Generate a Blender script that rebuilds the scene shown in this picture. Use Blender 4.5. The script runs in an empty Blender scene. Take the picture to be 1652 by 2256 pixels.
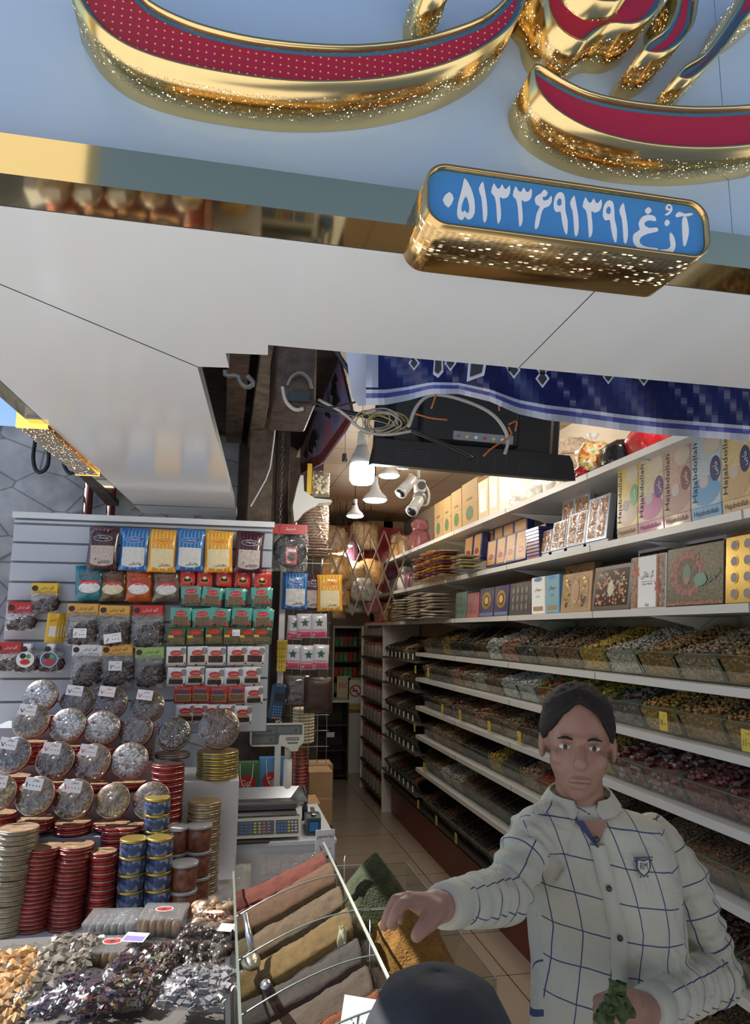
import bpy, math, random
from mathutils import Vector, Matrix, noise
from mathutils.geometry import tessellate_polygon
random.seed(7)
SC = bpy.context.scene
COL = SC.collection
PI = math.pi
# ---------------------------------------------------------------- camera
F, CX, CY, EYE = 1580.0, 826.0, 1128.0, 1.8
yv = Vector((490 - CX, -(1390 - CY), -F)).normalized()
zv = Vector((1, -.010, 0)).cross(yv).normalized()
xv = yv.cross(zv)
ROT = Matrix((xv, yv, zv))                       # camera axes -> world
cd = bpy.data.cameras.new('camera'); cam = bpy.data.objects.new('camera', cd); COL.objects.link(cam)
cd.sensor_fit = 'HORIZONTAL'; cd.sensor_width = 36; cd.lens = F / 1652 * 36
cd.clip_start = .02; cd.clip_end = 200
cam.matrix_world = Matrix.Translation((0, 0, EYE)) @ ROT.to_4x4()
SC.camera = cam
# ---------------------------------------------------------------- light
w = bpy.data.worlds.new('sky'); SC.world = w; w.use_nodes = True
nt = w.node_tree; bg = nt.nodes['Background']
sk = nt.nodes.new('ShaderNodeTexSky'); sk.sky_type = 'NISHITA'; sk.sun_disc = False
sk.sun_elevation = math.radians(48); sk.sun_rotation = math.radians(-60); sk.air_density = 1.0; sk.dust_density = .3; sk.ozone_density = 4
nt.links.new(sk.outputs[0], bg.inputs[0]); bg.inputs[1].default_value = .165
sd = bpy.data.lights.new('sun', 'SUN'); sun = bpy.data.objects.new('sun', sd); COL.objects.link(sun)
sd.energy = 11.0; sd.color = (1, .96, .90); sd.angle = .01
SUN_FROM = Vector((-.75, .50, .95))
sun.rotation_euler = SUN_FROM.to_track_quat('Z', 'Y').to_euler()
SC.view_settings.view_transform = 'Standard'; SC.view_settings.look = 'None'
SC.view_settings.exposure = -0.12; SC.view_settings.gamma = 1; SC.view_settings.use_curve_mapping = False
def point_light(name, loc, watts, col=(1, .9, .78), r=.04, parent=None):
    l = bpy.data.lights.new(name, 'POINT'); l.energy = watts; l.color = col; l.shadow_soft_size = r
    o = bpy.data.objects.new(name, l); COL.objects.link(o); o.location = loc
    if parent: o.parent = parent
    return o

# ---------------------------------------------------------------- helpers
def ray(x, y): return ROT @ Vector(((x - CX) / F, -(y - CY) / F, -1))
def at(x, y, ax, v):
    r = ray(x, y); o = Vector((0, 0, EYE)); return o + r * ((v - o[ax]) / r[ax])
def ax_(x, y, X): return at(x, y, 0, X)
def ay(x, y, Y): return at(x, y, 1, Y)
def az(x, y, Z): return at(x, y, 2, Z)
def c1(x, y): return (x * .3753, 1120 + y * .3753)
def c2(x, y): return (x * .339, 1480 + y * .339)
ORD = ['first', 'second', 'third', 'fourth', 'fifth', 'sixth', 'seventh', 'eighth', 'ninth', 'tenth', 'eleventh', 'twelfth', 'thirteenth',
       'fourteenth', 'fifteenth', 'sixteenth', 'seventeenth', 'eighteenth', 'nineteenth', 'twentieth', 'twenty-first', 'twenty-second', 'twenty-third',
       'twenty-fourth', 'twenty-fifth', 'twenty-sixth', 'twenty-seventh', 'twenty-eighth', 'twenty-ninth', 'thirtieth']
def tag(o, label=None, cat=None, group=None, kind=None):
    if label: o['label'] = label
    if cat: o['category'] = cat
    if group: o['group'] = group
    if kind: o['kind'] = kind
    return o
def kids(o): return [c for c in bpy.data.objects if c.parent == o]
KIDS = {}
def copy_tree(o, parent=None):
    c = o.copy(); COL.objects.link(c)
    for k in ('label', 'group'):
        if parent is None and k in c: del c[k]
    if parent: c.parent = parent; KIDS.setdefault(parent.name, []).append(c)
    for ch in KIDS.get(o.name, []): copy_tree(ch, c)
    return c
def empty(name, loc=(0, 0, 0), rot=(0, 0, 0)):
    o = bpy.data.objects.new(name, None); COL.objects.link(o); o.location = loc; o.rotation_euler = rot
    o.empty_display_size = .02; return o
# materials
MATS = {}
def mat(name, col=(.8, .8, .8), rough=.5, metal=0, spec=.5, var=0, vs=20, bump=0, bs=60, trans=0, emit=0, island=None, coat=0):
    if name in MATS: return MATS[name]
    m = bpy.data.materials.new(name); m.use_nodes = True; MATS[name] = m
    n = m.node_tree.nodes; L = m.node_tree.links; b = n['Principled BSDF']
    c4 = (*col, 1)
    b.inputs['Base Color'].default_value = c4; b.inputs['Roughness'].default_value = rough
    b.inputs['Metallic'].default_value = metal; b.inputs['Specular IOR Level'].default_value = spec
    b.inputs['Transmission Weight'].default_value = trans; b.inputs['Coat Weight'].default_value = coat
    if coat: b.inputs['Coat Roughness'].default_value = .08
    if emit: b.inputs['Emission Color'].default_value = c4; b.inputs['Emission Strength'].default_value = emit
    if island or var or bump: tc = n.new('ShaderNodeTexCoord')
    if island:
        g = n.new('ShaderNodeNewGeometry'); r = n.new('ShaderNodeValToRGB'); L.new(g.outputs['Random Per Island'], r.inputs[0])
        r.color_ramp.interpolation = 'LINEAR'
        e = r.color_ramp.elements
        while len(e) < len(island): e.new(.5)
        for i, c in enumerate(island): e[i].position = i / max(1, len(island) - 1); e[i].color = (*c, 1)
        L.new(r.outputs[0], b.inputs['Base Color'])
    elif var:
        t = n.new('ShaderNodeTexNoise'); t.inputs['Scale'].default_value = vs; t.inputs['Detail'].default_value = 5
        L.new(tc.outputs['Object'], t.inputs[0]); r = n.new('ShaderNodeValToRGB'); L.new(t.outputs[0], r.inputs[0])
        e = r.color_ramp.elements; e[0].position = .3; e[1].position = .7
        e[0].color = (*[max(0, c * (1 - var)) for c in col], 1); e[1].color = (*[min(1, c * (1 + var)) for c in col], 1)
        L.new(r.outputs[0], b.inputs['Base Color'])
    if bump:
        t = n.new('ShaderNodeTexNoise'); t.inputs['Scale'].default_value = bs; t.inputs['Detail'].default_value = 4
        L.new(tc.outputs['Object'], t.inputs[0]); bn = n.new('ShaderNodeBump'); bn.inputs['Strength'].default_value = bump
        bn.inputs['Distance'].default_value = .01
        L.new(t.outputs[0], bn.inputs['Height']); L.new(bn.outputs[0], b.inputs['Normal'])
    return m
def film(name, tint=(1, 1, 1), gloss=.12, rough=.12, bump=.6, bs=40, milk=0.0, milkcol=(.85, .87, .9), fres=.5):
    """clear plastic or glass sheet: see-through with fresnel gloss"""
    if name in MATS: return MATS[name]
    m = bpy.data.materials.new(name); m.use_nodes = True; MATS[name] = m
    n = m.node_tree.nodes; L = m.node_tree.links; n.remove(n['Principled BSDF']); out = n['Material Output']
    t = n.new('ShaderNodeBsdfTransparent'); t.inputs[0].default_value = (*tint, 1)
    g = n.new('ShaderNodeBsdfGlossy'); g.inputs['Roughness'].default_value = rough; g.inputs[0].default_value = (1, 1, 1, 1)
    lw = n.new('ShaderNodeLayerWeight'); lw.inputs[0].default_value = .35
    ma = n.new('ShaderNodeMath'); ma.operation = 'MULTIPLY_ADD'; ma.inputs[1].default_value = fres; ma.inputs[2].default_value = gloss
    L.new(lw.outputs['Fresnel'], ma.inputs[0]); mx = n.new('ShaderNodeMixShader')
    L.new(ma.outputs[0], mx.inputs[0]); L.new(t.outputs[0], mx.inputs[1]); L.new(g.outputs[0], mx.inputs[2])
    fin = mx
    if milk:
        d = n.new('ShaderNodeBsdfDiffuse'); d.inputs[0].default_value = (*milkcol, 1); m2 = n.new('ShaderNodeMixShader'); m2.inputs[0].default_value = milk
        L.new(mx.outputs[0], m2.inputs[1]); L.new(d.outputs[0], m2.inputs[2]); fin = m2
    L.new(fin.outputs[0], out.inputs[0])
    if bump:
        tc = n.new('ShaderNodeTexCoord'); x = n.new('ShaderNodeTexNoise'); x.inputs['Scale'].default_value = bs; x.inputs['Distortion'].default_value = 1.5
        L.new(tc.outputs['Object'], x.inputs[0]); bn = n.new('ShaderNodeBump'); bn.inputs['Strength'].default_value = bump; bn.inputs['Distance'].default_value = .02
        L.new(x.outputs[0], bn.inputs['Height']); L.new(bn.outputs[0], g.inputs['Normal']); L.new(bn.outputs[0], lw.inputs['Normal'])
    return m
TXT = {}
def text_geo(s, bold=0):
    k = (s, bold)
    if k not in TXT:
        c = bpy.data.curves.new('t', 'FONT'); c.body = s; c.resolution_u = 2; c.offset = bold
        o = bpy.data.objects.new('t', c); COL.objects.link(o); dg = bpy.context.evaluated_depsgraph_get()
        me = bpy.data.meshes.new_from_object(o.evaluated_get(dg))
        vs = [v.co.copy() for v in me.vertices]; fs = [tuple(p.vertices) for p in me.polygons]
        bpy.data.objects.remove(o); bpy.data.curves.remove(c); bpy.data.meshes.remove(me)
        xs = [v.x for v in vs] or [0]; ys = [v.y for v in vs] or [0]
        cx, cy = (min(xs) + max(xs)) / 2, (min(ys) + max(ys)) / 2
        TXT[k] = ([(v.x - cx, v.y - cy) for v in vs], fs, (max(xs) - min(xs)) or 1, (max(ys) - min(ys)) or 1)
    return TXT[k]
# Persian letters joined by hand: base -> (isolated, final, initial, medial)
PF = {'ا': 'ﺍﺎﺍﺎ', 'ب': 'ﺏﺐﺑﺒ', 'پ': 'ﭖﭗﭘﭙ', 'ت': 'ﺕﺖﺗﺘ', 'ج': 'ﺝﺞﺟﺠ', 'د': 'ﺩﺪﺩﺪ', 'ر': 'ﺭﺮﺭﺮ', 'ز': 'ﺯﺰﺯﺰ', 'س': 'ﺱﺲﺳﺴ', 'ش': 'ﺵﺶﺷﺸ', 'ع': 'ﻉﻊﻋﻌ',
      'غ': 'ﻍﻎﻏﻐ', 'ف': 'ﻑﻒﻓﻔ', 'ق': 'ﻕﻖﻗﻘ', 'ک': 'ﮎﮏﮐﮑ', 'گ': 'ﮒﮓﮔﮕ', 'ل': 'ﻝﻞﻟﻠ', 'م': 'ﻡﻢﻣﻤ', 'ن': 'ﻥﻦﻧﻨ', 'و': 'ﻭﻮﻭﻮ', 'ه': 'ﻩﻪﻫﻬ', 'ی': 'ﯼﯽﯾﯿ',
      'خ': 'ﺥﺦﺧﺨ', 'ح': 'ﺡﺢﺣﺤ', 'ئ': 'ﺉﺊﺋﺌ', 'ص': 'ﺹﺺﺻﺼ'}
def fa(s):
    out = []; nj = 'ادرزوآ'
    for i, ch in enumerate(s):
        if ch not in PF: out.append(ch); continue
        prev = i > 0 and s[i - 1] in PF and s[i - 1] not in nj
        nxt = i + 1 < len(s) and s[i + 1] in PF
        nxt = nxt and ch not in nj
        out.append(PF[ch][(3 if nxt else 1) if prev else (2 if nxt else 0)])
    return ''.join(reversed(out))
class MB:
    def __init__(s): s.v = []; s.f = []; s.m = []; s.mi = []; s.T = Matrix(); s.surf = None; s.uv = {}; s.sm = []; s.smooth = False
    def idx(s, m):
        if m not in s.m: s.m.append(m)
        return s.m.index(m)
    def add(s, vs, fs, m, uv=None):
        b = len(s.v); k = s.idx(m)
        s.v += [s.T @ Vector(p) for p in vs]
        for f in fs:
            s.f.append(tuple(b + i for i in f)); s.mi.append(k); s.sm.append(s.smooth)
        if uv:
            for i, u in enumerate(uv): s.uv[b + i] = u
        return s
    def box(s, x0, x1, y0, y1, z0, z1, m):
        return s.add([(x0, y0, z0), (x1, y0, z0), (x1, y1, z0), (x0, y1, z0), (x0, y0, z1), (x1, y0, z1), (x1, y1, z1), (x0, y1, z1)],
              [(0, 3, 2, 1), (4, 5, 6, 7), (0, 1, 5, 4), (1, 2, 6, 5), (2, 3, 7, 6), (3, 0, 4, 7)], m)
    def bbox(s, x0, x1, y0, y1, z0, z1, m, b=.004):
        """box with chamfered edges"""
        vs = []; 
        for z, i in ((z0, b), (z0 + b, 0), (z1 - b, 0), (z1, b)):
            X0, X1, Y0, Y1 = x0 + i, x1 - i, y0 + i, y1 - i; c = b
            vs += [(X0 + c, Y0, z), (X1 - c, Y0, z), (X1, Y0 + c, z), (X1, Y1 - c, z), (X1 - c, Y1, z), (X0 + c, Y1, z), (X0, Y1 - c, z), (X0, Y0 + c, z)]
        fs = [tuple(range(7, -1, -1)), tuple(range(24, 32))]
        for r in range(3):
            for k in range(8): fs.append((r * 8 + k, r * 8 + (k + 1) % 8, (r + 1) * 8 + (k + 1) % 8, (r + 1) * 8 + k))
        return s.add(vs, fs, m)
    def lathe(s, prof, m, n=24, c=(0, 0, 0), sx=1, sy=1):
        vs = []; fs = []
        for r, z in prof:
            for k in range(n):
                a = 2 * PI * k / n; vs.append((c[0] + r * sx * math.cos(a), c[1] + r * sy * math.sin(a), c[2] + z))
        for i in range(len(prof) - 1):
            for k in range(n): fs.append((i * n + k, i * n + (k + 1) % n, (i + 1) * n + (k + 1) % n, (i + 1) * n + k))
        fs.append(tuple(range(n - 1, -1, -1))); fs.append(tuple((len(prof) - 1) * n + k for k in range(n)))
        return s.add(vs, fs, m)
    def cyl(s, p0, p1, r0, m, r1=None, n=12):
        p0, p1 = Vector(p0), Vector(p1); r1 = r0 if r1 is None else r1
        q = (p1 - p0).to_track_quat('Z', 'Y'); T = s.T; s.T = T @ Matrix.Translation(p0) @ q.to_matrix().to_4x4()
        s.lathe([(r0, 0), (r1, (p1 - p0).length)], m, n); s.T = T; return s
    def tube(s, pts, r, m, n=6, smoothn=0):
        pts = [Vector(p) for p in pts]
        for _ in range(smoothn):
            q = [pts[0]]
            for a, b in zip(pts, pts[1:]): q += [a * .75 + b * .25, a * .25 + b * .75]
            q.append(pts[-1]); pts = q
        vs = []; fs = []; up = None
        for i, p in enumerate(pts):
            d = (pts[min(i + 1, len(pts) - 1)] - pts[max(i - 1, 0)]).normalized()
            if up is None: up = d.orthogonal().normalized()
            up = (up - d * up.dot(d)); up = up.normalized() if up.length > 1e-5 else d.orthogonal().normalized()
            sd_ = d.cross(up); rr = r[int(i * (len(r) - 1) / (len(pts) - 1) + .5)] if isinstance(r, (list, tuple)) else r
            for k in range(n):
                a = 2 * PI * k / n; vs.append(p + (up * math.cos(a) + sd_ * math.sin(a)) * rr)
        for i in range(len(pts) - 1):
            for k in range(n): fs.append((i * n + k, i * n + (k + 1) % n, (i + 1) * n + (k + 1) % n, (i + 1) * n + k))
        fs.append(tuple(range(n - 1, -1, -1))); fs.append(tuple((len(pts) - 1) * n + k for k in range(n)))
        return s.add(vs, fs, m)
    def sph(s, c, r, m, nu=14, nv=9):
        if not isinstance(r, (tuple, list)): r = (r, r, r)
        vs = [(c[0], c[1], c[2] - r[2])]; fs = []
        for j in range(1, nv):
            t = PI * j / nv
            for k in range(nu):
                a = 2 * PI * k / nu; vs.append((c[0] + r[0] * math.sin(t) * math.cos(a), c[1] + r[1] * math.sin(t) * math.sin(a), c[2] - r[2] * math.cos(t)))
        vs.append((c[0], c[1], c[2] + r[2])); e = len(vs) - 1
        for k in range(nu):
            fs.append((0, 1 + (k + 1) % nu, 1 + k)); fs.append((e, 1 + (nv - 2) * nu + k, 1 + (nv - 2) * nu + (k + 1) % nu))
            for j in range(nv - 2): fs.append((1 + j * nu + k, 1 + j * nu + (k + 1) % nu, 1 + (j + 1) * nu + (k + 1) % nu, 1 + (j + 1) * nu + k))
        return s.add(vs, fs, m)
    def extr(s, poly, y0, y1, m, side=None, uvside=False):
        """polygon given in x,z, extruded between y0 (front) and y1"""
        n = len(poly); tri = tessellate_polygon([[Vector((p[0], p[1], 0)) for p in poly]])
        A = sum(poly[i][0] * poly[(i + 1) % n][1] - poly[(i + 1) % n][0] * poly[i][1] for i in range(n))
        def fix(t):
            a, b, c = (poly[i] for i in t); ar = (b[0] - a[0]) * (c[1] - a[1]) - (c[0] - a[0]) * (b[1] - a[1])
            return t if ar > 0 else (t[0], t[2], t[1])
        tri = [fix(t) for t in tri]
        s.add([(p[0], y0, p[1]) for p in poly], tri, m)
        if y1 is not None:
            s.add([(p[0], y1, p[1]) for p in poly], [(t[0], t[2], t[1]) for t in tri], side or m)
            fs = []; vs = []; uv = []; L = 0
            for i in range(n + 1):
                p = poly[i % n]
                if i: q = poly[i - 1]; L += math.hypot(p[0] - q[0], p[1] - q[1])
                vs += [(p[0], y0, p[1]), (p[0], y1, p[1])]; uv += [(L, 0), (L, abs(y1 - y0))]
            for i in range(n):
                f = (2 * i, 2 * i + 1, 2 * i + 3, 2 * i + 2); fs.append(f if A > 0 else f[::-1])
            s.add(vs, fs, side or m, uv if uvside else None)
        return s
    # flat or draped graphics in x,z facing -y; s.surf(x,z) gives the y of the carrying surface
    def sy_(s, x, z, o): return (s.surf(x, z) if s.surf else 0) - o
    def rect(s, x0, x1, z0, z1, m, o=.0006, n=1, k=1):
        if s.surf: n = max(n, 6); k = max(k, 6)
        vs = [(x0 + (x1 - x0) * i / n, 0, z0 + (z1 - z0) * j / k) for j in range(k + 1) for i in range(n + 1)]
        vs = [(x, s.sy_(x, z, o), z) for x, _, z in vs]
        return s.add(vs, [(j * (n + 1) + i, j * (n + 1) + i + 1, (j + 1) * (n + 1) + i + 1, (j + 1) * (n + 1) + i) for j in range(k) for i in range(n)], m)
    def disc(s, cx, cz, rx, rz, m, o=.0008, n=20):
        vs = [(cx, cz)]; fs = []; K = 3 if s.surf else 1
        for j in range(1, K + 1):
            for i in range(n): a = 2 * PI * i / n; vs.append((cx + rx * j / K * math.cos(a), cz + rz * j / K * math.sin(a)))
        for i in range(n):
            fs.append((0, 1 + i, 1 + (i + 1) % n))
            for j in range(K - 1): fs.append((1 + j * n + i, 1 + (j + 1) * n + i, 1 + (j + 1) * n + (i + 1) % n, 1 + j * n + (i + 1) % n))
        return s.add([(x, s.sy_(x, z, o), z) for x, z in vs], fs, m)
    def poly(s, pts, m, o=.0008):
        T0 = s.T; y = s.sy_(pts[0][0], pts[0][1], o); s.extr(pts, y, None, m); return s
    def frame(s, x0, x1, z0, z1, t, m, o=.001):
        s.rect(x0, x1, z0, z0 + t, m, o); s.rect(x0, x1, z1 - t, z1, m, o); s.rect(x0, x0 + t, z0, z1, m, o); return s.rect(x1 - t, x1, z0, z1, m, o)
    def text(s, t, cx, cz, h, m, w=None, o=.0014, rot=0, bold=0):
        g, fs, W, H = text_geo(t, bold); k = h / H; kx = k if w is None else w / W; ca, sa = math.cos(rot), math.sin(rot); vs = []
        for x, y in g:
            a, b = x * kx, y * k; X = cx + a * ca - b * sa; Z = cz + a * sa + b * ca; vs.append((X, s.sy_(X, Z, o), Z))
        return s.add(vs, fs, m)
    def pillow(s, w, h, d, m, nu=10, nv=14, back=.25, zt=0, pinch=.0, seed=0, wr=.0, p=4):
        """soft pack hanging below z=zt, bulging towards -y; sets s.surf"""
        def f(x, z):
            u = min(1, abs(2 * x / w)); v = min(1, abs(2 * (z - zt + h / 2) / h))
            b = -d * max(0, 1 - u ** p) ** .6 * max(0, 1 - v ** p) ** .6
            if wr: b -= wr * noise.noise(Vector((x * 60 + seed, z * 60, seed * 3.1))) * max(0, 1 - u ** 6)
            return b
        vs = []; fs = []
        for sgn in (1, -back):
            for j in range(nv + 1):
                for i in range(nu + 1):
                    x = (i / nu - .5) * w; z = zt - h + h * j / nv
                    px = x * (1 - pinch * abs(2 * j / nv - 1) ** 3)
                    vs.append((px, sgn * f(x, z), z))
        N = (nu + 1) * (nv + 1)
        for j in range(nv):
            for i in range(nu):
                a = j * (nu + 1) + i; q = (a, a + 1, a + nu + 2, a + nu + 1); fs.append(q); fs.append(tuple(N + k for k in reversed(q)))
        sm = s.smooth; s.smooth = True; s.add(vs, fs, m); s.smooth = sm; s.surf = f
        return s
    def build(s, name, parent=None, loc=None, rot=None, smooth=None):
        me = bpy.data.meshes.new(name); me.from_pydata([tuple(p) for p in s.v], [], s.f)
        for m in s.m: me.materials.append(m)
        me.polygons.foreach_set('material_index', s.mi)
        me.polygons.foreach_set('use_smooth', [True] * len(s.f) if smooth else s.sm)
        if s.uv:
            u = me.uv_layers.new(name='uv'); 
            for l in me.loops: u.data[l.index].uv = s.uv.get(l.vertex_index, (0, 0))
        me.update()
        o = bpy.data.objects.new(name, me); COL.objects.link(o)
        if loc is not None: o.location = loc
        if rot is not None: o.rotation_euler = rot
        if parent: o.parent = parent; KIDS.setdefault(parent.name, []).append(o)
        return o
def struct(name, mb, **k): o = mb.build(name, **k); o['kind'] = 'structure'; return o
def omat(o, m, i=0):
    """a material of its own on an object that shares its mesh"""
    o.material_slots[i].link = 'OBJECT'; o.material_slots[i].material = m
def remesh(mb, name, voxel, smooth_it=3, disp=None):
    o = mb.build(name); md = o.modifiers.new('r', 'REMESH'); md.mode = 'VOXEL'; md.voxel_size = voxel
    sm = o.modifiers.new('s', 'SMOOTH'); sm.iterations = smooth_it; sm.factor = .5
    dg = bpy.context.evaluated_depsgraph_get(); me = bpy.data.meshes.new_from_object(o.evaluated_get(dg))
    old = o.data; o.modifiers.clear(); o.data = me
    me.polygons.foreach_set('use_smooth', [True] * len(me.polygons)); bpy.data.meshes.remove(old)
    return o
# shared materials
WHITE = mat('white_paint', (.72, .74, .76), .35); WHITEW = mat('warm_white', (.72, .71, .68), .4); BLACK = mat('black_plastic', (.012, .012, .014), .4)
GOLD = mat('polished_gold', (.80, .52, .16), .06, 1); INK = mat('black_ink', (.015, .015, .02), .6); REDINK = mat('red_ink', (.6, .03, .03), .6)
PAPER = mat('white_paper', (.8, .82, .84), .7); GLASS = film('clear_glass', (.90, .95, .93), .05, .03, 0); FILM = film('clear_film', (.97, .97, .97), .10, .14, .7, 45)
STEEL = mat('brushed_steel', (.55, .57, .6), .25, 1); NAVY = mat('navy', (.03, .04, .12), .4); REDC = mat('red_card', (.50, .03, .025), .35, coat=.3)
YEL = mat('yellow_card', (.75, .48, .04), .35, coat=.3); ORG = mat('orange_card', (.80, .30, .03), .35, coat=.3); GRN = mat('green_card', (.07, .33, .14), .35, coat=.3)
TEAL = mat('teal_card', (.10, .38, .32), .35, coat=.3); BROWN = mat('dark_brown', (.045, .02, .014), .4); SKYB = mat('sky_blue_card', (.08, .28, .55), .35, coat=.3)
WOOD = mat('light_wood', (.42, .25, .12), .5, var=.25, vs=8); CARD = mat('cardboard', (.36, .23, .12), .8, var=.12, vs=10); CREAM = mat('cream', (.70, .62, .42), .5)
# ================================================================ setting
def nodes_of(m): return m.node_tree.nodes, m.node_tree.links, m.node_tree.nodes['Principled BSDF']
def tile_mat(name, c, grout, size, gw=.006, rough=.22, off=(0, 0), var=.06, axes=(0, 1)):
    m = mat(name, c, rough); n, L, b = nodes_of(m)
    tc = n.new('ShaderNodeTexCoord'); sp = n.new('ShaderNodeSeparateXYZ'); L.new(tc.outputs['Object'], sp.inputs[0]); outs = []
    for k, a in enumerate(axes):
        s = size[k]
        x = n.new('ShaderNodeMath'); x.operation = 'ADD'; x.inputs[1].default_value = 100 * s - off[k]; L.new(sp.outputs[a], x.inputs[0])
        d = n.new('ShaderNodeMath'); d.operation = 'DIVIDE'; d.inputs[1].default_value = s; L.new(x.outputs[0], d.inputs[0])
        f = n.new('ShaderNodeMath'); f.operation = 'FRACT'; L.new(d.outputs[0], f.inputs[0])
        l = n.new('ShaderNodeMath'); l.operation = 'LESS_THAN'; l.inputs[1].default_value = gw / s; L.new(f.outputs[0], l.inputs[0]); outs.append(l)
    mx = n.new('ShaderNodeMath'); mx.operation = 'MAXIMUM'; L.new(outs[0].outputs[0], mx.inputs[0]); L.new(outs[1].outputs[0], mx.inputs[1])
    t = n.new('ShaderNodeTexNoise'); t.inputs['Scale'].default_value = 3; t.inputs['Detail'].default_value = 6; L.new(tc.outputs['Object'], t.inputs[0])
    r = n.new('ShaderNodeValToRGB'); L.new(t.outputs[0], r.inputs[0]); e = r.color_ramp.elements
    e[0].color = (*[k * (1 - var) for k in c], 1); e[1].color = (*[k * (1 + var) for k in c], 1)
    mc = n.new('ShaderNodeMix'); mc.data_type = 'RGBA'; L.new(mx.outputs[0], mc.inputs[0]); L.new(r.outputs[0], mc.inputs[6]); mc.inputs[7].default_value = (*grout, 1)
    L.new(mc.outputs[2], b.inputs['Base Color']); return m
FLOOR = tile_mat('floor_tile', (.42, .35, .28), (.05, .04, .035), (.62, .55), off=(.33, .1))
CEILM = tile_mat('ceiling_tile', (.30, .22, .15), (.10, .07, .05), (.45, .45), gw=.012, rough=.5)
def stone():
    m = mat('stone_cladding', (.4, .4, .4), .6); n, L, b = nodes_of(m); tc = n.new('ShaderNodeTexCoord'); mp = n.new('ShaderNodeMapping'); mp.inputs['Scale'].default_value = (2.2, 1, 3.6)
    L.new(tc.outputs['Object'], mp.inputs[0]); nz = n.new('ShaderNodeTexNoise'); nz.inputs['Scale'].default_value = 5; nz.inputs['Detail'].default_value = 8; L.new(tc.outputs['Object'], nz.inputs[0])
    v = n.new('ShaderNodeTexVoronoi'); v.inputs['Scale'].default_value = 1.6; L.new(mp.outputs[0], v.inputs[0])
    ve = n.new('ShaderNodeTexVoronoi'); ve.feature = 'DISTANCE_TO_EDGE'; ve.inputs['Scale'].default_value = 1.6; L.new(mp.outputs[0], ve.inputs[0])
    r = n.new('ShaderNodeValToRGB'); L.new(nz.outputs[0], r.inputs[0]); e = r.color_ramp.elements; e[0].position = .35; e[1].position = .7
    e[0].color = (.24, .25, .27, 1); e[1].color = (.50, .51, .53, 1)
    r2 = n.new('ShaderNodeValToRGB'); L.new(ve.outputs[0], r2.inputs[0]); e = r2.color_ramp.elements; e[0].position = .0; e[1].position = .03; e[0].color = (.35, .34, .33, 1); e[1].color = (1, 1, 1, 1)
    mx = n.new('ShaderNodeMix'); mx.data_type = 'RGBA'; mx.blend_type = 'MULTIPLY'; mx.inputs[0].default_value = 1; L.new(r.outputs[0], mx.inputs[6]); L.new(r2.outputs[0], mx.inputs[7])
    m2 = n.new('ShaderNodeMix'); m2.data_type = 'RGBA'; m2.blend_type = 'SOFT_LIGHT'; m2.inputs[0].default_value = .25; hs = n.new('ShaderNodeHueSaturation'); hs.inputs['Saturation'].default_value = .0; L.new(v.outputs['Color'], hs.inputs['Color']); L.new(mx.outputs[2], m2.inputs[6]); L.new(hs.outputs[0], m2.inputs[7])
    L.new(m2.outputs[2], b.inputs['Base Color']); return m
STONE = stone(); PAVE = mat('pavement', (.50, .52, .53), .85, var=.15, vs=3)
DARKW = mat('dark_timber', (.035, .024, .018), .8, var=.6, vs=14, bump=.3, bs=30); RUST = mat('rusty_steel', (.075, .045, .03), .6, .3, var=.5, vs=25, bump=.3)
WALLIN = mat('interior_wall', (.42, .36, .29), .7)
struct('floor', MB().box(-3, 2.15, .9, 10.2, -.1, 0, FLOOR))
struct('floor', MB().box(-14, 14, -30, .9, -.12, -.02, PAVE))
struct('floor', MB().box(-14, -3, .9, 12, -.12, -.02, PAVE))
struct('wall_right', MB().box(2.08, 2.2, .9, 10.2, 0, 3.2, WALLIN))
struct('wall_back', MB().box(-.2, 2.08, 10.0, 10.15, 0, 3.2, WALLIN))
struct('wall_left', MB().box(.60, .70, 5.4, 10.0, 0, 3.1, WALLIN))
struct('wall_left', MB().box(.05, .17, 3.9, 5.4, 0, 3.1, DARKW))
struct('wall_left', MB().box(.17, .70, 5.3, 5.4, 0, 3.1, DARKW))
struct('ceiling', MB().box(.45, 2.08, 2.3, 10.0, 3.1, 3.2, CEILM))
struct('ceiling', MB().box(-.9, .45, 1.45, 5.4, 3.0, 3.2, DARKW))
struct('ceiling', MB().box(.45, 2.5, 1.02, 2.3, 3.1, 3.2, DARKW))
struct('wall_front', MB().box(-.62, -.56, 1.46, 3.9, 2.44, 3.2, DARKW))
struct('wall_side', MB().box(-4, .05, 4.3, 4.5, 0, 2.94, STONE))
# ---- building across the street, seen only mirrored; sized to block low sky light
b = MB(); FAC = mat('facing_brick', (.18, .13, .10), .8, var=.2, vs=2); b.box(-14, 14, -9, -8, 0, 7.3, FAC)
for i in range(9):
    for j in range(2): b.box(-12.6 + i * 3, -11.2 + i * 3, -7.999, -7.93, 1 + j * 3.2, 3 + j * 3.2, BLACK)
o = struct('wall_street_unseen', b)
rr0, rr1 = ray(-250, 340), ray(205, 340); tx = [-.3 + r_.x / r_.y * 10.9 for r_ in (rr0, rr1)]
struct('wall_tower', MB().box(tx[0], tx[1], -11, -10, 0, 17, mat('cream_render', (.66, .58, .40), .8)))
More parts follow.
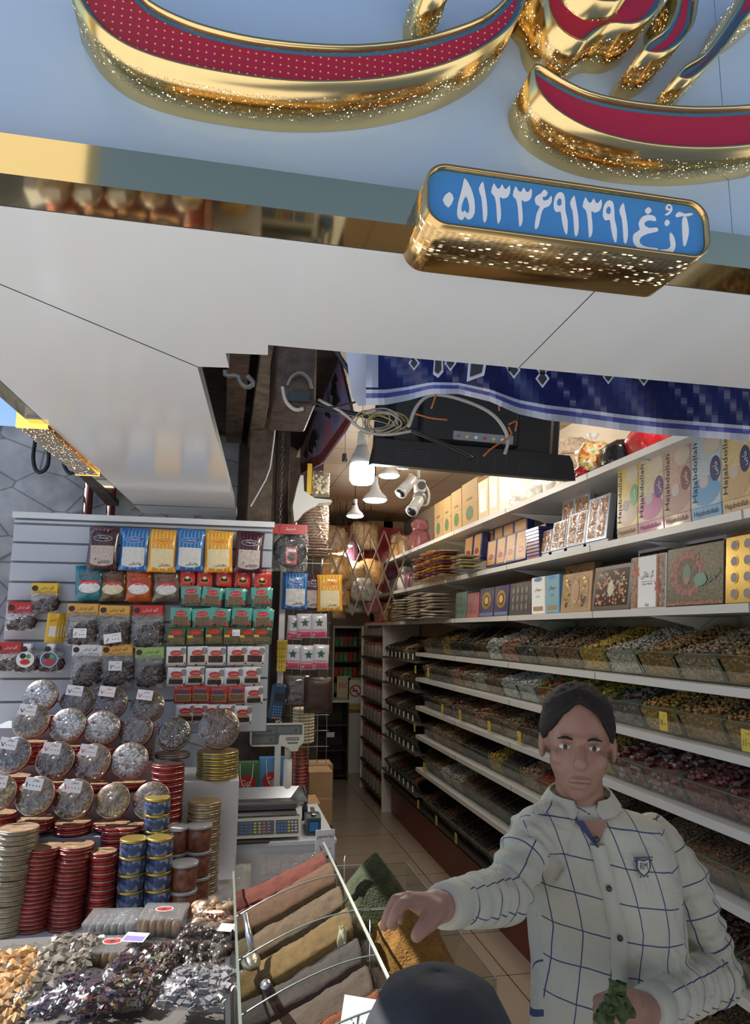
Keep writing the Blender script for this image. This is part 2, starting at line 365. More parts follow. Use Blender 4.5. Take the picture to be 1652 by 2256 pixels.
# ---- soffit panels under the sign
SOFF = mat('glossy_white_panel', (.80, .81, .80), .13, spec=.6); ZS = 2.38
def panel(pts, name, lab, z=ZS, t=.035, m=SOFF):
    b = MB(); b.T = Matrix.Rotation(0, 4, 'X'); n = len(pts)
    tri = tessellate_polygon([[Vector((x, y, 0)) for x, y in pts]])
    A = sum(pts[i][0] * pts[(i + 1) % n][1] - pts[(i + 1) % n][0] * pts[i][1] for i in range(n))
    def up(tr):
        a, c, d = (pts[i] for i in tr); return (c[0] - a[0]) * (d[1] - a[1]) - (c[1] - a[1]) * (d[0] - a[0]) > 0
    tu = [t_ if up(t_) else (t_[0], t_[2], t_[1]) for t_ in tri]
    b.add([(x, y, z + t) for x, y in pts], tu, m); b.add([(x, y, z) for x, y in pts], [(q[0], q[2], q[1]) for q in tu], m)
    fs = [(i, (i + 1) % n, n + (i + 1) % n, n + i) for i in range(n)]
    if A < 0: fs = [f[::-1] for f in fs]
    b.add([(x, y, z) for x, y in pts] + [(x, y, z + t) for x, y in pts], fs, mat('panel_edge', (.12, .12, .12), .6))
    o = b.build(name); tag(o, lab, 'panel', 'glossy white soffit panels'); return o
p = lambda x, y: tuple(az(x, y, ZS)[:2])
g = .0012
s1a, s1b = p(1340, 612), p(1160, 795)            # oblique joint on the right
s2a, s2b = p(0, 625), p(437, 808)                # joint running to the inner corner
fl = (-1.9, 1.0)
panel([(s1a[0] + g, 1.002), (2.5, 1.002), (2.5, 1.42), (s1b[0] + g, 1.415)], 'soffit_panel', 'glossy white soffit panel at the right, past the oblique joint')
panel([(-.62, 1.002), (s1a[0] - g, 1.002), (s1b[0] - g, 1.415), (.066, 1.412), (.069, 1.467), (-.019, 1.477), (-.011, 1.562), (-.078, 1.572), (s2a[0], s2a[1])],
      'soffit_panel', 'long glossy white soffit panel under the gold strip and phone number sign')
e0, e1 = Vector((-.541, 1.772)), Vector((-.416, 3.714)); dd = (e1 - e0)
q = lambda y: tuple(e0 + dd * ((y - e0.y) / dd.y))
panel([(s2a[0] - .002, s2a[1] + .003), (-.080, 1.576), (.035, 3.45), q(3.46), q(1.30), (-.60, s2a[1])], 'soffit_panel', 'glossy white soffit panel over the slatwall, mirroring the bags below')
panel([(.035, 3.454), (.047, 3.675), q(3.714), q(3.464)], 'soffit_panel', 'narrow white end strip of the soffit above the slatwall top', z=ZS - .004)
# ---- sign board
BOARD = mat('sign_board_sky_tint', (.45, .63, .88), .12, spec=.6)  # the blue of the reflected sky is put into the base colour
r0 = tag(empty('sign_board', (0, 1.0, ZS)), 'huge glossy sign board, sky reflection painted light blue, above the shop opening', 'sign')
MB().box(-2.2, .838, .0, .05, .036, 2.2, BOARD).build('face_panel', r0)
MB().box(.8395, 3.0, .0, .05, .036, 2.2, BOARD).build('face_panel', r0)
# gold perforated metal
def perf(name, sc, thr, lo, hi, glow, base=(.80, .58, .26), rnd=.55, sx_=1.0):
    m = mat(name, base, .16, 1); n, L, b = nodes_of(m); u = n.new('ShaderNodeUVMap'); u.uv_map = 'uv'
    v = n.new('ShaderNodeTexVoronoi'); v.inputs['Scale'].default_value = sc; v.inputs['Randomness'].default_value = rnd; mp = n.new('ShaderNodeMapping'); mp.inputs['Scale'].default_value = (sx_, 1, 1); L.new(u.outputs[0], mp.inputs[0]); L.new(mp.outputs[0], v.inputs[0])
    l = n.new('ShaderNodeMath'); l.operation = 'LESS_THAN'; l.inputs[1].default_value = thr; L.new(v.outputs['Distance'], l.inputs[0])
    sp = n.new('ShaderNodeSeparateXYZ'); L.new(u.outputs[0], sp.inputs[0])
    a = n.new('ShaderNodeMath'); a.operation = 'GREATER_THAN'; a.inputs[1].default_value = lo; L.new(sp.outputs[1], a.inputs[0])
    c = n.new('ShaderNodeMath'); c.operation = 'LESS_THAN'; c.inputs[1].default_value = hi; L.new(sp.outputs[1], c.inputs[0])
    m1 = n.new('ShaderNodeMath'); m1.operation = 'MULTIPLY'; L.new(a.outputs[0], m1.inputs[0]); L.new(c.outputs[0], m1.inputs[1])
    m2 = n.new('ShaderNodeMath'); m2.operation = 'MULTIPLY'; L.new(m1.outputs[0], m2.inputs[0]); L.new(l.outputs[0], m2.inputs[1])
    mc = n.new('ShaderNodeMix'); mc.data_type = 'RGBA'; L.new(m2.outputs[0], mc.inputs[0]); mc.inputs[6].default_value = (*base, 1); mc.inputs[7].default_value = (.42, .28, .14, 1); L.new(mc.outputs[2], b.inputs['Base Color'])
    sx = n.new('ShaderNodeSeparateXYZ'); L.new(v.outputs['Color'], sx.inputs[0]); pw = n.new('ShaderNodeMath'); pw.operation = 'POWER'; pw.inputs[1].default_value = 14; L.new(sx.outputs[0], pw.inputs[0])
    m3 = n.new('ShaderNodeMath'); m3.operation = 'MULTIPLY'; L.new(pw.outputs[0], m3.inputs[0]); L.new(m2.outputs[0], m3.inputs[1])
    m4 = n.new('ShaderNodeMath'); m4.operation = 'MULTIPLY'; m4.inputs[1].default_value = glow; L.new(m3.outputs[0], m4.inputs[0])
    b.inputs['Emission Color'].default_value = (1, .78, .5, 1); L.new(m4.outputs[0], b.inputs['Emission Strength']); return m
PERF = perf('perforated_gold', 300, .36, .030, .080, 9); PERF2 = perf('perforated_gold_fine', 200, .40, .014, .095, 5.0, base=(.70, .45, .18), rnd=.25, sx_=.5)
REDF = mat('sign_red', (.42, .015, .05), .35)
def dotted():
    m = mat('sign_red_dotted', (.42, .015, .05), .35); n, L, b = nodes_of(m); tc = n.new('ShaderNodeTexCoord'); sp = n.new('ShaderNodeSeparateXYZ'); L.new(tc.outputs['Object'], sp.inputs[0])
    cb = n.new('ShaderNodeCombineXYZ'); L.new(sp.outputs[0], cb.inputs[0]); L.new(sp.outputs[2], cb.inputs[1])
    v = n.new('ShaderNodeTexVoronoi'); v.inputs['Scale'].default_value = 88; v.inputs['Randomness'].default_value = 0; L.new(cb.outputs[0], v.inputs[0])
    l = n.new('ShaderNodeMath'); l.operation = 'LESS_THAN'; l.inputs[1].default_value = .13; L.new(v.outputs['Distance'], l.inputs[0])
    mc = n.new('ShaderNodeMix'); mc.data_type = 'RGBA'; L.new(l.outputs[0], mc.inputs[0]); mc.inputs[6].default_value = (.42, .015, .05, 1); mc.inputs[7].default_value = (.85, .45, .2, 1); L.new(mc.outputs[2], b.inputs['Base Color']); return m
REDD = dotted(); TRIM = mat('trim_blue', (.05, .17, .34), .3)
def resample(pts, n=3):
    """closed Catmull-Rom"""
    out = []; N = len(pts)
    for i in range(N):
        a, b_, c, d = (Vector(pts[(i + k) % N]) for k in (-1, 0, 1, 2))
        for j in range(n):
            t = j / n; out.append(tuple(.5 * ((2 * b_) + (c - a) * t + (2 * a - 5 * b_ + 4 * c - d) * t * t + (3 * b_ - a - 3 * c + d) * t ** 3)))
    return out
def inset(pts, d):
    n = len(pts); A = sum(pts[i][0] * pts[(i + 1) % n][1] - pts[(i + 1) % n][0] * pts[i][1] for i in range(n)); s = 1 if A > 0 else -1; out = []
    for i in range(n):
        a, b_, c = Vector(pts[i - 1]), Vector(pts[i]), Vector(pts[(i + 1) % n]); t = ((b_ - a).normalized() + (c - b_).normalized())
        t = t.normalized() if t.length > 1e-6 else (c - b_).normalized(); out.append((b_.x - t.y * s * d, b_.y + t.x * s * d))
    return out
def letter(pts, face, lab, yf=.895, sm=3, wall=PERF):
    w3 = [(lambda v: (v.x, v.z))(ay(x, y, yf)) for x, y in pts]; w3 = resample(w3, sm) if sm > 1 else w3
    n = len(w3); A = sum(w3[i][0] * w3[(i + 1) % n][1] - w3[(i + 1) % n][0] * w3[i][1] for i in range(n))
    if A < 0: w3 = w3[::-1]
    r = empty('sign_letter', (0, yf, 0)); r['label'] = lab; r['category'] = 'sign letter'; r['group'] = 'red and gold letters of the sign'
    b = MB(); D = 1.0 - yf; inn = inset(w3, .004); vs = []; uv = []; fs = []; L = 0
    for i in range(n + 1):
        if i: L += math.dist(w3[i % n], w3[(i - 1) % n])
        o_, k = w3[i % n], inn[i % n]
        for (x, z), y, vv in ((k, .014, -.02), (k, 0, -.01), (o_, 0, 0), (o_, D - .0005, D)): vs.append((x, y, z)); uv.append((L, vv))
    for i in range(n):
        for j in range(3): a = i * 4 + j; fs.append((a, a + 1, a + 5, a + 4))
    b.smooth = True; b.add(vs, fs, wall, uv); b.build('gold_return', r)
    f1 = inset(w3, .0045); b = MB().extr(f1, .012, None, TRIM); b.build('blue_edge', r)
    f2 = inset(w3, .011); MB().extr(f2, .011, .0118, face).build('red_face', r); return r
letter([(150, -60), (176, 5), (205, 45), (250, 84), (310, 115), (400, 143), (520, 166), (640, 180), (760, 181), (870, 170), (980, 143), (1060, 108), (1115, 70), (1148, 30), (1165, -20), (1172, -60),
        (1140, -40), (1105, 2), (1060, 36), (980, 66), (900, 86), (790, 97), (680, 94), (560, 80), (460, 57), (390, 32), (330, 0), (270, -50)], REDD, 'wide red bowl-shaped letter with gold perforated side, at the upper left')
letter([(1174, 150), (1184, 195), (1222, 240), (1290, 281), (1370, 307), (1460, 322), (1560, 327), (1660, 320), (1760, 300), (1800, 240), (1760, 215), (1660, 229), (1560, 234), (1480, 231), (1380, 219), (1300, 200), (1240, 172), (1190, 141)],
       REDF, 'red boat-shaped letter stroke with pale gold side, lowest at the right', yf=.9)
letter([(1195, -60), (1203, -10), (1212, 30), (1240, 70), (1283, 92), (1310, 74), (1345, 52), (1392, 54), (1432, 38), (1462, 0), (1475, -60)], REDF, 'red letter with a wavy foot, right of the wide bowl')
letter([(1553, -60), (1540, -5), (1530, 50), (1502, 92), (1462, 116), (1420, 112), (1430, 88), (1470, 58), (1498, 0), (1500, -60)], REDF, 'slanting red letter tail between two others')
letter([(1760, -60), (1700, 0), (1652, 30), (1605, 95), (1562, 143), (1522, 174), (1494, 168), (1508, 144), (1550, 118), (1588, 70), (1628, 10), (1670, -60)], REDF, 'long red letter tail at the upper right corner')
letter([(925, -70), (935, -12), (960, -2), (990, -16), (1000, -70)], REDF, 'small gold-sided letter dot at the top edge', sm=2)
letter([(1255, -62), (1290, -10), (1330, 4), (1378, -4), (1400, -62)], REDF, 'small gold loop inside the wavy-footed letter', yf=.87, sm=2)
# ---- gold strip boxes
GOLDT = mat('gold_strip', (.80, .64, .36), .05, 1)
def strip(x0, x1, lab):
    r = tag(empty('gold_strip', (0, 0, 0)), lab, 'trim strip', 'mirror gold strips'); b = MB(); b.box(x0, x1, .922, .9985, ZS - .0005, ZS + .057, GOLDT).build('box_section', r)
strip(-1.9, .252, 'mirror gold strip along the soffit, left of the phone number sign')
strip(ay(1512, 620, .92).x, 2.6, 'mirror gold strip along the soffit, right of the phone number sign')
# left gold edge
r = tag(empty('gold_strip', (0, 0, 0)), 'gold edge strip running back along the left side of the soffit', 'trim strip', 'mirror gold strips')
b = MB(); A_, B_ = Vector((*q(1.0), 0)), Vector((*q(3.714), 0)); t = (B_ - A_).normalized(); nn = Vector((-t.y, t.x, 0)); T = Matrix((( t.x, nn.x, 0, A_.x), (t.y, nn.y, 0, A_.y), (0, 0, 1, 0), (0, 0, 0, 1)))
b.T = T; Ln = (B_ - A_).length; b.box(0, Ln, .001, .045, ZS - .0006, ZS + .05, GOLDT); b.build('box_section', r)
b = MB(); b.T = T; yt = 1.25
b.add([(x, y, z) for x in (1.15, 1.78) for y, z in ((.046, ZS - .012), (.080, ZS - .012), (.080, ZS + .1), (.046, ZS + .1))], [(0, 1, 5, 4), (1, 2, 6, 5), (0, 3, 2, 1), (4, 5, 6, 7)], PERF2, [(x, y) for x in (0, .63) for y in (.02, .06, .1, .0)])
b.add([(x, y, z) for x in (1.15, 1.78) for y, z in ((.001, ZS - .012), (.046, ZS - .012))], [(0, 1, 3, 2)], PERF2, [(0, .02), (0, .09), (.63, .02), (.63, .09)])
GLO = mat('glowing_gold_edge', (1, .62, .12), .3, emit=1.2); b.box(1.14, 1.15, 0, .085, ZS - .013, ZS + .1, GLO); b.box(1.78, 1.79, 0, .085, ZS - .013, ZS + .1, GLO)
tag(b.build('side_sign_box'), 'perforated gold sign box with glowing ends on the left soffit edge', 'sign')
# ---- phone number sign
yp = .868; X0 = ay(938, 440, yp).x; X1 = ay(1566, 545, yp).x; Z1 = ay(1250, 400, yp).z; Z0 = ay(1250, 531, yp).z
r = tag(empty('phone_sign', ((X0 + X1) / 2, yp, (Z0 + Z1) / 2)), 'long rounded blue sign with a white phone number and perforated gold side', 'sign'); cxp, czp = (X0 + X1) / 2, (Z0 + Z1) / 2
def rrect(w, h, rr, n=7):
    o = []
    for sx, sz, a0 in ((1, -1, -PI / 2), (1, 1, 0), (-1, 1, PI / 2), (-1, -1, PI)):
        for k in range(n + 1): a = a0 + PI / 2 * k / n; o.append((sx * (w / 2 - rr) + rr * math.cos(a), sz * (h / 2 - rr) + rr * math.sin(a)))
    return o
W_, H_ = X1 - X0, Z1 - Z0; out = rrect(W_, H_, .032); inn = inset(out, .004); n = len(out); vs = []; uv = []; fs = []; L = 0
for i in range(n + 1):
    if i: L += math.dist(out[i % n], out[(i - 1) % n])
    for (x, z), y, vv in ((inn[i % n], .012, -.02), (inn[i % n], 0, -.01), (out[i % n], 0, 0), (out[i % n], .131, .131)): vs.append((x, y, z)); uv.append((L, vv))
for i in range(n):
    for j in range(3): a = i * 4 + j; fs.append((a, a + 1, a + 5, a + 4))
b = MB(); b.smooth = True; b.add(vs, fs, PERF2, uv); b.build('gold_return', r)
PB = mat('phone_sign_blue', (.07, .27, .62), .2); b = MB().extr(inset(out, .0045), .009, .0118, PB); b.build('blue_face', r)
WL = mat('white_lettering', (.85, .87, .9), .5)
one = [(358, 132), (366, 160), (378, 230), (381, 290), (373, 327), (362, 320), (358, 262), (352, 205), (340, 166)]
thr = [(412, 140), (426, 162), (440, 166), (452, 145), (463, 166), (476, 166), (488, 150), (492, 176), (482, 204), (458, 213), (441, 206), (446, 262), (446, 312), (433, 336), (428, 302), (424, 240), (415, 200), (400, 182)]
nin = [(733, 183), (750, 192), (757, 225), (759, 275), (770, 325), (767, 386), (754, 370), (742, 315), (736, 276), (716, 279), (703, 256), (705, 218), (716, 193)]
nh = [(728, 214), (738, 222), (737, 246), (723, 249), (717, 232)]
six = [(640, 189), (656, 171), (673, 186), (664, 203), (648, 206), (653, 224), (675, 219), (690, 200), (693, 226), (680, 250), (655, 260), (641, 292), (629, 347), (615, 363), (611, 340), (621, 282), (636, 252), (618, 241), (611, 214), (623, 198)]
fiv = [(272, 115), (300, 160), (318, 220), (320, 282), (303, 311), (285, 314), (273, 300), (263, 316), (245, 313), (235, 290), (239, 240), (252, 190), (262, 150)]
fh = [(277, 205), (290, 240), (292, 274), (283, 286), (272, 271), (262, 281), (255, 266), (261, 235)]
sh = lambda P_, dx, dy: [(x + dx, y + dy) for x, y in P_]
gl = [('w', [(165, 218), (197, 182), (218, 215), (193, 257)]), ('w', fiv), ('b', fh), ('w', one), ('w', thr), ('w', sh(thr, 105, 15)), ('w', six), ('w', nin), ('b', nh), ('w', sh(one, 442, 68)), ('w', sh(thr, 443, 68)),
      ('w', sh(nin, 238, 40)), ('b', sh(nh, 238, 40)), ('w', sh(one, 680, 103)),
      ('w', [(1160, 255), (1176, 272), (1159, 289), (1144, 272)]),
      ('w', [(1113, 335), (1128, 305), (1158, 293), (1190, 300), (1197, 322), (1168, 318), (1145, 327), (1142, 344), (1165, 357), (1200, 354), (1206, 372), (1160, 383), (1126, 400), (1117, 424), (1135, 443), (1170, 451), (1202, 455), (1206, 468), (1150, 470), (1108, 452), (1087, 420), (1090, 385), (1120, 364)]),
      ('w', [(1250, 315), (1265, 331), (1250, 347), (1238, 331)]), ('w', [(1266, 378), (1284, 400), (1292, 440), (1280, 475), (1255, 482), (1214, 472), (1217, 461), (1248, 460), (1268, 444), (1264, 408)]),
      ('w', [(1245, 250), (1262, 240), (1276, 256), (1273, 278), (1256, 294), (1240, 291), (1258, 279), (1262, 271), (1247, 267)]), ('b', [(1254, 253), (1264, 251), (1266, 262), (1257, 263)]),
      ('w', [(1325, 312), (1341, 302), (1351, 330), (1356, 380), (1341, 440), (1330, 436), (1325, 372)]), ('w', [(1292, 292), (1310, 278), (1335, 288), (1356, 285), (1379, 288), (1355, 299), (1320, 299), (1300, 304)])]
for c, P_ in gl:
    pts = [(lambda v: (v.x - cxp, v.z - czp))(ay(900 + x * .4552, 340 + y * .4552, yp + .008)) for x, y in P_]
    b = MB(); b.extr(resample(pts, 2), .0077 if c == 'w' else .0073, .0092, WL if c == 'w' else PB); 
    b.build('numeral' if c == 'w' else 'numeral_counter', r)
# ================================================================ slatwall and hanging packets
YS = 3.4
r = tag(empty('slatwall', (-.35, YS, 1.45)), 'white grooved slatwall panel full of hanging packets', 'display wall')
b = MB(); gz = 2.29 - .35 * 0
SL = mat('slatwall_white', (.50, .54, .60), .35)
b.box(-.575, .565, .012, .03, -.1, .835, mat('groove_grey', (.22, .24, .27), .5)); b.build('backing', r)
b = MB(); z = .815
zz = [.835]
tops = [c1(0, y)[1] for y in (95, 205, 318, 435, 548, 660, 778, 1000, 1135)]
zs = [ay(110, t, YS).z - 1.45 for t in tops] + [-.1]
prev = .832
for z in zs:
    if prev - z > .01: b.box(-.572, .562, 0, .0118, z + .005, prev - .005, SL)
    prev = z
b.build('slats', r)
MB().box(-.58, .57, -.012, .031, .836, .862, WHITE).build('top_rail', r)
# --- packet designs: origin at the top middle, hanging down, facing -y
PW, PV, PR = mat('print_white', (.75, .75, .75), .5), mat('cotton_floss', (.62, .60, .56), .9, var=.12, vs=120), mat('print_red', (.55, .04, .05), .45)
def pashmak(name, c1_, c2_, floss, word, bot):
    r = empty(name); w, h = .122, .182; b = MB(); b.pillow(w, h, .022, mat(c1_[0], c1_[1], .3, coat=.4), pinch=-.04, seed=hash(c1_[0]) % 9, wr=.004)
    m2 = mat(c2_[0], c2_[1], .35)
    for i in range(7): x = -w / 2 + .012 + i * .016; b.rect(x, x + .006, -.078, -.004, m2, .0008)
    b.disc(0, -.048, .042, .016, mat(c1_[0], c1_[1]), .0013); b.disc(0, -.048, .039, .0135, PW if c1_[0] != 'orange_pack' else ORG, .0016); b.disc(0, -.048, .0375, .012, mat(c1_[0], c1_[1]), .0019)
    b.text(fa('پشمک'), 0, -.047, .015, PW if c1_[0] != 'orange_pack' else PR, .045, .0026)
    for i in range(7): x = -w / 2 + .011 + i * .0165; b.rect(x, x + .0115, -.176, -.160, mat(bot[i % 2][0], bot[i % 2][1], .4), .0009)
    b.build('pouch', r); s = b.surf; b = MB(); b.surf = s; b.rect(-.048, .048, -.158, -.080, floss, .002); b.disc(0, -.155, .048, .013, floss, .0021); b.text(fa(word), .012, -.152, .016, INK, .05, .004); b.build('window', r)
    return r
def pouch(name, col, oval=PW):
    r = empty(name); w, h = .118, .150; b = MB(); b.pillow(w, h, .024, col, seed=len(name), wr=.008); b.text(fa('شیرین'), 0, -.040, .018, REDINK, .07, .002); b.text(fa('عسل'), 0, -.02, .012, PW, .03, .002)
    b.build('pouch', r); s = b.surf; b = MB(); b.surf = s; b.disc(0, -.075, .040, .012, PR, .0016); b.disc(0, -.098, .044, .024, oval, .002); b.build('window', r); return r
def sachet(name, w, h, base, parts):
    r = empty(name); b = MB(); b.pillow(w, h, .008, base, nu=8, nv=8, p=8); parts(b, w, h); b.build('card', r)
    b = MB(); b.tube([(0, .006, .004), (0, -.02, .004), (0, -.024, .010)], .0018, BLACK, 5); b.sph((0, -.024, .008), .0045, BLACK, 8, 5); b.build('hook_tip', r); return r
SEED = mat('herb_seeds', (.16, .12, .07), .8, var=.6, vs=200); DATE = mat('dark_fruit', (.035, .014, .014), .35, var=.6, vs=70, bump=.6, bs=60)
def p_red(b, w, h):
    b.text(fa('سوپ'), 0, -.018, .011, PW, .022); b.disc(0, -h + .030, .022, .011, YEL, .001); b.disc(0, -h + .030, .019, .009, BROWN, .0013); b.disc(0, -h + .040, .008, .007, CREAM, .0016)
def p_green(b, w, h):
    b.rect(-w * .49, w * .49, -h * .97, -h * .62, mat('olive_print', (.07, .10, .05), .5, var=.5, vs=90), .0007); b.disc(0, -.024, .025, .0115, PR, .001); b.text(fa('گل سرخ'), 0, -.024, .008, PW, .034, .0016); b.rect(-.031, .031, -h + .012, -h + .048, PR, .0012); b.rect(-.029, .029, -h + .014, -h + .046, SEED, .0017); b.disc(w / 2 - .012, -h + .014, .007, .007, PR, .0018)
def p_olive(b, w, h):
    b.rect(-w * .48, w * .48, -h * .97, -h * .6, mat('khaki_print', (.22, .22, .07), .5, var=.4, vs=70), .0007); b.disc(0, -.022, .028, .012, REDC, .001); b.text(fa('آویشن'), 0, -.022, .008, ORG, .03, .0016); b.frame(-.034, .034, -h + .008, -h + .036, .0015, INK, .0013); b.rect(-.032, .032, -h + .010, -h + .034, SEED, .0012); b.rect(-.036, -.012, -.045, -.034, YEL, .0013)
def p_white(b, w, h, fr=True):
    b.poly([(-w * .48, -h * .95), (w * .48, -h * .95), (w * .46, -h * .8), (.015, -h * .6), (0, -h * .32), (-.02, -h * .4)], mat('maroon_print', (.13, .018, .02), .4), .0009)
    b.disc(.03, -.02, .013, .016, mat('silver_print', (.25, .25, .24), .4), .001); b.disc(0, -.028, .025, .013, PR, .0012); b.text(fa('زعفران'), 0, -.028, .008, PW, .034, .0018)
    if fr: b.rect(-.033, .033, -h + .012, -h + .044, YEL, .0014); b.rect(-.0315, .0315, -h + .0135, -h + .0425, DATE, .0019)
    else: b.disc(0, -h + .034, .03, .009, CARD, .0015); b.rect(-.030, .030, -h + .010, -h + .03, DATE, .0016)
def p_redy(b, w, h):
    b.text(fa('زعفران'), 0, -.012, .008, YEL, .032); b.disc(0, -h + .050, .024, .013, mat('violet_print', (.10, .05, .16), .5), .001); b.rect(-.033, .033, -h + .010, -h + .040, YEL, .0014); b.rect(-.031, .031, -h + .012, -h + .038, SEED, .0019)
def fruitbag(name, head, hw, w, h, sticker=None):
    r = empty(name); b = MB(); b.pillow(w, h - .035, .016, FILM, zt=-.03, seed=3, wr=.012); b.build('clear_bag', r)
    b = MB(); b.box(-hw / 2, hw / 2, -.004, .002, -.044, 0, head)
    for i in range(8): x = -hw / 2 + (i + .5) * hw / 8; b.disc(x, -.044, hw / 16, .004, head, .0046)
    b.text(fa('آلو ترش'), .012, -.020, .017, INK if head is not REDC else PW, hw * .5, .0052); b.disc(-hw * .36, -.022, .013, .012, DATE, .0050); b.build('header_card', r)
    b = MB(); R = random.Random(len(name) * 7)
    for i in range(26): x = R.uniform(-.42, .42) * w; z = -h + .018 + (R.random() ** 1.2) * (h - .075) * .8; b.sph((x, -.003, z), (R.uniform(.010, .017), .009, R.uniform(.008, .014)), DATE, 8, 6)
    b.smooth = True; b.build('dried_fruit', r)
    if sticker:
        b = MB(); b.disc(0, -h * .52, w * .36, w * .34, PW, .021); b.disc(0, -h * .52, w * .33, w * .31, sticker, .0214); b.disc(0, -h * .52 - .01, w * .2, w * .12, REDC, .0218); b.disc(-.01, -h * .5 + .012, .012, .012, DATE, .0222); b.disc(.012, -h * .5 + .01, .01, .01, GRN, .0222); b.build('round_sticker', r)
    return r
BLU, DBR = ('blue_pack', (.03, .14, .42)), ('plum_pack', (.045, .015, .03)); OR_, LB = ('orange_pack', (.82, .36, .03)), ('light_blue_print', (.10, .35, .65)); YL = ('yellow_print', (.85, .58, .12))
FLW, FLY, FLP = mat('white_floss', (.66, .66, .64), .9, var=.1, vs=150), mat('yellow_floss', (.78, .66, .40), .9, var=.08, vs=150), mat('pink_floss', (.50, .42, .38), .9, var=.2, vs=150)
P0 = {'blue': pashmak('candy_floss_pouch', BLU, LB, FLW, 'وانیلی', (LB, BLU)), 'yellow': pashmak('candy_floss_pouch', OR_, YL, FLY, 'زعفرانی', (YL, OR_)), 'plum': pashmak('candy_floss_pouch', DBR, ('plum_print', (.09, .03, .05)), FLP, 'کاکائو', (('dark_red_print', (.12, .02, .03)), DBR)),
      'teal': pouch('powder_pouch', mat('teal_pouch', (.02, .17, .22), .3, coat=.4, var=.3, vs=40)), 'bronze': pouch('powder_pouch', mat('bronze_pouch', (.11, .075, .045), .28, .5, var=.5, vs=40), CREAM), 'orange': pouch('powder_pouch', mat('orange_pouch', (.42, .08, .015), .3, coat=.4, var=.3, vs=40)), 'silver': pouch('powder_pouch', mat('silver_pouch', (.17, .14, .11), .28, .5, var=.5, vs=40), FLW),
      'red': sachet('spice_sachet', .068, .080, REDC, p_red), 'green': sachet('herb_sachet', .090, .086, TEAL, p_green), 'olive': sachet('herb_sachet', .076, .074, mat('dark_green_card', (.05, .10, .04), .4, coat=.3), p_olive),
      'framed': sachet('saffron_sachet', .084, .082, PW, p_white), 'cake': sachet('saffron_sachet', .080, .080, PW, lambda b, w, h: p_white(b, w, h, False)), 'redy': sachet('saffron_sachet', .074, .074, REDC, p_redy),
      'fo': fruitbag('dried_fruit_bag', mat('amber_header', (.66, .36, .07), .5), .125, .130, .185), 'fr': fruitbag('dried_fruit_bag', REDC, .125, .130, .190), 'fw': fruitbag('dried_fruit_bag', PW, .122, .120, .19), 'fg': fruitbag('dried_fruit_bag', mat('lime_header', (.30, .45, .14), .5), .120, .115, .18),
      'sy': fruitbag('dried_fruit_bag', YEL, .105, .105, .135), 'sr': fruitbag('dried_fruit_bag', REDC, .100, .115, .125), 'st': fruitbag('dried_fruit_bag', PAPER, .03, .098, .125, PW), 'sb': fruitbag('dried_fruit_bag', PAPER, .03, .098, .125, mat('dusky_blue_print', (.12, .12, .22), .5))}
USED = set()
def hang(k, px, py, Y, lab, cat, grp, rz=0, ry=0, pos=None):
    o = P0[k] if k not in USED else copy_tree(P0[k]); USED.add(k)
    o.location = pos or ay(px, py, Y); o.rotation_euler = (0, ry, rz); tag(o, lab, cat, grp); return o
R = random.Random(3); c = c1
for i, (x, y, k, d) in enumerate([(615, 115, 'plum', 'dark plum'), (800, 125, 'blue', 'blue striped'), (960, 135, 'yellow', 'yellow striped'), (1125, 130, 'blue', 'blue striped'), (1285, 140, 'yellow', 'yellow striped'), (1470, 145, 'plum', 'dark plum')]):
    px, py = c(x, y); hang(k, px, py, 3.30, f'{d} candy floss pouch, {ORD[i]} from the left in the top row of the slatwall', 'candy pouch', 'candy floss pouches on the slatwall', R.uniform(-.1, .1), R.uniform(-.03, .03))
    for q in range(2): hang(k, px + 2, py - 3, 3.327 + q * .027, f'{d} candy floss pouch, {("second","last")[q]} behind the {ORD[i]} of the top row', 'candy pouch', 'candy floss pouches on the slatwall', R.uniform(-.06, .06), R.uniform(.03, .07))
for i, (x, y, k, d) in enumerate([(530, 335, 'teal', 'teal'), (670, 345, 'bronze', 'bronze coloured'), (820, 345, 'orange', 'rusty orange'), (980, 350, 'silver', 'silvery brown')]):
    px, py = c(x, y); hang(k, px, py, 3.335, f'{d} pouch of white powder, {ORD[i]} from the left in the second slatwall row', 'powder pouch', 'powder pouches on the slatwall', R.uniform(-.08, .08), R.uniform(-.06, .03))
    hang(k, px + 6, py + 4, 3.375, f'{d} pouch of powder hanging behind the {ORD[i]} one of the second slatwall row', 'powder pouch', 'powder pouches on the slatwall', 0, -.05)
rows = [('red', [1103, 1205, 1320, 1428, 1540], [355, 358, 355, 362, 365], 'red soup spice sachet', 'first'), ('green', [1122, 1252, 1385, 1533], [455, 463, 468, 462], 'green herb sachet with a red oval', 'second'),
        ('green', [1065, 1187, 1298, 1423, 1540], [583, 587, 585, 583, 590], 'green herb sachet with a red oval', 'third'), ('olive', [1040, 1148, 1258, 1365, 1452, 1538], [700, 700, 695, 697, 700, 698], 'dark green thyme sachet', 'fourth'),
        ('framed', [1035, 1160, 1270, 1392, 1500], [812, 810, 812, 810, 810], 'white and maroon saffron sachet', 'fifth'), ('cake', [1040, 1148, 1262, 1372, 1478], [935, 928, 938, 935, 930], 'white and maroon cake sachet', 'sixth'),
        ('redy', [1077, 1182, 1285, 1392], [1043, 1040, 1046, 1040], 'red sachet with a yellow framed window', 'seventh'), ('cake', [1490], [1045], 'white and maroon sachet ending the row', 'seventh'), ('cake', [1090, 1165, 1245, 1330, 1425], [1150, 1148, 1150, 1150, 1158], 'half hidden white and maroon sachet', 'lowest')]
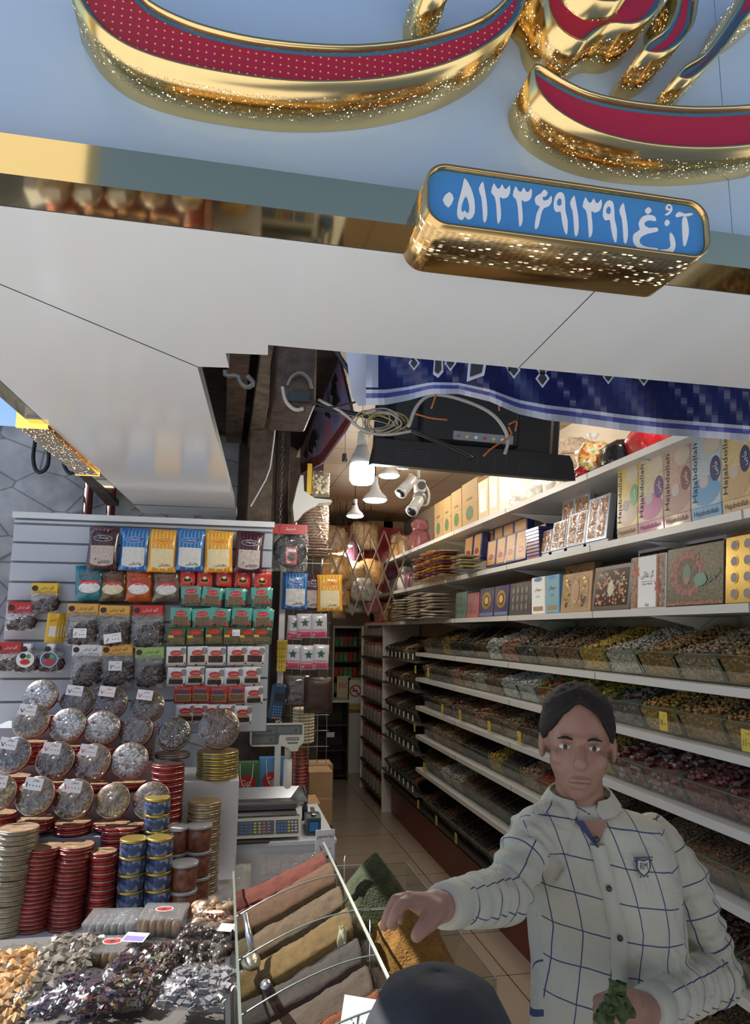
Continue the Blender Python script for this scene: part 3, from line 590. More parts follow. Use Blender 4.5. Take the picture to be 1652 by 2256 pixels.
for k, xs, ys, d, rn in rows:
    for i, (x, y) in enumerate(zip(xs, ys)):
        px, py = c(x, y); hang(k, px, py, 3.33, f'{d}, {ORD[i]} from left, {rn} sachet row', 'sachet', f'{rn} row of small sachets', R.uniform(-.15, .15), R.uniform(-.09, .09) if k == 'green' else R.uniform(-.03, .03))
        if k in ('red', 'green', 'olive'): hang(k, px + 5, py + 1, 3.352, f'rear {d} behind the {ORD[i]} of the {rn} sachet row', 'sachet', f'{rn} row of small sachets', .12, .05)
for x, y, k, d in [(490, 560, 'fo', 'with an amber header, under the teal pouch'), (675, 570, 'fo', 'with an amber header, under the bronze pouch'), (870, 570, 'fr', 'with a red header, under the orange pouch'), (515, 800, 'fw', 'with a white header, left of its row'), (690, 800, 'fo', 'with an amber header and a price card of 3000'),
                   (880, 815, 'fg', 'with a lime green header'), (265, 440, 'sy', 'with a yellow header, alone at the upper left'), (125, 553, 'sr', 'with a red header, at the left slatwall edge'), (50, 788, 'sr', 'cut off by the left picture edge'), (162, 795, 'st', 'with a round red fruit sticker'), (300, 795, 'sb', 'with a round blue fruit sticker')]:
    px, py = c(x, y); hang(k, px, py, 3.335, 'clear bag of dark dried fruit ' + d, 'fruit bag', 'dried fruit bags on the slatwall', R.uniform(-.05, .05), R.uniform(-.02, .02))
    hang(k, px + 4, py - 1, 3.372, 'rear fruit bag behind the one ' + d, 'fruit bag', 'dried fruit bags on the slatwall', R.uniform(-.05, .05), R.uniform(-.03, .0))
# yellow stick packets at the left
def stickpack():
    b = MB(); b.pillow(.05, .125, .006, YEL, nu=8, nv=10, p=8); b.text(fa('آلو'), 0, -.03, .012, REDINK, .028); b.rect(-.014, .014, -.10, -.055, PW); return b
sp = stickpack().build('yellow_packet')
for i in range(4):
    o = sp if i == 0 else copy_tree(sp); o.location = ay(*c(318 + i * 17, 615), 3.33 + i * .012); o.rotation_euler = (0, .05, .5); tag(o, f'narrow yellow packet with red script, {ORD[i]} from the front beside the fruit bags', 'packet', 'yellow packets on the slatwall')
def card(px, py, Y, w, h, lines, lab, rx=0, ry=0, rz=0, ink=INK, pos=None, name='price_card'):
    b = MB(); b.box(-w / 2, w / 2, 0, .0008, -h / 2, h / 2, PAPER)
    for t, cx, cz, th, tw, mm in lines: b.text(t, cx * w, cz * h, th * h, mm, tw * w if tw else None, .0008)
    return tag(b.build(name, loc=pos or ay(px, py, Y), rot=(rx, ry, rz)), lab, 'price card', 'white price cards')
for x, y, t, l in [(468, 732, '۵۰۰۰', 'on the bag under the teal pouch'), (660, 762, '۸۰۰۰', 'tilted, on the amber-headed bag'), (676, 925, '۳۰۰۰', 'on the lower amber-headed bag')]:
    card(*c(x, y), 3.295, .054 if x != 660 else .072, .040, [(t, 0, -.12, .45, .75, INK), (fa('قیمت'), .15, .3, .16, .3, INK)], f'small white price card reading {t}, {l}', ry=.0 if x != 660 else .15 * -1)
card(*c(1386, 730), 3.295, .034, .028, [('۵۰۰', 0, -.1, .45, .8, INK)], 'tiny white price card on the dark green thyme sachets')
# ================================================================ tins
TR, TP, TG, TY = mat('tin_red', (.33, .03, .03), .28, .6, var=.35, vs=50), mat('tin_pale', (.34, .29, .20), .3, .5, var=.3, vs=40), mat('tin_grey', (.16, .14, .12), .3, .5, var=.4, vs=60), mat('tin_gold', (.55, .42, .10), .25, .8)
TB = mat('tin_blue_mosaic', (.04, .06, .14), .35, .2); 
def mosaic():
    n, L, b = nodes_of(TB); tc = n.new('ShaderNodeTexCoord'); v = n.new('ShaderNodeTexVoronoi'); v.inputs['Scale'].default_value = 55; L.new(tc.outputs['Object'], v.inputs[0])
    r = n.new('ShaderNodeValToRGB'); r.color_ramp.interpolation = 'CONSTANT'; L.new(v.outputs['Color'], r.inputs[0]); e = r.color_ramp.elements; e[0].color = (.015, .02, .07, 1); e[1].color = (.25, .30, .38, 1); e[1].position = .62; k = e.new(.4); k.color = (.06, .09, .2, 1); L.new(r.outputs[0], b.inputs['Base Color'])
mosaic(); RIM = mat('tin_rim', (.45, .40, .33), .25, .9); SOHAN = mat('brittle_brown', (.19, .115, .06), .5, var=.5, vs=45, bump=.3)
def tin(name, R_, h, side, lid):
    b = MB(); b.smooth = True; e = .003
    b.lathe([(R_ - e, 0), (R_, e * .5), (R_, h * .42)], side, 28); b.lathe([(R_ + .0012, h * .42), (R_ + .0018, h * .5), (R_ + .0012, h * .58)], RIM, 28); b.lathe([(R_, h * .58), (R_, h - e * .5), (R_ - e, h - .0004)], side, 28)
    b.smooth = False; b.lathe([(R_ - e * .8, h - .0006), (R_ - e * .8, h)], lid, 28); o = b.build(name); return o
TINS = {}
def get_tin(k, *a):
    if k not in TINS: TINS[k] = tin(*a); return TINS[k]
    return copy_tree(TINS[k])
def stack(k, args, x, y, z0, n, lab, grp, jit=.003, lean=(0, 0), top=None):
    h = args[2]
    for i in range(n):
        o = get_tin(k, *args); o.location = (x + R.uniform(-jit, jit) + lean[0] * i, y + R.uniform(-jit, jit) + lean[1] * i, z0 + i * (h + .0004)); o.rotation_euler.z = R.uniform(0, 6)
        w_ = 'lowest' if i == 0 else 'topmost' if i == n - 1 else ORD[i] + ' from the bottom'
        tag(o, f'{lab}, {w_}', 'tin', grp)
    return z0 + n * (h + .0004)
ZB = .86
struct_ = MB(); 
LEDGE = mat('ledge_white', (.48, .53, .60), .4)
b = MB(); b.bbox(-.88, -.13, 2.52, 3.38, ZB - .03, ZB, LEDGE, .003); r = tag(empty('display_table'), 'white table carrying the stacks of round tins', 'table'); b.build('tabletop', r)
for x in (-.85, -.17):
    for y in (2.55, 3.34): MB().box(x - .02, x + .02, y - .02, y + .02, 0, ZB - .0302, WHITE).build('leg', r)
RIS = [(2.79, .245), (2.925, .355), (3.055, .44), (3.18, .56)]     # riser: y centre, top above the table
for i, (yc, h) in enumerate(RIS):
    b = MB().box(-.86, -.245 if i > 1 else -.135, yc - .064, yc + .0645 if i < 3 else 3.36, ZB + .0005, ZB + h, mat('riser_grey', (.30, .32, .36), .5)); tag(b.build('riser_step'), f'{ORD[i]} step of the grey riser behind the tin stacks, counted from the front', 'riser', 'grey riser steps')
# front stacks
def base(px, Y): return ay(px, 2000, Y).x
zt = stack('pale', ('round_tin', .062, .0142, TP, SOHAN), base(16, 2.63), 2.63, ZB, 21, 'pale gold round tin in the leftmost front stack', 'front tin stacks', lean=(.0006, .0008))
stack('red', ('round_tin', .055, .0118, TR, SOHAN), base(72, 2.64), 2.64, ZB, 20, 'flat red round tin in the left red stack', 'front tin stacks', lean=(.0009, .0008))
stack('red', ('round_tin', .055, .0118, TR, SOHAN), base(145, 2.64), 2.64, ZB, 20, 'flat red round tin in the right red stack', 'front tin stacks', lean=(.0009, .0008))
stack('redm', ('round_tin', .043, .0245, TR, SOHAN), base(222, 2.64), 2.64, ZB, 9, 'deeper small red tin in the narrow front stack', 'small red tins')
stack('redm', ('round_tin', .043, .0245, TR, SOHAN), base(225, 2.64) + .01, 2.755 - .014, ZB, 11, 'deeper small red tin in the rear narrow stack', 'small red tins', jit=.001)
stack('redm', ('round_tin', .043, .0245, TR, SOHAN), base(270, 2.74) , 2.737, ZB, 11, 'deeper small red tin behind the blue tins', 'small red tins', jit=.001)
def bluetin():
    b = MB(); b.smooth = True; b.lathe([(.041, 0), (.0425, .002), (.0425, .043)], TB, 28); b.lathe([(.0435, .043), (.0438, .047), (.0435, .0505), (.041, .0515)], TY, 28); b.smooth = False; b.lathe([(.039, .0512), (.039, .0519)], TY, 28); return b.build('mosaic_tin')
bt = bluetin(); first = True
for x, y, n, nm, top in [(base(285, 2.64), 2.635, 5, 'left blue stack', 'brown'), (base(345, 2.64), 2.635, 5, 'right blue stack', 'gold'), (base(330, 2.73) + .006, 2.737, 7, 'rear blue stack', 'gold')]:
    for i in range(n):
        o = bt if first else copy_tree(bt); first = False; o.location = (x + R.uniform(-.001, .001), y, ZB + .0003 + i * .0522)
        if nm == 'left blue stack' and i == n - 1: pass
        tag(o, f'blue mosaic patterned tin with gold rim in the {nm}, ' + ('lowest' if i == 0 else 'topmost' if i == n - 1 else ORD[i] + ' from the bottom'), 'tin', 'blue mosaic tins')
# plastic tubs
TUB = mat('brown_tub', (.20, .07, .04), .3, var=.5, vs=50)
r0_ = empty('plastic_tub'); b = MB(); b.smooth = True; b.lathe([(.038, 0), (.042, .004), (.044, .075)], TUB, 24); b.build('tub', r0_); b = MB(); b.smooth = True; b.lathe([(.0465, .0755), (.047, .083), (.044, .085)], film('milky_lid', (.9, .9, .9), .15, .1, .2, 30, .35), 24); b.build('lid', r0_)
for i, (px, Y, z, lab) in enumerate([(404, 2.66, 0, 'brown plastic tub with clear lid, at the bottom beside the counter'), (404, 2.66, .0855, 'brown plastic tub with clear lid, on top of another tub'), (380, 2.78, 0, 'rear brown tub, at the bottom of the left pair'), (380, 2.78, .0855, 'rear brown tub, in the middle of the left pile'), (380, 2.78, .171, 'rear brown tub, topmost of the left pile'), (433, 2.79, .0, 'rear brown tub touching the counter, lowest of its pile'), (433, 2.79, .0855, 'rear brown tub touching the counter, middle of its pile'), (433, 2.79, .171, 'rear brown tub touching the counter, topmost of its pile')]):
    o = r0_ if i == 0 else copy_tree(r0_); x = ay(px, 1950, Y).x; o.location = (x, Y, ZB + z + .0003); tag(o, lab, 'tub', 'brown plastic tubs')
# display tins leaning on their stacks
def brittle(name, c_, c2_):
    m = mat(name, c_, .4); n, L, b = nodes_of(m); tc = n.new('ShaderNodeTexCoord'); sp_ = n.new('ShaderNodeSeparateXYZ'); L.new(tc.outputs['Object'], sp_.inputs[0])
    at_ = n.new('ShaderNodeMath'); at_.operation = 'ARCTAN2'; L.new(sp_.outputs[0], at_.inputs[0]); L.new(sp_.outputs[1], at_.inputs[1])
    k = n.new('ShaderNodeMath'); k.operation = 'MULTIPLY'; k.inputs[1].default_value = 24; L.new(at_.outputs[0], k.inputs[0]); s = n.new('ShaderNodeMath'); s.operation = 'SINE'; L.new(k.outputs[0], s.inputs[0])
    ln = n.new('ShaderNodeVectorMath'); ln.operation = 'LENGTH'; L.new(tc.outputs['Object'], ln.inputs[0]); g_ = n.new('ShaderNodeMath'); g_.operation = 'GREATER_THAN'; g_.inputs[1].default_value = .034; L.new(ln.outputs['Value'], g_.inputs[0])
    m1 = n.new('ShaderNodeMath'); m1.operation = 'MULTIPLY'; L.new(s.outputs[0], m1.inputs[0]); L.new(g_.outputs[0], m1.inputs[1])
    nz = n.new('ShaderNodeTexNoise'); nz.inputs['Scale'].default_value = 60; nz.inputs['Detail'].default_value = 5; L.new(tc.outputs['Object'], nz.inputs[0])
    ad = n.new('ShaderNodeMath'); ad.operation = 'MULTIPLY_ADD'; ad.inputs[1].default_value = .10; L.new(m1.outputs[0], ad.inputs[0]); L.new(nz.outputs[0], ad.inputs[2])
    r_ = n.new('ShaderNodeValToRGB'); L.new(ad.outputs[0], r_.inputs[0]); e = r_.color_ramp.elements; e[0].position = .35; e[1].position = .68; e[0].color = (*c_, 1); e[1].color = (*c2_, 1); L.new(r_.outputs[0], b.inputs['Base Color']); return m
BR = {'dark': brittle('brittle_dark', (.045, .035, .028), (.15, .115, .085)), 'gold': brittle('brittle_gold', (.10, .065, .035), (.26, .18, .09)), 'yellow': brittle('brittle_yellow', (.18, .11, .04), (.38, .27, .10)), 'white': brittle('brittle_white', (.16, .13, .10), (.55, .52, .48)), 'tan': brittle('brittle_tan', (.13, .08, .05), (.29, .19, .12)), 'red': brittle('brittle_red', (.08, .045, .035), (.22, .13, .10)), 'spr': brittle('brittle_sprinkled', (.03, .03, .03), (.16, .14, .12))}
LIDF = film('lid_film', (.93, .93, .95), .10, .09, .8, 22)
def disc_tin(R_, kind, rim):
    r = empty('brittle_tin'); b = MB(); b.smooth = True; b.lathe([(R_ - .002, -.012), (R_, -.010), (R_, .006)], rim, 40); b.lathe([(R_ + .001, .006), (R_ + .0015, .008), (R_ - .001, .010)], RIM, 40); b.build('tin_body', r)
    b = MB(); b.smooth = True; b.lathe([(R_ - .004, .0095), (R_ - .006, .0115), (R_ * .6, .0125)], BR[kind], 40); b.lathe([(R_ * .45, .0125), (R_ * .42, .014)], BR[kind], 40); b.build('brittle_candy', r)
    b = MB(); b.smooth = True; b.lathe([(R_ - .002, .0103), (R_ - .004, .0150), (R_ * .5, .0175), (.002, .0180)], LIDF, 40); b.build('clear_lid', r)
    if kind in ('white', 'spr'):
        b = MB(); Rr = random.Random(5)
        for i in range(90): a = Rr.uniform(0, 6.3); q_ = R_ * (.85 if kind == 'spr' else .62) * math.sqrt(Rr.random()); b.sph((q_ * math.cos(a), q_ * math.sin(a), .0135), (.004, .0015, .001) if kind == 'spr' else (.006, .005, .002), PW if kind == 'white' else CREAM, 6, 4)
        b.build('pistachio_slivers' if kind == 'spr' else 'white_flecks', r)  # white blobs on the brittle, also standing in for glare on a lid
    return r
DT = {}
rowz = {}
DISCS = [(1, -12, 785, 228, 'yellow', 'r'), (1, 235, 810, 250, 'gold', 'b'), (1, 480, 828, 255, 'gold', 'r'), (1, 735, 840, 245, 'yellow', 0), (1, 988, 840, 240, 'tan', 0),
         (2, 88, 545, 235, 'dark', 'b'), (2, 362, 577, 240, 'dark', 'r'), (2, 602, 590, 238, 'tan', 'r'), (2, 845, 580, 235, 'white', 0),
         (3, 205, 325, 228, 'gold', 'b'), (3, 443, 350, 230, 'white', 0), (3, 665, 368, 230, 'white', 0), (3, 888, 387, 212, 'tan', 0), (3, 1127, 403, 218, 'spr', 0), (3, 1425, 370, 265, 'tan', 0),
         (4, 265, 160, 218, 'white', 0), (4, 505, 200, 225, 'dark', 'b'), (4, 715, 205, 222, 'red', 'r'), (4, 960, 225, 215, 'gold', 'r')]
CN = {'gold': 'golden brown', 'yellow': 'yellowish', 'dark': 'dark brown', 'tan': 'tan', 'white': 'white flecked', 'red': 'reddish brown', 'spr': 'black sprinkled'}
RN = {1: 'lowest', 2: 'second', 3: 'third', 4: 'top'}; cnt = {}
for row, x, y, d, kind, t in DISCS:
    px, py = c2(x, y); Y = RIS[row - 1][0] - .015; p_ = ay(px, py, Y); dep = abs((ROT.transposed() @ (p_ - Vector((0, 0, EYE)))).z); R_ = d * .339 / F * dep / 2 * .98
    key = (kind, round(R_, 2))
    if key in DT: o = copy_tree(DT[key])
    else: o = DT[key] = disc_tin(R_, kind, TR if kind != 'spr' else TG)
    cnt[row] = cnt.get(row, 0) + 1; yaw = R.uniform(-.25, .05); el = math.radians(66)
    o.location = p_; o.rotation_euler = (el, 0, yaw); tag(o, f'round tin of {CN[kind]} brittle leaning up, {ORD[cnt[row]-1]} from the left in the {RN[row]} row', 'brittle tin', 'round brittle tins leaning on display')
    # stack beneath
    zb = p_.z - R_ * math.sin(el) - .012; H = RIS[row - 1][1] + ZB; hh = .019
    if x > 1300: kx, ar, lb_ = 'bigy', ('round_tin', .082, .0255, TY, SOHAN), 'large yellow and red tin under the big leaning tin'
    elif x == 1127: kx, ar, lb_ = 'greyt', ('round_tin', .067, .019, TG, SOHAN), 'grey brown tin under the black sprinkled tin'
    else: kx, ar, lb_ = 'redt', ('round_tin', .062, .019, TR, SOHAN), f'red tin stacked under the {ORD[cnt[row]-1]} leaning tin of the {RN[row]} row'
    n = max(1, int((zb - H) / ar[2]))
    if x > 1300: H2 = zb - 4 * ar[2] - .002; stack(kx, ar, p_.x, Y + .02, H2, 4, lb_, 'tins under the leaning tins', jit=.001); BIGZ = (p_.x, Y + .02, H2)
    else: stack(kx, ar, p_.x, Y + .012, zb - n * (ar[2] + .0004) - .001, n, lb_, 'tins under the leaning tins', jit=.001 if row < 4 else 0)
    if t:
        v = Matrix.Rotation(yaw, 3, 'Z') @ Vector((-.01 if row != 1 else .0, -.026, R_ * .72))
        m_ = INK if t == 'b' else REDINK
        card(0, 0, 0, .062, .040, [('۷۰۰۰۰' if row != 1 else '۱۰۰۰۰', -.0, -.12, .40, .84, m_), (fa('سوهان'), .12, .28, .26, .4, m_)], f'white price card in {"black" if t == "b" else "red"} ink on the {ORD[cnt[row]-1]} leaning tin of the {RN[row]} row', rx=-.25, ry=.12, rz=yaw, pos=p_ + v)
# tall stacks at the right of the tins
b = MB(); x1, x2 = ay(400, 1700, 3.0).x, ay(497, 1700, 3.0).x
b.bbox(-.24, BIGZ[0] + .085, 2.995, 3.30, ZB + .0005 , BIGZ[2] - .0005, WHITE, .003); tag(b.build('display_block'), 'white block carrying the big leaning tin', 'display block')
gx, gy = ay(450, 1800, 2.9).x, 2.88
stack('clear', ('round_tin', .060, .026, mat('tin_clear_gold', (.48, .38, .24), .22, .5, var=.3, vs=40), BR['yellow']), gx, gy, ZB + .0005, 12, 'clear gold shrink-wrapped tin in the tall stack by the counter', 'tall gold tin stack', jit=.0015)
gx2 = ay(372, 1700, 2.93).x
stack('redt', None, gx2, 2.94, ZB + .0005 + .355, 5, 'red tin in the black topped tall stack', 'black topped tin stack', jit=.001) if False else None
zt = stack('gtop', ('round_tin', .058, .021, TR, mat('black_lid', (.03, .025, .02), .15)), ay(368, 1700, 2.86).x + .004, 2.863 + .0, ZB + .246, 10, 'red tin with a gold rim in the black topped stack', 'black topped tin stack', jit=.001)
b = MB()
# small stand for that stack is the riser itself
# ================================================================ right wall: shelves, bins, boxes
XF, XB = 1.64, 2.075
SHW = mat('shelf_white', (.62, .62, .60), .35)
def shelf(z, y0, y1, lab, t=.026):
    r = tag(empty('display_shelf', (XF, y0, z)), lab, 'shelf', 'white shelves of the right wall')
    MB().box(.0, XB - XF, 0, y1 - y0, -t, -.0005, SHW).build('board', r)
    b = MB(); b.box(-.006, -.0005, 0, y1 - y0, -t - .004, -.0005, SHW); k = .95
    while k < y1 - y0: b.box(-.0075, -.006, k, k + .006, -t - .005, 0, mat('joint_grey', (.25, .25, .25), .5)); k += 1.0
    b.build('edge_strip', r)
    for yy in (1.2, 2.6, 4.0, 5.4):
        if y0 + .1 < yy < y1: b = MB(); b.T = Matrix.Translation((0, yy - y0, 0)); b.extr([(.02, -.03), (.42, -.03), (.42, -.13), (.33, -.12), (.22, -.07), (.1, -.045)], 0, .012, SHW); b.build('bracket', r)
SHZ = [2.545, 2.205, 1.905]
for z, l in zip(SHZ, ['highest white shelf, carrying cartons and sacks', 'white shelf carrying sweet boxes, second from the top', 'white shelf with gift boxes just above the glass bins']): shelf(z, 1.05, 8.4, l)
BZ = [1.635, 1.425, 1.19, .955, .69, .385]; RNM = ['top', 'second', 'third', 'fourth', 'fifth', 'bottom']
for z, l in zip(BZ[:5], RNM): shelf(z, 1.05, 6.08, f'white shelf under the {l} row of glass bins')
KR = mat('kick_red', (.18, .025, .02), .4)
tag(MB().box(1.75, 2.07, 1.05, 7.45, .0005, .262, KR).build('base_plinth'), 'dark red plinth along the floor under the shelves', 'plinth')
tag(MB().box(1.66, 2.07, 1.05, 6.08, .350, .384, mat('black_base', (.02, .02, .02), .4)).build('base_cabinet'), 'black base under the bottom row of bins', 'base')
# glass bin, local x = towards the camera, y = into the wall
BW = .25; BG = film('bin_glass', (.95, .97, .955), .005, .04, 0, fres=.14); EDG = mat('glass_edge', (.10, .22, .18), .15)
def make_bin(wd, name, hi=.10, back=.19, d=.40, tall=0):
    r = empty(name); b = MB(); b.add([(-wd / 2, .045, .003), (wd / 2, .045, .003), (wd / 2, .0, hi), (-wd / 2, .0, hi), (-wd / 2, .048, .003), (wd / 2, .048, .003), (wd / 2, .003, hi), (-wd / 2, .003, hi)], [(0, 1, 2, 3), (7, 6, 5, 4)], BG)
    b.box(-wd / 2, wd / 2, -.001, .004, hi, hi + .002, EDG); b.build('front_glass', r)
    b = MB(); b.T = Matrix.Translation((wd / 2 - .002, 0, 0)) @ Matrix.Rotation(PI / 2, 4, 'Z')
    P_ = [(.05, .003), (d, .003), (d, back + tall), (.22, back + tall), (.004, hi)]
    b.extr(P_, 0, .002, BG); b.T = Matrix.Translation((wd / 2 - .002, 0, 0)); b.tube([(0, .004, hi), (0, .22, back + tall), (0, d, back + tall)], .0016, EDG, 4); b.tube([(0, .004, hi), (0, .047, .004)], .002, EDG, 4); b.build('side_glass', r)
    return r
def heap(name, kind, wd, hi=.10, back=.195, d=.385, seed=0):
    Rr = random.Random(seed); b = MB(); m = MATS['mat_heap']; h0 = wd / 2 - .006
    def H(x, y): return hi - .012 + (back - hi) * min(1, (y - .01) / .30) + .022 * noise.noise(Vector((x * 9 + seed, y * 9, seed))) + .012 * math.cos(x / wd * PI)
    nx, ny = (10, 12) if kind != 'powder' else (20, 26); vs = []; fs = []
    for j in range(ny + 1):
        for i in range(nx + 1):
            x = -h0 + 2 * h0 * i / nx; y = .012 + (d - .02) * j / ny; k = 0 if kind != 'powder' else .006 * noise.noise(Vector((x * 50, y * 50, seed))); vs.append((x, y, H(x, y) - (.006 if kind != 'powder' else 0) + k))
    for j in range(ny):
        for i in range(nx): a = j * (nx + 1) + i; fs.append((a, a + 1, a + nx + 2, a + nx + 1))
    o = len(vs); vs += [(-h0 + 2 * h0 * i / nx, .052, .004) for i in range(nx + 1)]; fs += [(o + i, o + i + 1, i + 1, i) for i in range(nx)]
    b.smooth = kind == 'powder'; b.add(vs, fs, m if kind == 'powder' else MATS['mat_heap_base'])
    if kind != 'powder':
        s, n = {'nut': (.0115, 420), 'grain': (.0062, 1100), 'candy': (.019, 150)}[kind]
        for q in range(n + n // 3):
            x = Rr.uniform(-h0 + s * .5, h0 - s * .5)
            if q < n: y = .012 + (d - .03) * Rr.random() ** .8; z = H(x, y) + Rr.uniform(-.2, .5) * s
            else: t = Rr.uniform(.08, .95); y = .052 - .042 * t; z = .004 + (hi - .014) * t; y += .004
            Mx = Matrix.Translation((x, y, z)) @ Matrix.Rotation(Rr.uniform(0, 6.3), 4, 'Z') @ Matrix.Rotation(Rr.uniform(-.8, .8), 4, 'X')
            b.T = Mx
            if kind == 'candy':
                k = s * Rr.uniform(.7, 1.1); b.box(-k * .6, k * .6, -k * .4, k * .4, -k * .3, k * .3, m)
                for sg in (1, -1): b.add([(sg * k * .6, 0, 0), (sg * k * 1.05, k * .35, .1 * k), (sg * k * 1.05, -k * .35, 0)], [(0, 1, 2)], m)
            elif kind == 'nut': k = s * Rr.uniform(.75, 1.15); b.smooth = True; b.sph((0, 0, 0), (k * .95, k * .6, k * .5), m, 7, 4)
            else: k = s * Rr.uniform(.7, 1.2); b.add([(k, 0, 0), (-k, 0, 0), (0, k * .6, 0), (0, -k * .6, 0), (0, 0, k * .5), (0, 0, -k * .5)], [(0, 2, 4), (2, 1, 4), (1, 3, 4), (3, 0, 4), (2, 0, 5), (1, 2, 5), (3, 1, 5), (0, 3, 5)], m)
        b.T = Matrix()
    return b.build(name)
mat('mat_heap', (.4, .3, .2), .6); mat('mat_heap_base', (.2, .15, .1), .8)
def sh3(c, k=.35): return [tuple(x * (1 - k) for x in c), c, tuple(min(1, x * (1 + k)) for x in c)]
HM = {}; AVG = {}
for nm, cols in dict(cashew=sh3((.42, .24, .09)), pale=sh3((.46, .34, .22), .3), white=sh3((.60, .55, .46), .2), yellow=sh3((.55, .36, .05), .3), almond=sh3((.27, .15, .08)), mix=[(.05, .03, .02), (.3, .2, .12), (.05, .12, .18), (.4, .3, .25)], orange=[(.5, .12, .05), (.6, .4, .3), (.45, .2, .12)], sugar=sh3((.66, .66, .66), .12), pink=[(.25, .07, .07), (.40, .17, .17), (.17, .06, .05)],
                      redc=[(.22, .02, .015), (.10, .01, .01), (.6, .5, .45), (.3, .04, .02)], dark=sh3((.035, .02, .015), .6), brown=sh3((.14, .07, .035), .5), tan=sh3((.33, .22, .12)), lentil=sh3((.50, .10, .03), .3), multi=[(.5, .02, .15), (.05, .3, .08), (.6, .4, .02), (.5, .1, .02)], lime=[(.5, .42, .03), (.2, .35, .03), (.5, .25, .02)],
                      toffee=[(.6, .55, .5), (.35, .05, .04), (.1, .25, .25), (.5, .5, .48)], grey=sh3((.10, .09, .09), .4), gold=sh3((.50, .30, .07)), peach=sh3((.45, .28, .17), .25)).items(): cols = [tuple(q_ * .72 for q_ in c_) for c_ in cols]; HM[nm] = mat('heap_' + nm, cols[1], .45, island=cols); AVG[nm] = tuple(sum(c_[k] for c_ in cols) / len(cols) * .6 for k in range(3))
for nm, c_ in dict(red=(.085, .014, .005), ochre=(.115, .066, .018), brown=(.072, .032, .014), cumin=(.072, .046, .022), orange=(.13, .034, .008), green=(.03, .035, .014), cream=(.26, .21, .14), black=(.028, .022, .018)).items(): HM['p' + nm] = mat('powder_' + nm, c_, .95, var=.2, vs=60, bump=.4, bs=300)
HEAPS = {(k, v): heap('food_heap', k, BW, seed=v + 3) for k in ('nut', 'grain', 'candy') for v in range(2)}
HSM = {k: heap('food_heap', k, .16, seed=9) for k in ('powder', 'grain')}
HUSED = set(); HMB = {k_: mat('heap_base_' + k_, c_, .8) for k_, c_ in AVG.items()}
def place_heap(key, src, x, y, z, m, lab, grp, dr=0):
    o = src if key not in HUSED else copy_tree(src); HUSED.add(key)
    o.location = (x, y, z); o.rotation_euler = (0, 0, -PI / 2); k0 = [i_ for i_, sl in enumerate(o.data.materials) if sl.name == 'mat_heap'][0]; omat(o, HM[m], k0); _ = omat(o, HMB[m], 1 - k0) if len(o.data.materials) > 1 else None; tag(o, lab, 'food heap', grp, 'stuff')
RB = random.Random(11)
N_, G_, C_, W_ = 'nut', 'grain', 'candy', 'powder'
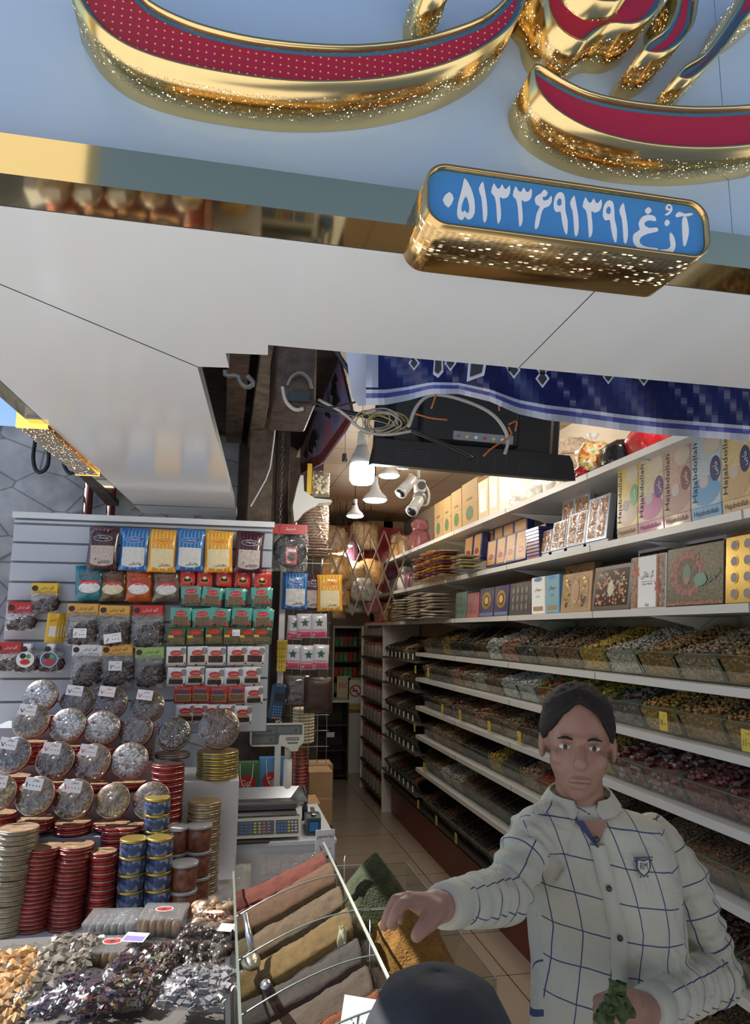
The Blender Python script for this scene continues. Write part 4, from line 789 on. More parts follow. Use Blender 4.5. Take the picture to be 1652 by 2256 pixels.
ROWS = [[(N_, 'cashew', 'roasted cashews'), (N_, 'cashew', 'golden cashews'), (N_, 'pale', 'pale almonds'), (N_, 'cashew', 'roasted cashew nuts'), (N_, 'white', 'white roasted beans'), (N_, 'yellow', 'yellow raisins'), (N_, 'almond', 'brown almonds'), (N_, 'almond', 'salted almonds'), (C_, 'mix', 'dark wrapped toffees'), (C_, 'orange', 'orange jelly sweets'), (C_, 'sugar', 'white and pink sweets'), (N_, 'brown', 'reddish nuts'), (N_, 'dark', 'black dried fruit'), (N_, 'dark', 'dark prunes'), (C_, 'gold', 'gold wrapped sweets'), (N_, 'brown', 'small brown nuts'), (G_, 'ochre' if 0 else 'tan', 'tan seeds')],
        [(N_, 'white', 'pale shelled pistachios'), (N_, 'cashew', 'mixed golden nuts'), (N_, 'cashew', 'glazed cashew nuts'), (N_, 'gold', 'mixed salted nuts'), (C_, 'mix', 'dark foil wrapped sweets'), (C_, 'lime', 'lime and yellow sweets'), (C_, 'lime', 'yellow wrapped sweets'), (C_, 'multi', 'pink and green sweets'), (N_, 'sugar', 'white sugar coated nuts'), (N_, 'sugar', 'white sugar balls'), (N_, 'almond', 'toffee brown nuts'), (N_, 'white', 'cream coloured nuts'), (N_, 'pale', 'pale peanuts'), (N_, 'orange', 'reddish peanuts'), (N_, 'grey', 'grey seeds'), (N_, 'brown', 'brown dried nuts'), (N_, 'tan', 'tan dried nuts')],
        [(C_, 'toffee', 'white and red toffees'), (C_, 'pink', 'pink wrapped sweets'), (C_, 'pink', 'rosy wrapped sweets'), (C_, 'redc', 'red wrapped chocolates'), (C_, 'redc', 'dark red chocolates'), (N_, 'gold', 'golden chips'), (N_, 'gold', 'yellow banana chips'), (N_, 'grey', 'grey dried petals'), (N_, 'brown', 'brown dried limes'), (N_, 'tan', 'bagged pale herbs'), (N_, 'almond', 'bagged brown herbs'), (C_, 'orange', 'bagged red berries'), (N_, 'almond', 'bagged dried roots'), (C_, 'redc', 'bagged red peppers'), (N_, 'tan', 'pale herb mix'), (N_, 'brown', 'brown herb mix'), (N_, 'dark', 'dark herb mix')],
        [(G_, 'brown', 'brown seeds'), (G_, 'tan', 'tan seeds by the counter end'), (G_, 'almond', 'speckled beans'), (G_, 'tan', 'light split beans'), (G_, 'brown', 'brown lentils'), (G_, 'tan', 'tan soya beans'), (G_, 'peach', 'cream split peas'), (G_, 'lentil', 'orange red lentils'), (N_, 'peach', 'speckled tan beans'), (G_, 'grey', 'dark grey lentils'), (N_, 'yellow', 'yellow corn'), (G_, 'dark', 'black seeds'), (G_, 'dark', 'dark poppy seeds'), (N_, 'almond', 'brown barley'), (N_, 'peach', 'peach coloured beans'), (N_, 'peach', 'light barley'), (G_, 'brown', 'brown grain')],
        [(C_, 'toffee', 'colourful sugar pellets'), (N_, 'almond', 'dried brown figs'), (N_, 'brown', 'brown dates'), (G_, 'tan', 'rice husk'), (G_, 'tan', 'tan wheat'), (G_, 'gold', 'golden wheat'), (G_, 'gold', 'yellow split peas'), (G_, 'gold', 'yellow peas'), (G_, 'gold', 'golden chickpeas'), (G_, 'dark', 'dark tea leaves'), (G_, 'dark', 'black tea'), (G_, 'brown', 'brown dried tea'), (G_, 'almond', 'reddish brown seeds'), (N_, 'white', 'white flakes with a scoop'), (N_, 'sugar', 'white dried curd'), (G_, 'tan', 'tan dried peel'), (G_, 'brown', 'brown peel')],
        [(G_, 'tan', 'tan barley grain'), (G_, 'peach', 'peach grain'), (G_, 'tan', 'oat grain'), (G_, 'gold', 'gold grain'), (G_, 'tan', 'bulgur wheat'), (G_, 'peach', 'pale barley'), (G_, 'tan', 'cracked wheat'), (G_, 'tan', 'coarse wheat'), (G_, 'peach', 'pale wheat'), (G_, 'peach', 'light oats'), (G_, 'tan', 'split barley'), (G_, 'dark', 'dark dried limes'), (N_, 'dark', 'black dried limes'), (N_, 'dark', 'dark cinnamon sticks'), (N_, 'brown', 'brown bark pieces'), (N_, 'dark', 'dark roots'), (N_, 'brown', 'brown roots')]]
BINS = [make_bin(BW, 'glass_bin', tall=.055), make_bin(BW, 'glass_bin'), make_bin(.16, 'glass_bin', hi=.085, back=.15, d=.38)]; BU = set()
def put_bin(k, x, y, z, lab, grp):
    o = BINS[k] if k not in BU else copy_tree(BINS[k]); BU.add(k); o.location = (x, y, z); o.rotation_euler = (0, 0, -PI / 2); return tag(o, lab, 'bin', grp)
for ri, row in enumerate(ROWS):
    for i, (kind, m, d) in enumerate(row):
        y = 1.70 + BW * i + BW / 2; kk = (kind, (i + ri) % 2 if kind != 'powder' else 0); z = BZ[ri] + .001
        put_bin(0 if ri == 0 else 1, XF, y, z, f'clear glass bin of {d} in the {RNM[ri]} bin row', 'glass bins of the right wall')
        place_heap(kk, HEAPS[kk], XF + .006, y, z + .001, m, f'heap of {d} in its glass bin, {RNM[ri]} bin row', 'loose food in the glass bins')
# far spice rack
FZ = [1.56, 1.31, 1.04, .79, .46]; SPN = ['red pepper', 'yellow spice', 'brown spice', 'cumin', 'orange spice', 'green herb', 'cream powder', 'black pepper']; SPM = ['pred', 'pochre', 'pbrown', 'pcumin', 'porange', 'pgreen', 'pcream', 'pblack']
tag(MB().box(1.66, 2.07, 6.10, 7.42, .350, .40, mat('black_base', (.02, .02, .02), .4)).build('base_cabinet'), 'black base under the far spice rack', 'base')
for ri, z in enumerate(FZ):
    r = tag(empty('display_shelf', (XF, 6.10, z)), f'dark shelf of the far spice rack, {ORD[ri]} from the top', 'shelf', 'shelves of the far spice rack'); MB().box(0, XB - XF, 0, 1.32, -.02, -.0005, mat('rack_grey', (.10, .09, .08), .5)).build('board', r)
    for i in range(8):
        y = 6.10 + .16 * i + .09; mi = (i * 3 + ri * 5) % 8
        put_bin(2, XF, y, z + .001, f'narrow glass spice bin, {ORD[i]} from the near end, {ORD[ri]} far rack shelf', 'narrow spice bins of the far rack')
        place_heap(('s', 'powder'), HSM['powder'], XF + .006, y, z + .002, SPM[mi], f'{SPN[mi]} in the {ORD[i]} narrow bin, {ORD[ri]} far rack shelf', 'loose spices in the far rack')
        b = MB(); b.box(-.0008, 0, -.022, .022, -.05, .0, PAPER)
        if i + ri == 0: tagm = b.build('shelf_tag'); o = tagm
        else: o = copy_tree(tagm)
        o.location = (XF - .0012, y, z - .002 + .06); o.rotation_euler = (0, -.42 * 0, 0); tag(o, f'white tag on the {ORD[i]} narrow bin, {ORD[ri]} far rack shelf', 'tag', 'white tags of the far spice rack')
HSM_unused = HSM['grain']; bpy.data.objects.remove(HSM_unused)
# yellow price tags on the bins
def ytag(px, py, t, lab, w=.05):
    v = ax_(px, py, XF - .006); b = MB(); b.box(-w / 2, w / 2, 0, .0008, -.034, .034, mat('yellow_tag', (.62, .50, .08), .6)); b.text(t, 0, -.006, .026, INK, w * .7, .0009); b.text(fa('قیمت'), .004, .022, .009, REDINK, w * .4, .0009)
    tag(b.build('price_tag', loc=v, rot=(0, 0, -PI / 2)), lab, 'price tag', 'yellow price tags on the bins')
for px, py, t, l in [(1461, 1589, '۷۵۰۰۰', 'on the mixed nuts bin of the second row'), (1645, 1632, '۸۵۰۰۰', 'at the right picture edge'), (1143, 1625, '۲۰۰۰', 'left of the man in the third row'), (1077, 1601, '۵۰۰۰', 'second from the man in the third row'), (1013, 1575, '۳۰۰۰', 'on the pale herbs bin'), (974, 1562, '۴۰۰۰', 'on the red berries bin'), (943, 1480, '۹۰۰۰', 'far along the second row'), (915, 1475, '۶۰۰۰', 'at the far end of the second row'), (913, 1603, '۷۰۰۰', 'at the far end of the fourth row'),
                    (934, 1690, '۸۰۰۰', 'below the scoop of white flakes'), (921, 1772, '۲۵۰۰', 'farthest on the bottom row'), (961, 1808, '۳۵۰۰', 'second on the bottom row from the far end'), (1004, 1847, '۴۵۰۰', 'on the bottom row left of the man')]: ytag(px, py, t, f'yellow price tag {l}')
# metal scoops
def scoop(loc, rot, lab, s=1):
    r = empty('metal_scoop', loc, rot); b = MB(); b.smooth = True; vs = []; fs = []; n = 14; m_ = 8
    for j in range(m_ + 1):
        for i in range(n + 1): a = PI + PI * i / n * (1.0); rr = .045 * s * (1 - .12 * (j / m_)); vs.append((rr * math.cos(a), j / m_ * .12 * s, rr * math.sin(a) * .9))
    for j in range(m_):
        for i in range(n): a = j * (n + 1) + i; fs += [(a, a + 1, a + n + 2, a + n + 1)]
    o_ = len(vs); vs.append((0, .12 * s, 0)); fs += [(m_ * (n + 1) + i, m_ * (n + 1) + i + 1, o_) for i in range(n)]
    b.add(vs, fs, STEEL); b.build('scoop_bowl', r); MB().cyl((0, .118 * s, -.012 * s), (0, .22 * s, .0), .011 * s, STEEL).build('handle', r); return tag(r, lab, 'scoop', 'metal scoops')
v = ax_(945, 1655, 1.76); scoop((v.x, v.y, v.z), (.5, 0, -1.2), 'shiny metal scoop in the white flakes bin', 1.1)
v = ax_(1035, 1808, 1.84); scoop((v.x, v.y, v.z), (.4, 0, -1.0), 'metal scoop pushed into the bottom row wheat bin', 1.0)
# ---- boxes on the shelves
def gift(name, px0, px1, zs, h, d, base, draw, lab, X=XF + .03, tilt=.12, grp=None, cat='gift box', py=1250, lift=0):
    y0, y1 = ax_(px0, py, X).y, ax_(px1, py, X).y; w_ = abs(y0 - y1) - .003; b = MB(); b.bbox(-w_ / 2, w_ / 2, 0, d, 0, h, base, .0025)
    draw(b, w_, h); o = b.build(name, loc=(X, (y0 + y1) / 2, zs + .002 + lift + d * math.sin(tilt) * 0), rot=(-tilt, 0, -PI / 2)); return tag(o, lab, cat, grp)
def haj(c1_, c2_, blob):
    def f(b, w, h):
        b.rect(-w / 2 + .003, w / 2 - .003, .003, h - .003, c1_, .0008); b.disc(.0, h * .22, w * .47, h * .2, c2_, .0012); b.disc(w * .32, h * .48, w * .17, h * .17, blob, .002); b.text(fa('حاجی'), w * .34, h * .48, w * .2, PW, h * .18, .0026, PI / 2); b.disc(w * .2, h * .82, w * .28, h * .14, mat('puff_pale', (.55, .47, .36), .5), .0015); b.disc(-w * .05, h * .35, w * .15, w * .15, mat('puff_grey', (.5, .45, .42), .5), .0017)
        b.text('Hajabdollah', -w * .33, h * .5, w * .20, INK, h * .82, .0028, PI / 2, .0)
    return f
xs = [(1600, 1668, (.60, .46, .22), (.55, .38, .2), NAVY), (1530, 1600, (.42, .50, .55), (.12, .33, .55), NAVY), (1468, 1530, (.50, .34, .27), (.40, .25, .22), mat('plum', (.2, .08, .08))), (1410, 1468, (.55, .48, .30), (.42, .10, .25), mat('violet', (.12, .05, .2))), (1362, 1410, (.62, .46, .14), (.38, .24, .15), GRN), (1668, 1750, (.3, .4, .5), (.5, .2, .2), NAVY)]
nm_ = ['yellowish box at the right picture edge', 'blue and silver box', 'dusky pink box', 'orange and magenta box', 'yellow and brown box', 'grey box just past the picture edge']
for i, (a, b_, c_, d_, e_) in enumerate(xs):
    gift('sweet_box', a, b_, SHZ[1], .050, .17, mat(f'under_{i}', d_, .35, coat=.3), lambda b, w, h: b.text('Hajabdollah', 0, h / 2, h * .5, INK, w * .8), f'flat sweet box lying under the {nm_[i]}', tilt=0, grp='lying sweet boxes', cat='sweet box')
    gift('sweet_box', a, b_, SHZ[1], .275, .045, mat(f'side_{i}', c_, .35, coat=.3), haj(mat(f'front_{i}', c_, .3, coat=.4, var=.15, vs=30), mat(f'blob_{i}', d_, .3, coat=.4), e_), f'{nm_[i]} of candy floss standing on the second shelf', X=XF + .045, tilt=.07, lift=.051, grp='standing candy floss boxes', cat='sweet box')
BISC = mat('biscuit_orange', (.50, .22, .06), .6, var=.3, vs=90); SILV = mat('silver_card', (.42, .47, .56), .3, .4)
def frame_biscuit(b, w, h):
    for x0, x1 in ((-.40, -.06), (.06, .40)):
        b.rect(x0 * w, x1 * w, h * .07, h * .93, BISC, .001)
        for k in range(9): b.rect(x0 * w + .003, x1 * w - .003, h * (.09 + k * .094), h * (.09 + k * .094) + h * .012, BROWN, .0015)
    b.rect(-w * .45, w * .45, h * .04, h * .96, LIDF, .003)
for i, (a, b_, hh) in enumerate([(1190, 1213, .125), (1213, 1247, .155), (1247, 1290, .170), (1290, 1338, .215)]):
    gift('biscuit_box', a, b_, SHZ[1], hh, .035, SILV, frame_biscuit, f'silver framed biscuit box standing, {ORD[i]} from the left on the second shelf', tilt=.16, grp='silver biscuit boxes', cat='biscuit box', lift=.022)
    gift('biscuit_box', a - 4, b_ + 4, SHZ[1], .02, .16, SILV, lambda b, w, h: None, f'flat silver biscuit box lying under the {ORD[i]} standing silver one', tilt=0, grp='silver biscuit boxes', cat='biscuit box')
for i, (a, b_) in enumerate([(1240, 1268), (1268, 1302)]):
    gift('biscuit_box', a, b_, SHZ[1], .17, .03, SILV, frame_biscuit, f'{("left","right")[i]} silver biscuit box in the raised rear pair', X=XF + .17, tilt=.05, lift=.145, grp='silver biscuit boxes', cat='biscuit box')
for k in range(7):
    gift('biscuit_box', 1240, 1302, SHZ[1], .0195, .12, SILV, lambda b, w, h: b.rect(-w * .4, w * .4, h * .3, h * .7, SKYB), f'flat silver box beneath the raised rear pair, {ORD[k]} from the bottom', X=XF + .17, tilt=0, lift=.0205 * k, grp='flat rear silver boxes', cat='biscuit box')
for k in range(8): gift('biscuit_box', 1325, 1366, SHZ[1], .020, .14, SILV, lambda b, w, h: b.rect(-w * .4, w * .4, h * .3, h * .7, SKYB), f'flat silver box in the dark pile left of the yellow box, {ORD[k]} from the bottom', X=XF + .10, tilt=0, lift=.021 * k, grp='pile of flat silver boxes', cat='biscuit box')
BLUC = mat('deep_blue_card', (.02, .03, .12), .3, coat=.4)
def ob(b, w, h): b.rect(-w * .40, w * .42, h * .06, h * .94, mat('amber_print', (.52, .28, .10), .4, var=.15, vs=30), .001); b.disc(0, h * .35, w * .24, h * .10, NAVY, .0016); b.disc(0, h * .35, w * .2, h * .07, REDC, .002)
for i, (a, b_) in enumerate([(1070, 1091), (1091, 1112), (1112, 1134), (1134, 1158)]): gift('cookie_box', a, b_, SHZ[1], .175, .05, BLUC, ob, f'blue edged amber cookie box, {ORD[i]} from the left in the front row', tilt=.1, grp='amber cookie boxes', cat='cookie box', lift=.018)
for i, (a, b_) in enumerate([(1068, 1088), (1088, 1108), (1108, 1132), (1132, 1162)]): gift('cookie_box', a, b_, SHZ[1], .18, .05, BLUC, ob, f'blue edged amber cookie box, {ORD[i]} from the left in the raised rear row', X=XF + .17, tilt=.04, lift=.135, grp='amber cookie boxes', cat='cookie box')
for i, (a, b_) in enumerate([(1040, 1058), (1020, 1039)]): gift('cookie_box', a, b_, SHZ[1], .20, .05, BLUC, ob, f'amber cookie box standing in the far group, {ORD[i]} from the near side', X=XF + .09, tilt=.1, lift=.1, grp='amber cookie boxes', cat='cookie box')
for k in range(9): gift('cookie_box', 1160, 1189, SHZ[1], .019, .16, BLUC, lambda b, w, h: b.rect(-w * .45, w * .45, h * .35, h * .6, REDC), f'flat navy cookie box in the dark pile, {ORD[k]} from the bottom', tilt=0, lift=.0195 * k, X=XF + .02, grp='pile of navy cookie boxes', cat='cookie box')
for k in range(12): gift('cookie_box', 1162, 1205, SHZ[1], .0195, .16, BLUC, lambda b, w, h: b.rect(-w * .45, w * .45, h * .35, h * .6, REDC), f'flat navy cookie box in the rear pile, {ORD[k]} from the bottom', tilt=0, lift=.020 * k, X=XF + .20, grp='rear pile of navy cookie boxes', cat='cookie box')
# packets of biscuits, piles
def packet_pile(name, px0, px1, zs, n, th, cols, grp, cat, desc, X=XF + .02, dp=.16, py=1280):
    y0, y1 = ax_(px0, py, X).y, ax_(px1, py, X).y; w_ = abs(y0 - y1); b = MB(); b.T = Matrix.Rotation(-PI / 2, 4, 'X'); b.pillow(w_ * .94, dp, th * .9, cols[0], nu=8, nv=8, back=.9, wr=.004)
    b.T = Matrix(); src = b.build(name)
    for k in range(n):
        o = src if k == 0 else copy_tree(src); omat(o, cols[k % len(cols)]); o.location = (X + R.uniform(0, .01), (y0 + y1) / 2 + R.uniform(-.006, .006), zs + th * .95 + k * th * 1.9); o.rotation_euler = (0, R.uniform(-.05, .05), -PI / 2 + R.uniform(-.08, .08))
        tag(o, f'{desc}, {ORD[k] + " from the bottom" if k else "lowest of the pile"}', cat, grp)
WR = [mat('orange_wrap', (.55, .26, .06), .25, coat=.5, var=.4, vs=50), mat('purple_wrap', (.16, .04, .16), .25, coat=.5, var=.4, vs=50), mat('yellow_wrap', (.62, .44, .12), .25, coat=.5, var=.4, vs=50)]
for i, (a, b_, n) in enumerate([(988, 1018, 9), (965, 988, 10), (942, 964, 9)]): packet_pile('biscuit_packet', a, b_, SHZ[1], n, .0115, WR, 'piles of biscuit packets', 'biscuit packet', f'shiny orange and purple biscuit packet, {("nearest","middle","farthest")[i]} pile')
WB = [mat('milky_bag', (.62, .58, .52), .3, coat=.4, var=.15, vs=40), mat('cream_bag', (.55, .47, .38), .3, coat=.4, var=.2, vs=40)]
for i, (a, b_, n) in enumerate([(962, 998, 8), (925, 961, 9), (897, 924, 8)]): packet_pile('rice_bag', a, b_, SHZ[2], n, .0125, WB, 'piles of white bags', 'white bag', f'flat milky white bag in the {("nearest","middle","farthest")[i]} pile on the third shelf')
for i, (a, b_, n) in enumerate([(1035, 1062, 5)]): packet_pile('foil_packet', a, b_, SHZ[1], n, .012, [SILV, WR[2]], 'foil packet pile', 'packet', 'silvery foil packet right of the biscuit packets')
# third shelf gift boxes
MUSTARD = mat('gold_foil', (.60, .42, .12), .25, .8)
def d_gold(b, w, h):
    for i in range(2):
        for j in range(4): b.disc(-w * .28 + i * w * .3, h * (.14 + j * .24), h * .085, h * .085, MUSTARD, .0015); b.disc(-w * .28 + i * w * .3, h * (.14 + j * .24), h * .07, h * .07, mat('nut_window', (.35, .33, .3), .15), .002)
    b.text(fa('گز ملی'), w * .28, h * .8, h * .2, NAVY, w * .4, .002)
def d_carpet(b, w, h):
    b.rect(-w * .49, w * .49, h * .02, h * .98, mat('carpet_green', (.09, .075, .03), .4, var=.9, vs=90), .0008); b.rect(-w * .49, w * .49, .004, h * .07, mat('carpet_red', (.28, .10, .05), .5, var=.6, vs=80), .0014)
    pts = [(w * (.30 + .03 * math.cos(14 * a)) * math.cos(a) - w * .12, h * .54 + h * (.38 + .03 * math.cos(14 * a)) * math.sin(a)) for a in [2 * PI * k / 84 for k in range(84)]]
    b.poly(pts, mat('carpet_rose', (.28, .10, .08), .5, var=.8, vs=80), .0014); b.disc(-w * .12, h * .54, w * .19, h * .26, mat('carpet_brown', (.13, .075, .05), .5, var=.5, vs=60), .002); b.disc(-w * .12, h * .52, w * .07, h * .17, mat('carpet_teal', (.12, .22, .17), .5), .0024); b.disc(-w * .12, h * .42, w * .05, h * .07, mat('carpet_tan', (.3, .18, .1), .5), .0027); b.disc(w * .12, h * .42, w * .11, h * .11, mat('teal_seal', (.05, .22, .18), .4), .003); b.text(fa('سوغات'), w * .28, h * .42, h * .2, mat('carpet_teal', (.12, .22, .17)), w * .36, .0035, .5)
def d_gaz(b, w, h):
    br = mat('ribbon_rust', (.32, .10, .03), .5, var=.6, vs=60)
    b.rect(-w * .49, w * .49, .003, h - .003, mat('ribbon_print', (.25, .16, .12), .5, var=.9, vs=70), .0006); b.rect(-w * .28, w * .26, .004, h - .004, PAPER, .0012)
    for x in (-.30, .28):
        b.rect(w * (x - .03), w * (x + .03), .004, h - .004, br, .0018); c0 = (w * x, h * (.72 if x < 0 else .42)); b.poly([c0, (c0[0] - w * .09, c0[1] + h * .1), (c0[0] - w * .04, c0[1] - h * .02), (c0[0] - w * .08, c0[1] - h * .12), (c0[0], c0[1] - h * .04), (c0[0] + w * .08, c0[1] - h * .12), (c0[0] + w * .04, c0[1]), (c0[0] + w * .09, c0[1] + h * .1)], REDC, .0024)
    b.text(fa('گز علائی'), 0, h * .63, h * .16, INK, w * .36, .002); b.rect(-w * .16, w * .16, h * .50, h * .507, INK, .002); b.text('Gaz Alaei', 0, h * .46, h * .04, INK, w * .28, .002); b.text('Gaz', 0, h * .07, h * .06, INK, w * .12, .002)
def d_fruit(b, w, h):
    b.rect(-w * .42, w * .42, h * .10, h * .9, mat('fruit_print', (.05, .025, .02), .2, coat=.5), .001); Rr = random.Random(4); fm = [mat('fruit_red', (.42, .05, .03), .4), mat('fruit_gold', (.50, .30, .05), .4), mat('fruit_orange', (.45, .14, .03), .4), mat('fruit_green', (.18, .2, .04), .4)]
    for k in range(110): b.disc(Rr.uniform(-.38, .38) * w, Rr.uniform(.14, .86) * h, w * Rr.uniform(.015, .035), h * Rr.uniform(.015, .04), Rr.choice(fm), .0012 + k * .00001, 7)
    b.poly([(0, h * .28), (w * .09, h * .42), (w * .07, h * .55), (0, h * .68), (-w * .07, h * .55), (-w * .09, h * .42)], mat('pale_leaf', (.45, .42, .3), .4), .003)
def d_wood(b, w, h):
    b.rect(-w * .40, w * .40, h * .1, h * .9, mat('kraft_pale', (.38, .24, .12), .6, var=.4, vs=50), .001); Rr = random.Random(6)
    for k in range(26): s = 1 if k % 2 else -1; b.disc(s * w * Rr.uniform(.2, .36), h * Rr.uniform(.16, .84), w * .05, h * .04, [MUSTARD, BROWN][Rr.random() > .6], .0015 + k * .00003, 8)
    b.disc(0, h * .5, w * .12, h * .3, mat('pale_oval', (.45, .33, .2), .5), .003); b.disc(0, h * .5, w * .09, h * .22, WOOD, .0034)
def d_izi(cm):
    def f(b, w, h): b.rect(-w * .48, w * .48, h * .02, h * .98, cm, .0008); b.text(fa('سوهان'), 0, h * .66, h * .13, INK, w * .5, .0015); b.text(fa('عسلی'), 0, h * .48, h * .08, NAVY, w * .3, .0015); b.rect(-w * .36, w * .36, h * .08, h * .2, CARD, .0015); b.disc(0, h * .93, w * .3, h * .06, SKYB, .0015)
    return f
def d_choc(b, w, h):
    b.rect(-w * .45, w * .45, h * .08, h * .92, BROWN, .001)
    for i in range(6):
        for j in range(4): b.disc(-w * .38 + i * w * .152, h * (.18 + j * .21), w * .045, h * .07, mat('foil_silver', (.55, .53, .5), .2, .7), .0015, 8)
def d_blue(b, w, h): b.disc(0, h * .55, w * .34, h * .3, MUSTARD, .0012, 12); b.disc(0, h * .55, w * .22, h * .2, BLUC, .0016, 8); b.disc(0, h * .55, w * .14, h * .13, YEL, .002, 8); b.rect(-w * .46, w * .46, h * .03, h * .14, mat('steel_blue', (.15, .2, .35), .4), .0012)
def d_dark(b, w, h):
    for i in range(4):
        for j in range(3): b.disc(-w * .3 + i * w * .2, h * (.25 + j * .25), w * .06, h * .1, mat('foil_grey', (.32, .31, .3), .25, .5), .0015, 8)
GB = 'gift boxes on the third shelf'; z = SHZ[2]
gift('gift_box', 1590, 1690, z, .23, .04, MUSTARD, d_gold, 'gold box with round nut windows at the right picture edge', tilt=.1, grp=GB)
gift('gift_box', 1462, 1589, z, .225, .04, BROWN, d_carpet, 'large gift box printed like a carpet with a rose medallion', tilt=.1, grp=GB)
gift('gift_box', 1383, 1461, z, .215, .04, PAPER, d_gaz, 'white nougat box with rust ribbons and black script', tilt=.08, grp=GB)
gift('gift_box', 1297, 1382, z, .205, .04, BROWN, d_fruit, 'dark framed box printed with red and gold fruit', tilt=.16, grp=GB)
gift('gift_box', 1230, 1296, z, .195, .05, WOOD, d_wood, 'light wooden frame box with gold sweets', tilt=.12, grp=GB)
gift('gift_box', 1199, 1229, z, .20, .06, SKYB, d_izi(mat('pale_blue_print', (.22, .42, .52), .4)), 'pale blue upright sweet box beside the wooden box', tilt=.03, grp=GB)
gift('gift_box', 1168, 1198, z, .20, .06, PAPER, d_izi(PAPER), 'white upright sweet box with black script', tilt=.03, grp=GB)
gift('gift_box', 1118, 1166, z, .19, .05, mat('charcoal_card', (.05, .05, .055), .4), d_dark, 'charcoal box with rows of foil sweets', tilt=.08, grp=GB)
gift('gift_box', 1085, 1116, z, .19, .05, BLUC, d_blue, 'blue box with gold medallion, right one of the pair', tilt=.08, grp=GB)
gift('gift_box', 1053, 1084, z, .19, .05, BLUC, d_blue, 'blue box with gold medallion, left one of the pair', tilt=.08, grp=GB)
gift('gift_box', 1026, 1051, z, .17, .05, mat('rose_card', (.42, .12, .14), .4), d_dark, 'rose pink box left of the blue pair', tilt=.08, grp=GB)
gift('gift_box', 1000, 1024, z, .19, .05, mat('sea_green_card', (.12, .22, .16), .4), d_dark, 'green box farthest left of the gift boxes', tilt=.08, grp=GB)
SP_ = 'rear boxes on the third shelf'
for i, (a, b_, dsg, m_, l, lf) in enumerate([(1602, 1690, d_wood, SILV, 'silver box with gold motif behind the gold box', .10), (1500, 1600, d_choc, PAPER, 'white framed chocolate box behind the carpet printed box', .085), (1402, 1497, d_choc, PAPER, 'white framed chocolate box behind the nougat box', .085), (1318, 1400, d_choc, BLACK, 'dark chocolate tray box behind the fruit box', .05), (1240, 1305, d_wood, WOOD, 'second wooden frame box, raised behind the first', .075), (1135, 1180, d_dark, REDC, 'red box behind the charcoal one', .04)]):
    gift('gift_box', a, b_, z, .19, .05, m_, dsg, l, X=XF + .20, tilt=.06, lift=lf, grp=SP_)
    y0, y1 = ax_(a, 1250, XF + .2).y, ax_(b_, 1250, XF + .2).y; tag(MB().box(XF + .215, XF + .30, min(y0, y1) + .004, max(y0, y1) - .004, z + .0005, z + lf - .004 + .002, CARD).build('carton'), 'plain carton under the ' + l.split(' behind')[0].split(',')[0] + f', {("edge","carpet","nougat","fruit","wooden","charcoal")[i]} box side', 'carton', 'plain cartons under the rear boxes')
# top shelf
z = SHZ[0]
def d_kraft(b, w, h): b.disc(0, h * .28, w * .24, h * .16, mat('print_green', (.10, .16, .06), .6), .001); b.text('SUPER', 0, h * .6, h * .06, mat('print_green', (.10, .16, .06)), w * .4); b.rect(-w * .5, w * .5, h * .48, h * .5, mat('tape', (.45, .33, .18), .4), .001)
KR2 = mat('kraft_gold', (.42, .27, .12), .7)
for i, (a, b_, hh) in enumerate([(957, 975, .30), (976, 994, .30), (995, 1018, .31), (1019, 1054, .32)]): gift('carton', a, b_, z, hh, .3, KR2, d_kraft, f'kraft carton with green print, {ORD[i]} from the far end of the top shelf', tilt=0, grp='kraft cartons on the top shelf', cat='carton')
for i, (a, b_, m_) in enumerate([(1055, 1078, (.62, .48, .28)), (1079, 1100, (.72, .60, .42)), (1101, 1134, (.66, .66, .60))]): gift('carton', a, b_, z, .27, .3, mat(f'bright_carton_{i}', m_, .5), lambda b, w, h: b.rect(-w * .35, w * .35, h * .2, h * .8, PAPER), f'pale carton right of the kraft ones, {ORD[i]} from the left', tilt=0, grp='pale cartons on the top shelf', cat='carton')
def sack(loc, r, m, lab, cat='sack', grp=None, neck=0, wr=.18, name='sack', fm=None, seed=1):
    b = MB(); b.smooth = True; nu, nv = 26, 18; vs = []; fs = []
    for j in range(nv + 1):
        t = PI * j / nv
        for i in range(nu):
            a = 2 * PI * i / nu; d_ = Vector((math.sin(t) * math.cos(a), math.sin(t) * math.sin(a), -math.cos(t))); q_ = Vector([math.copysign(abs(k) ** .7, k) for k in d_]); k_ = 1 + wr * noise.noise(d_ * 2.2 + Vector((seed, 0, 0))) + wr * .35 * noise.noise(d_ * 7 + Vector((seed, 3, 0)))
            vs.append((q_.x * r[0] * k_, q_.y * r[1] * k_, (q_.z * k_ if q_.z > -.6 else -.8 + (q_.z + .8) * .3) * r[2]))
    for j in range(nv):
        for i in range(nu): a = j * nu + i; c_ = j * nu + (i + 1) % nu; fs.append((a, c_, c_ + nu, a + nu))
    b.add(vs, fs, m); rt = tag(empty(name, (loc[0], loc[1], loc[2] + r[2] * .87)), lab, cat, grp); b.build('bag_body', rt)
    if neck:
        b = MB(); b.smooth = True; b.lathe([(r[0] * .35, r[2] * .85), (r[0] * .12, r[2] * 1.15), (r[0] * .16, r[2] * 1.2), (r[0] * .35, r[2] * 1.5)], fm or m, 14); b.build('tied_neck', rt)
    return rt
def xy(px, py, X): v = ax_(px, py, X); return v.x, v.y
PUFF = mat('puffed_rice', (.62, .50, .38), .5, var=.35, vs=60, bump=.4, bs=80); CBG = mat('candy_confetti', (.55, .35, .2), .4, island=None, var=0)
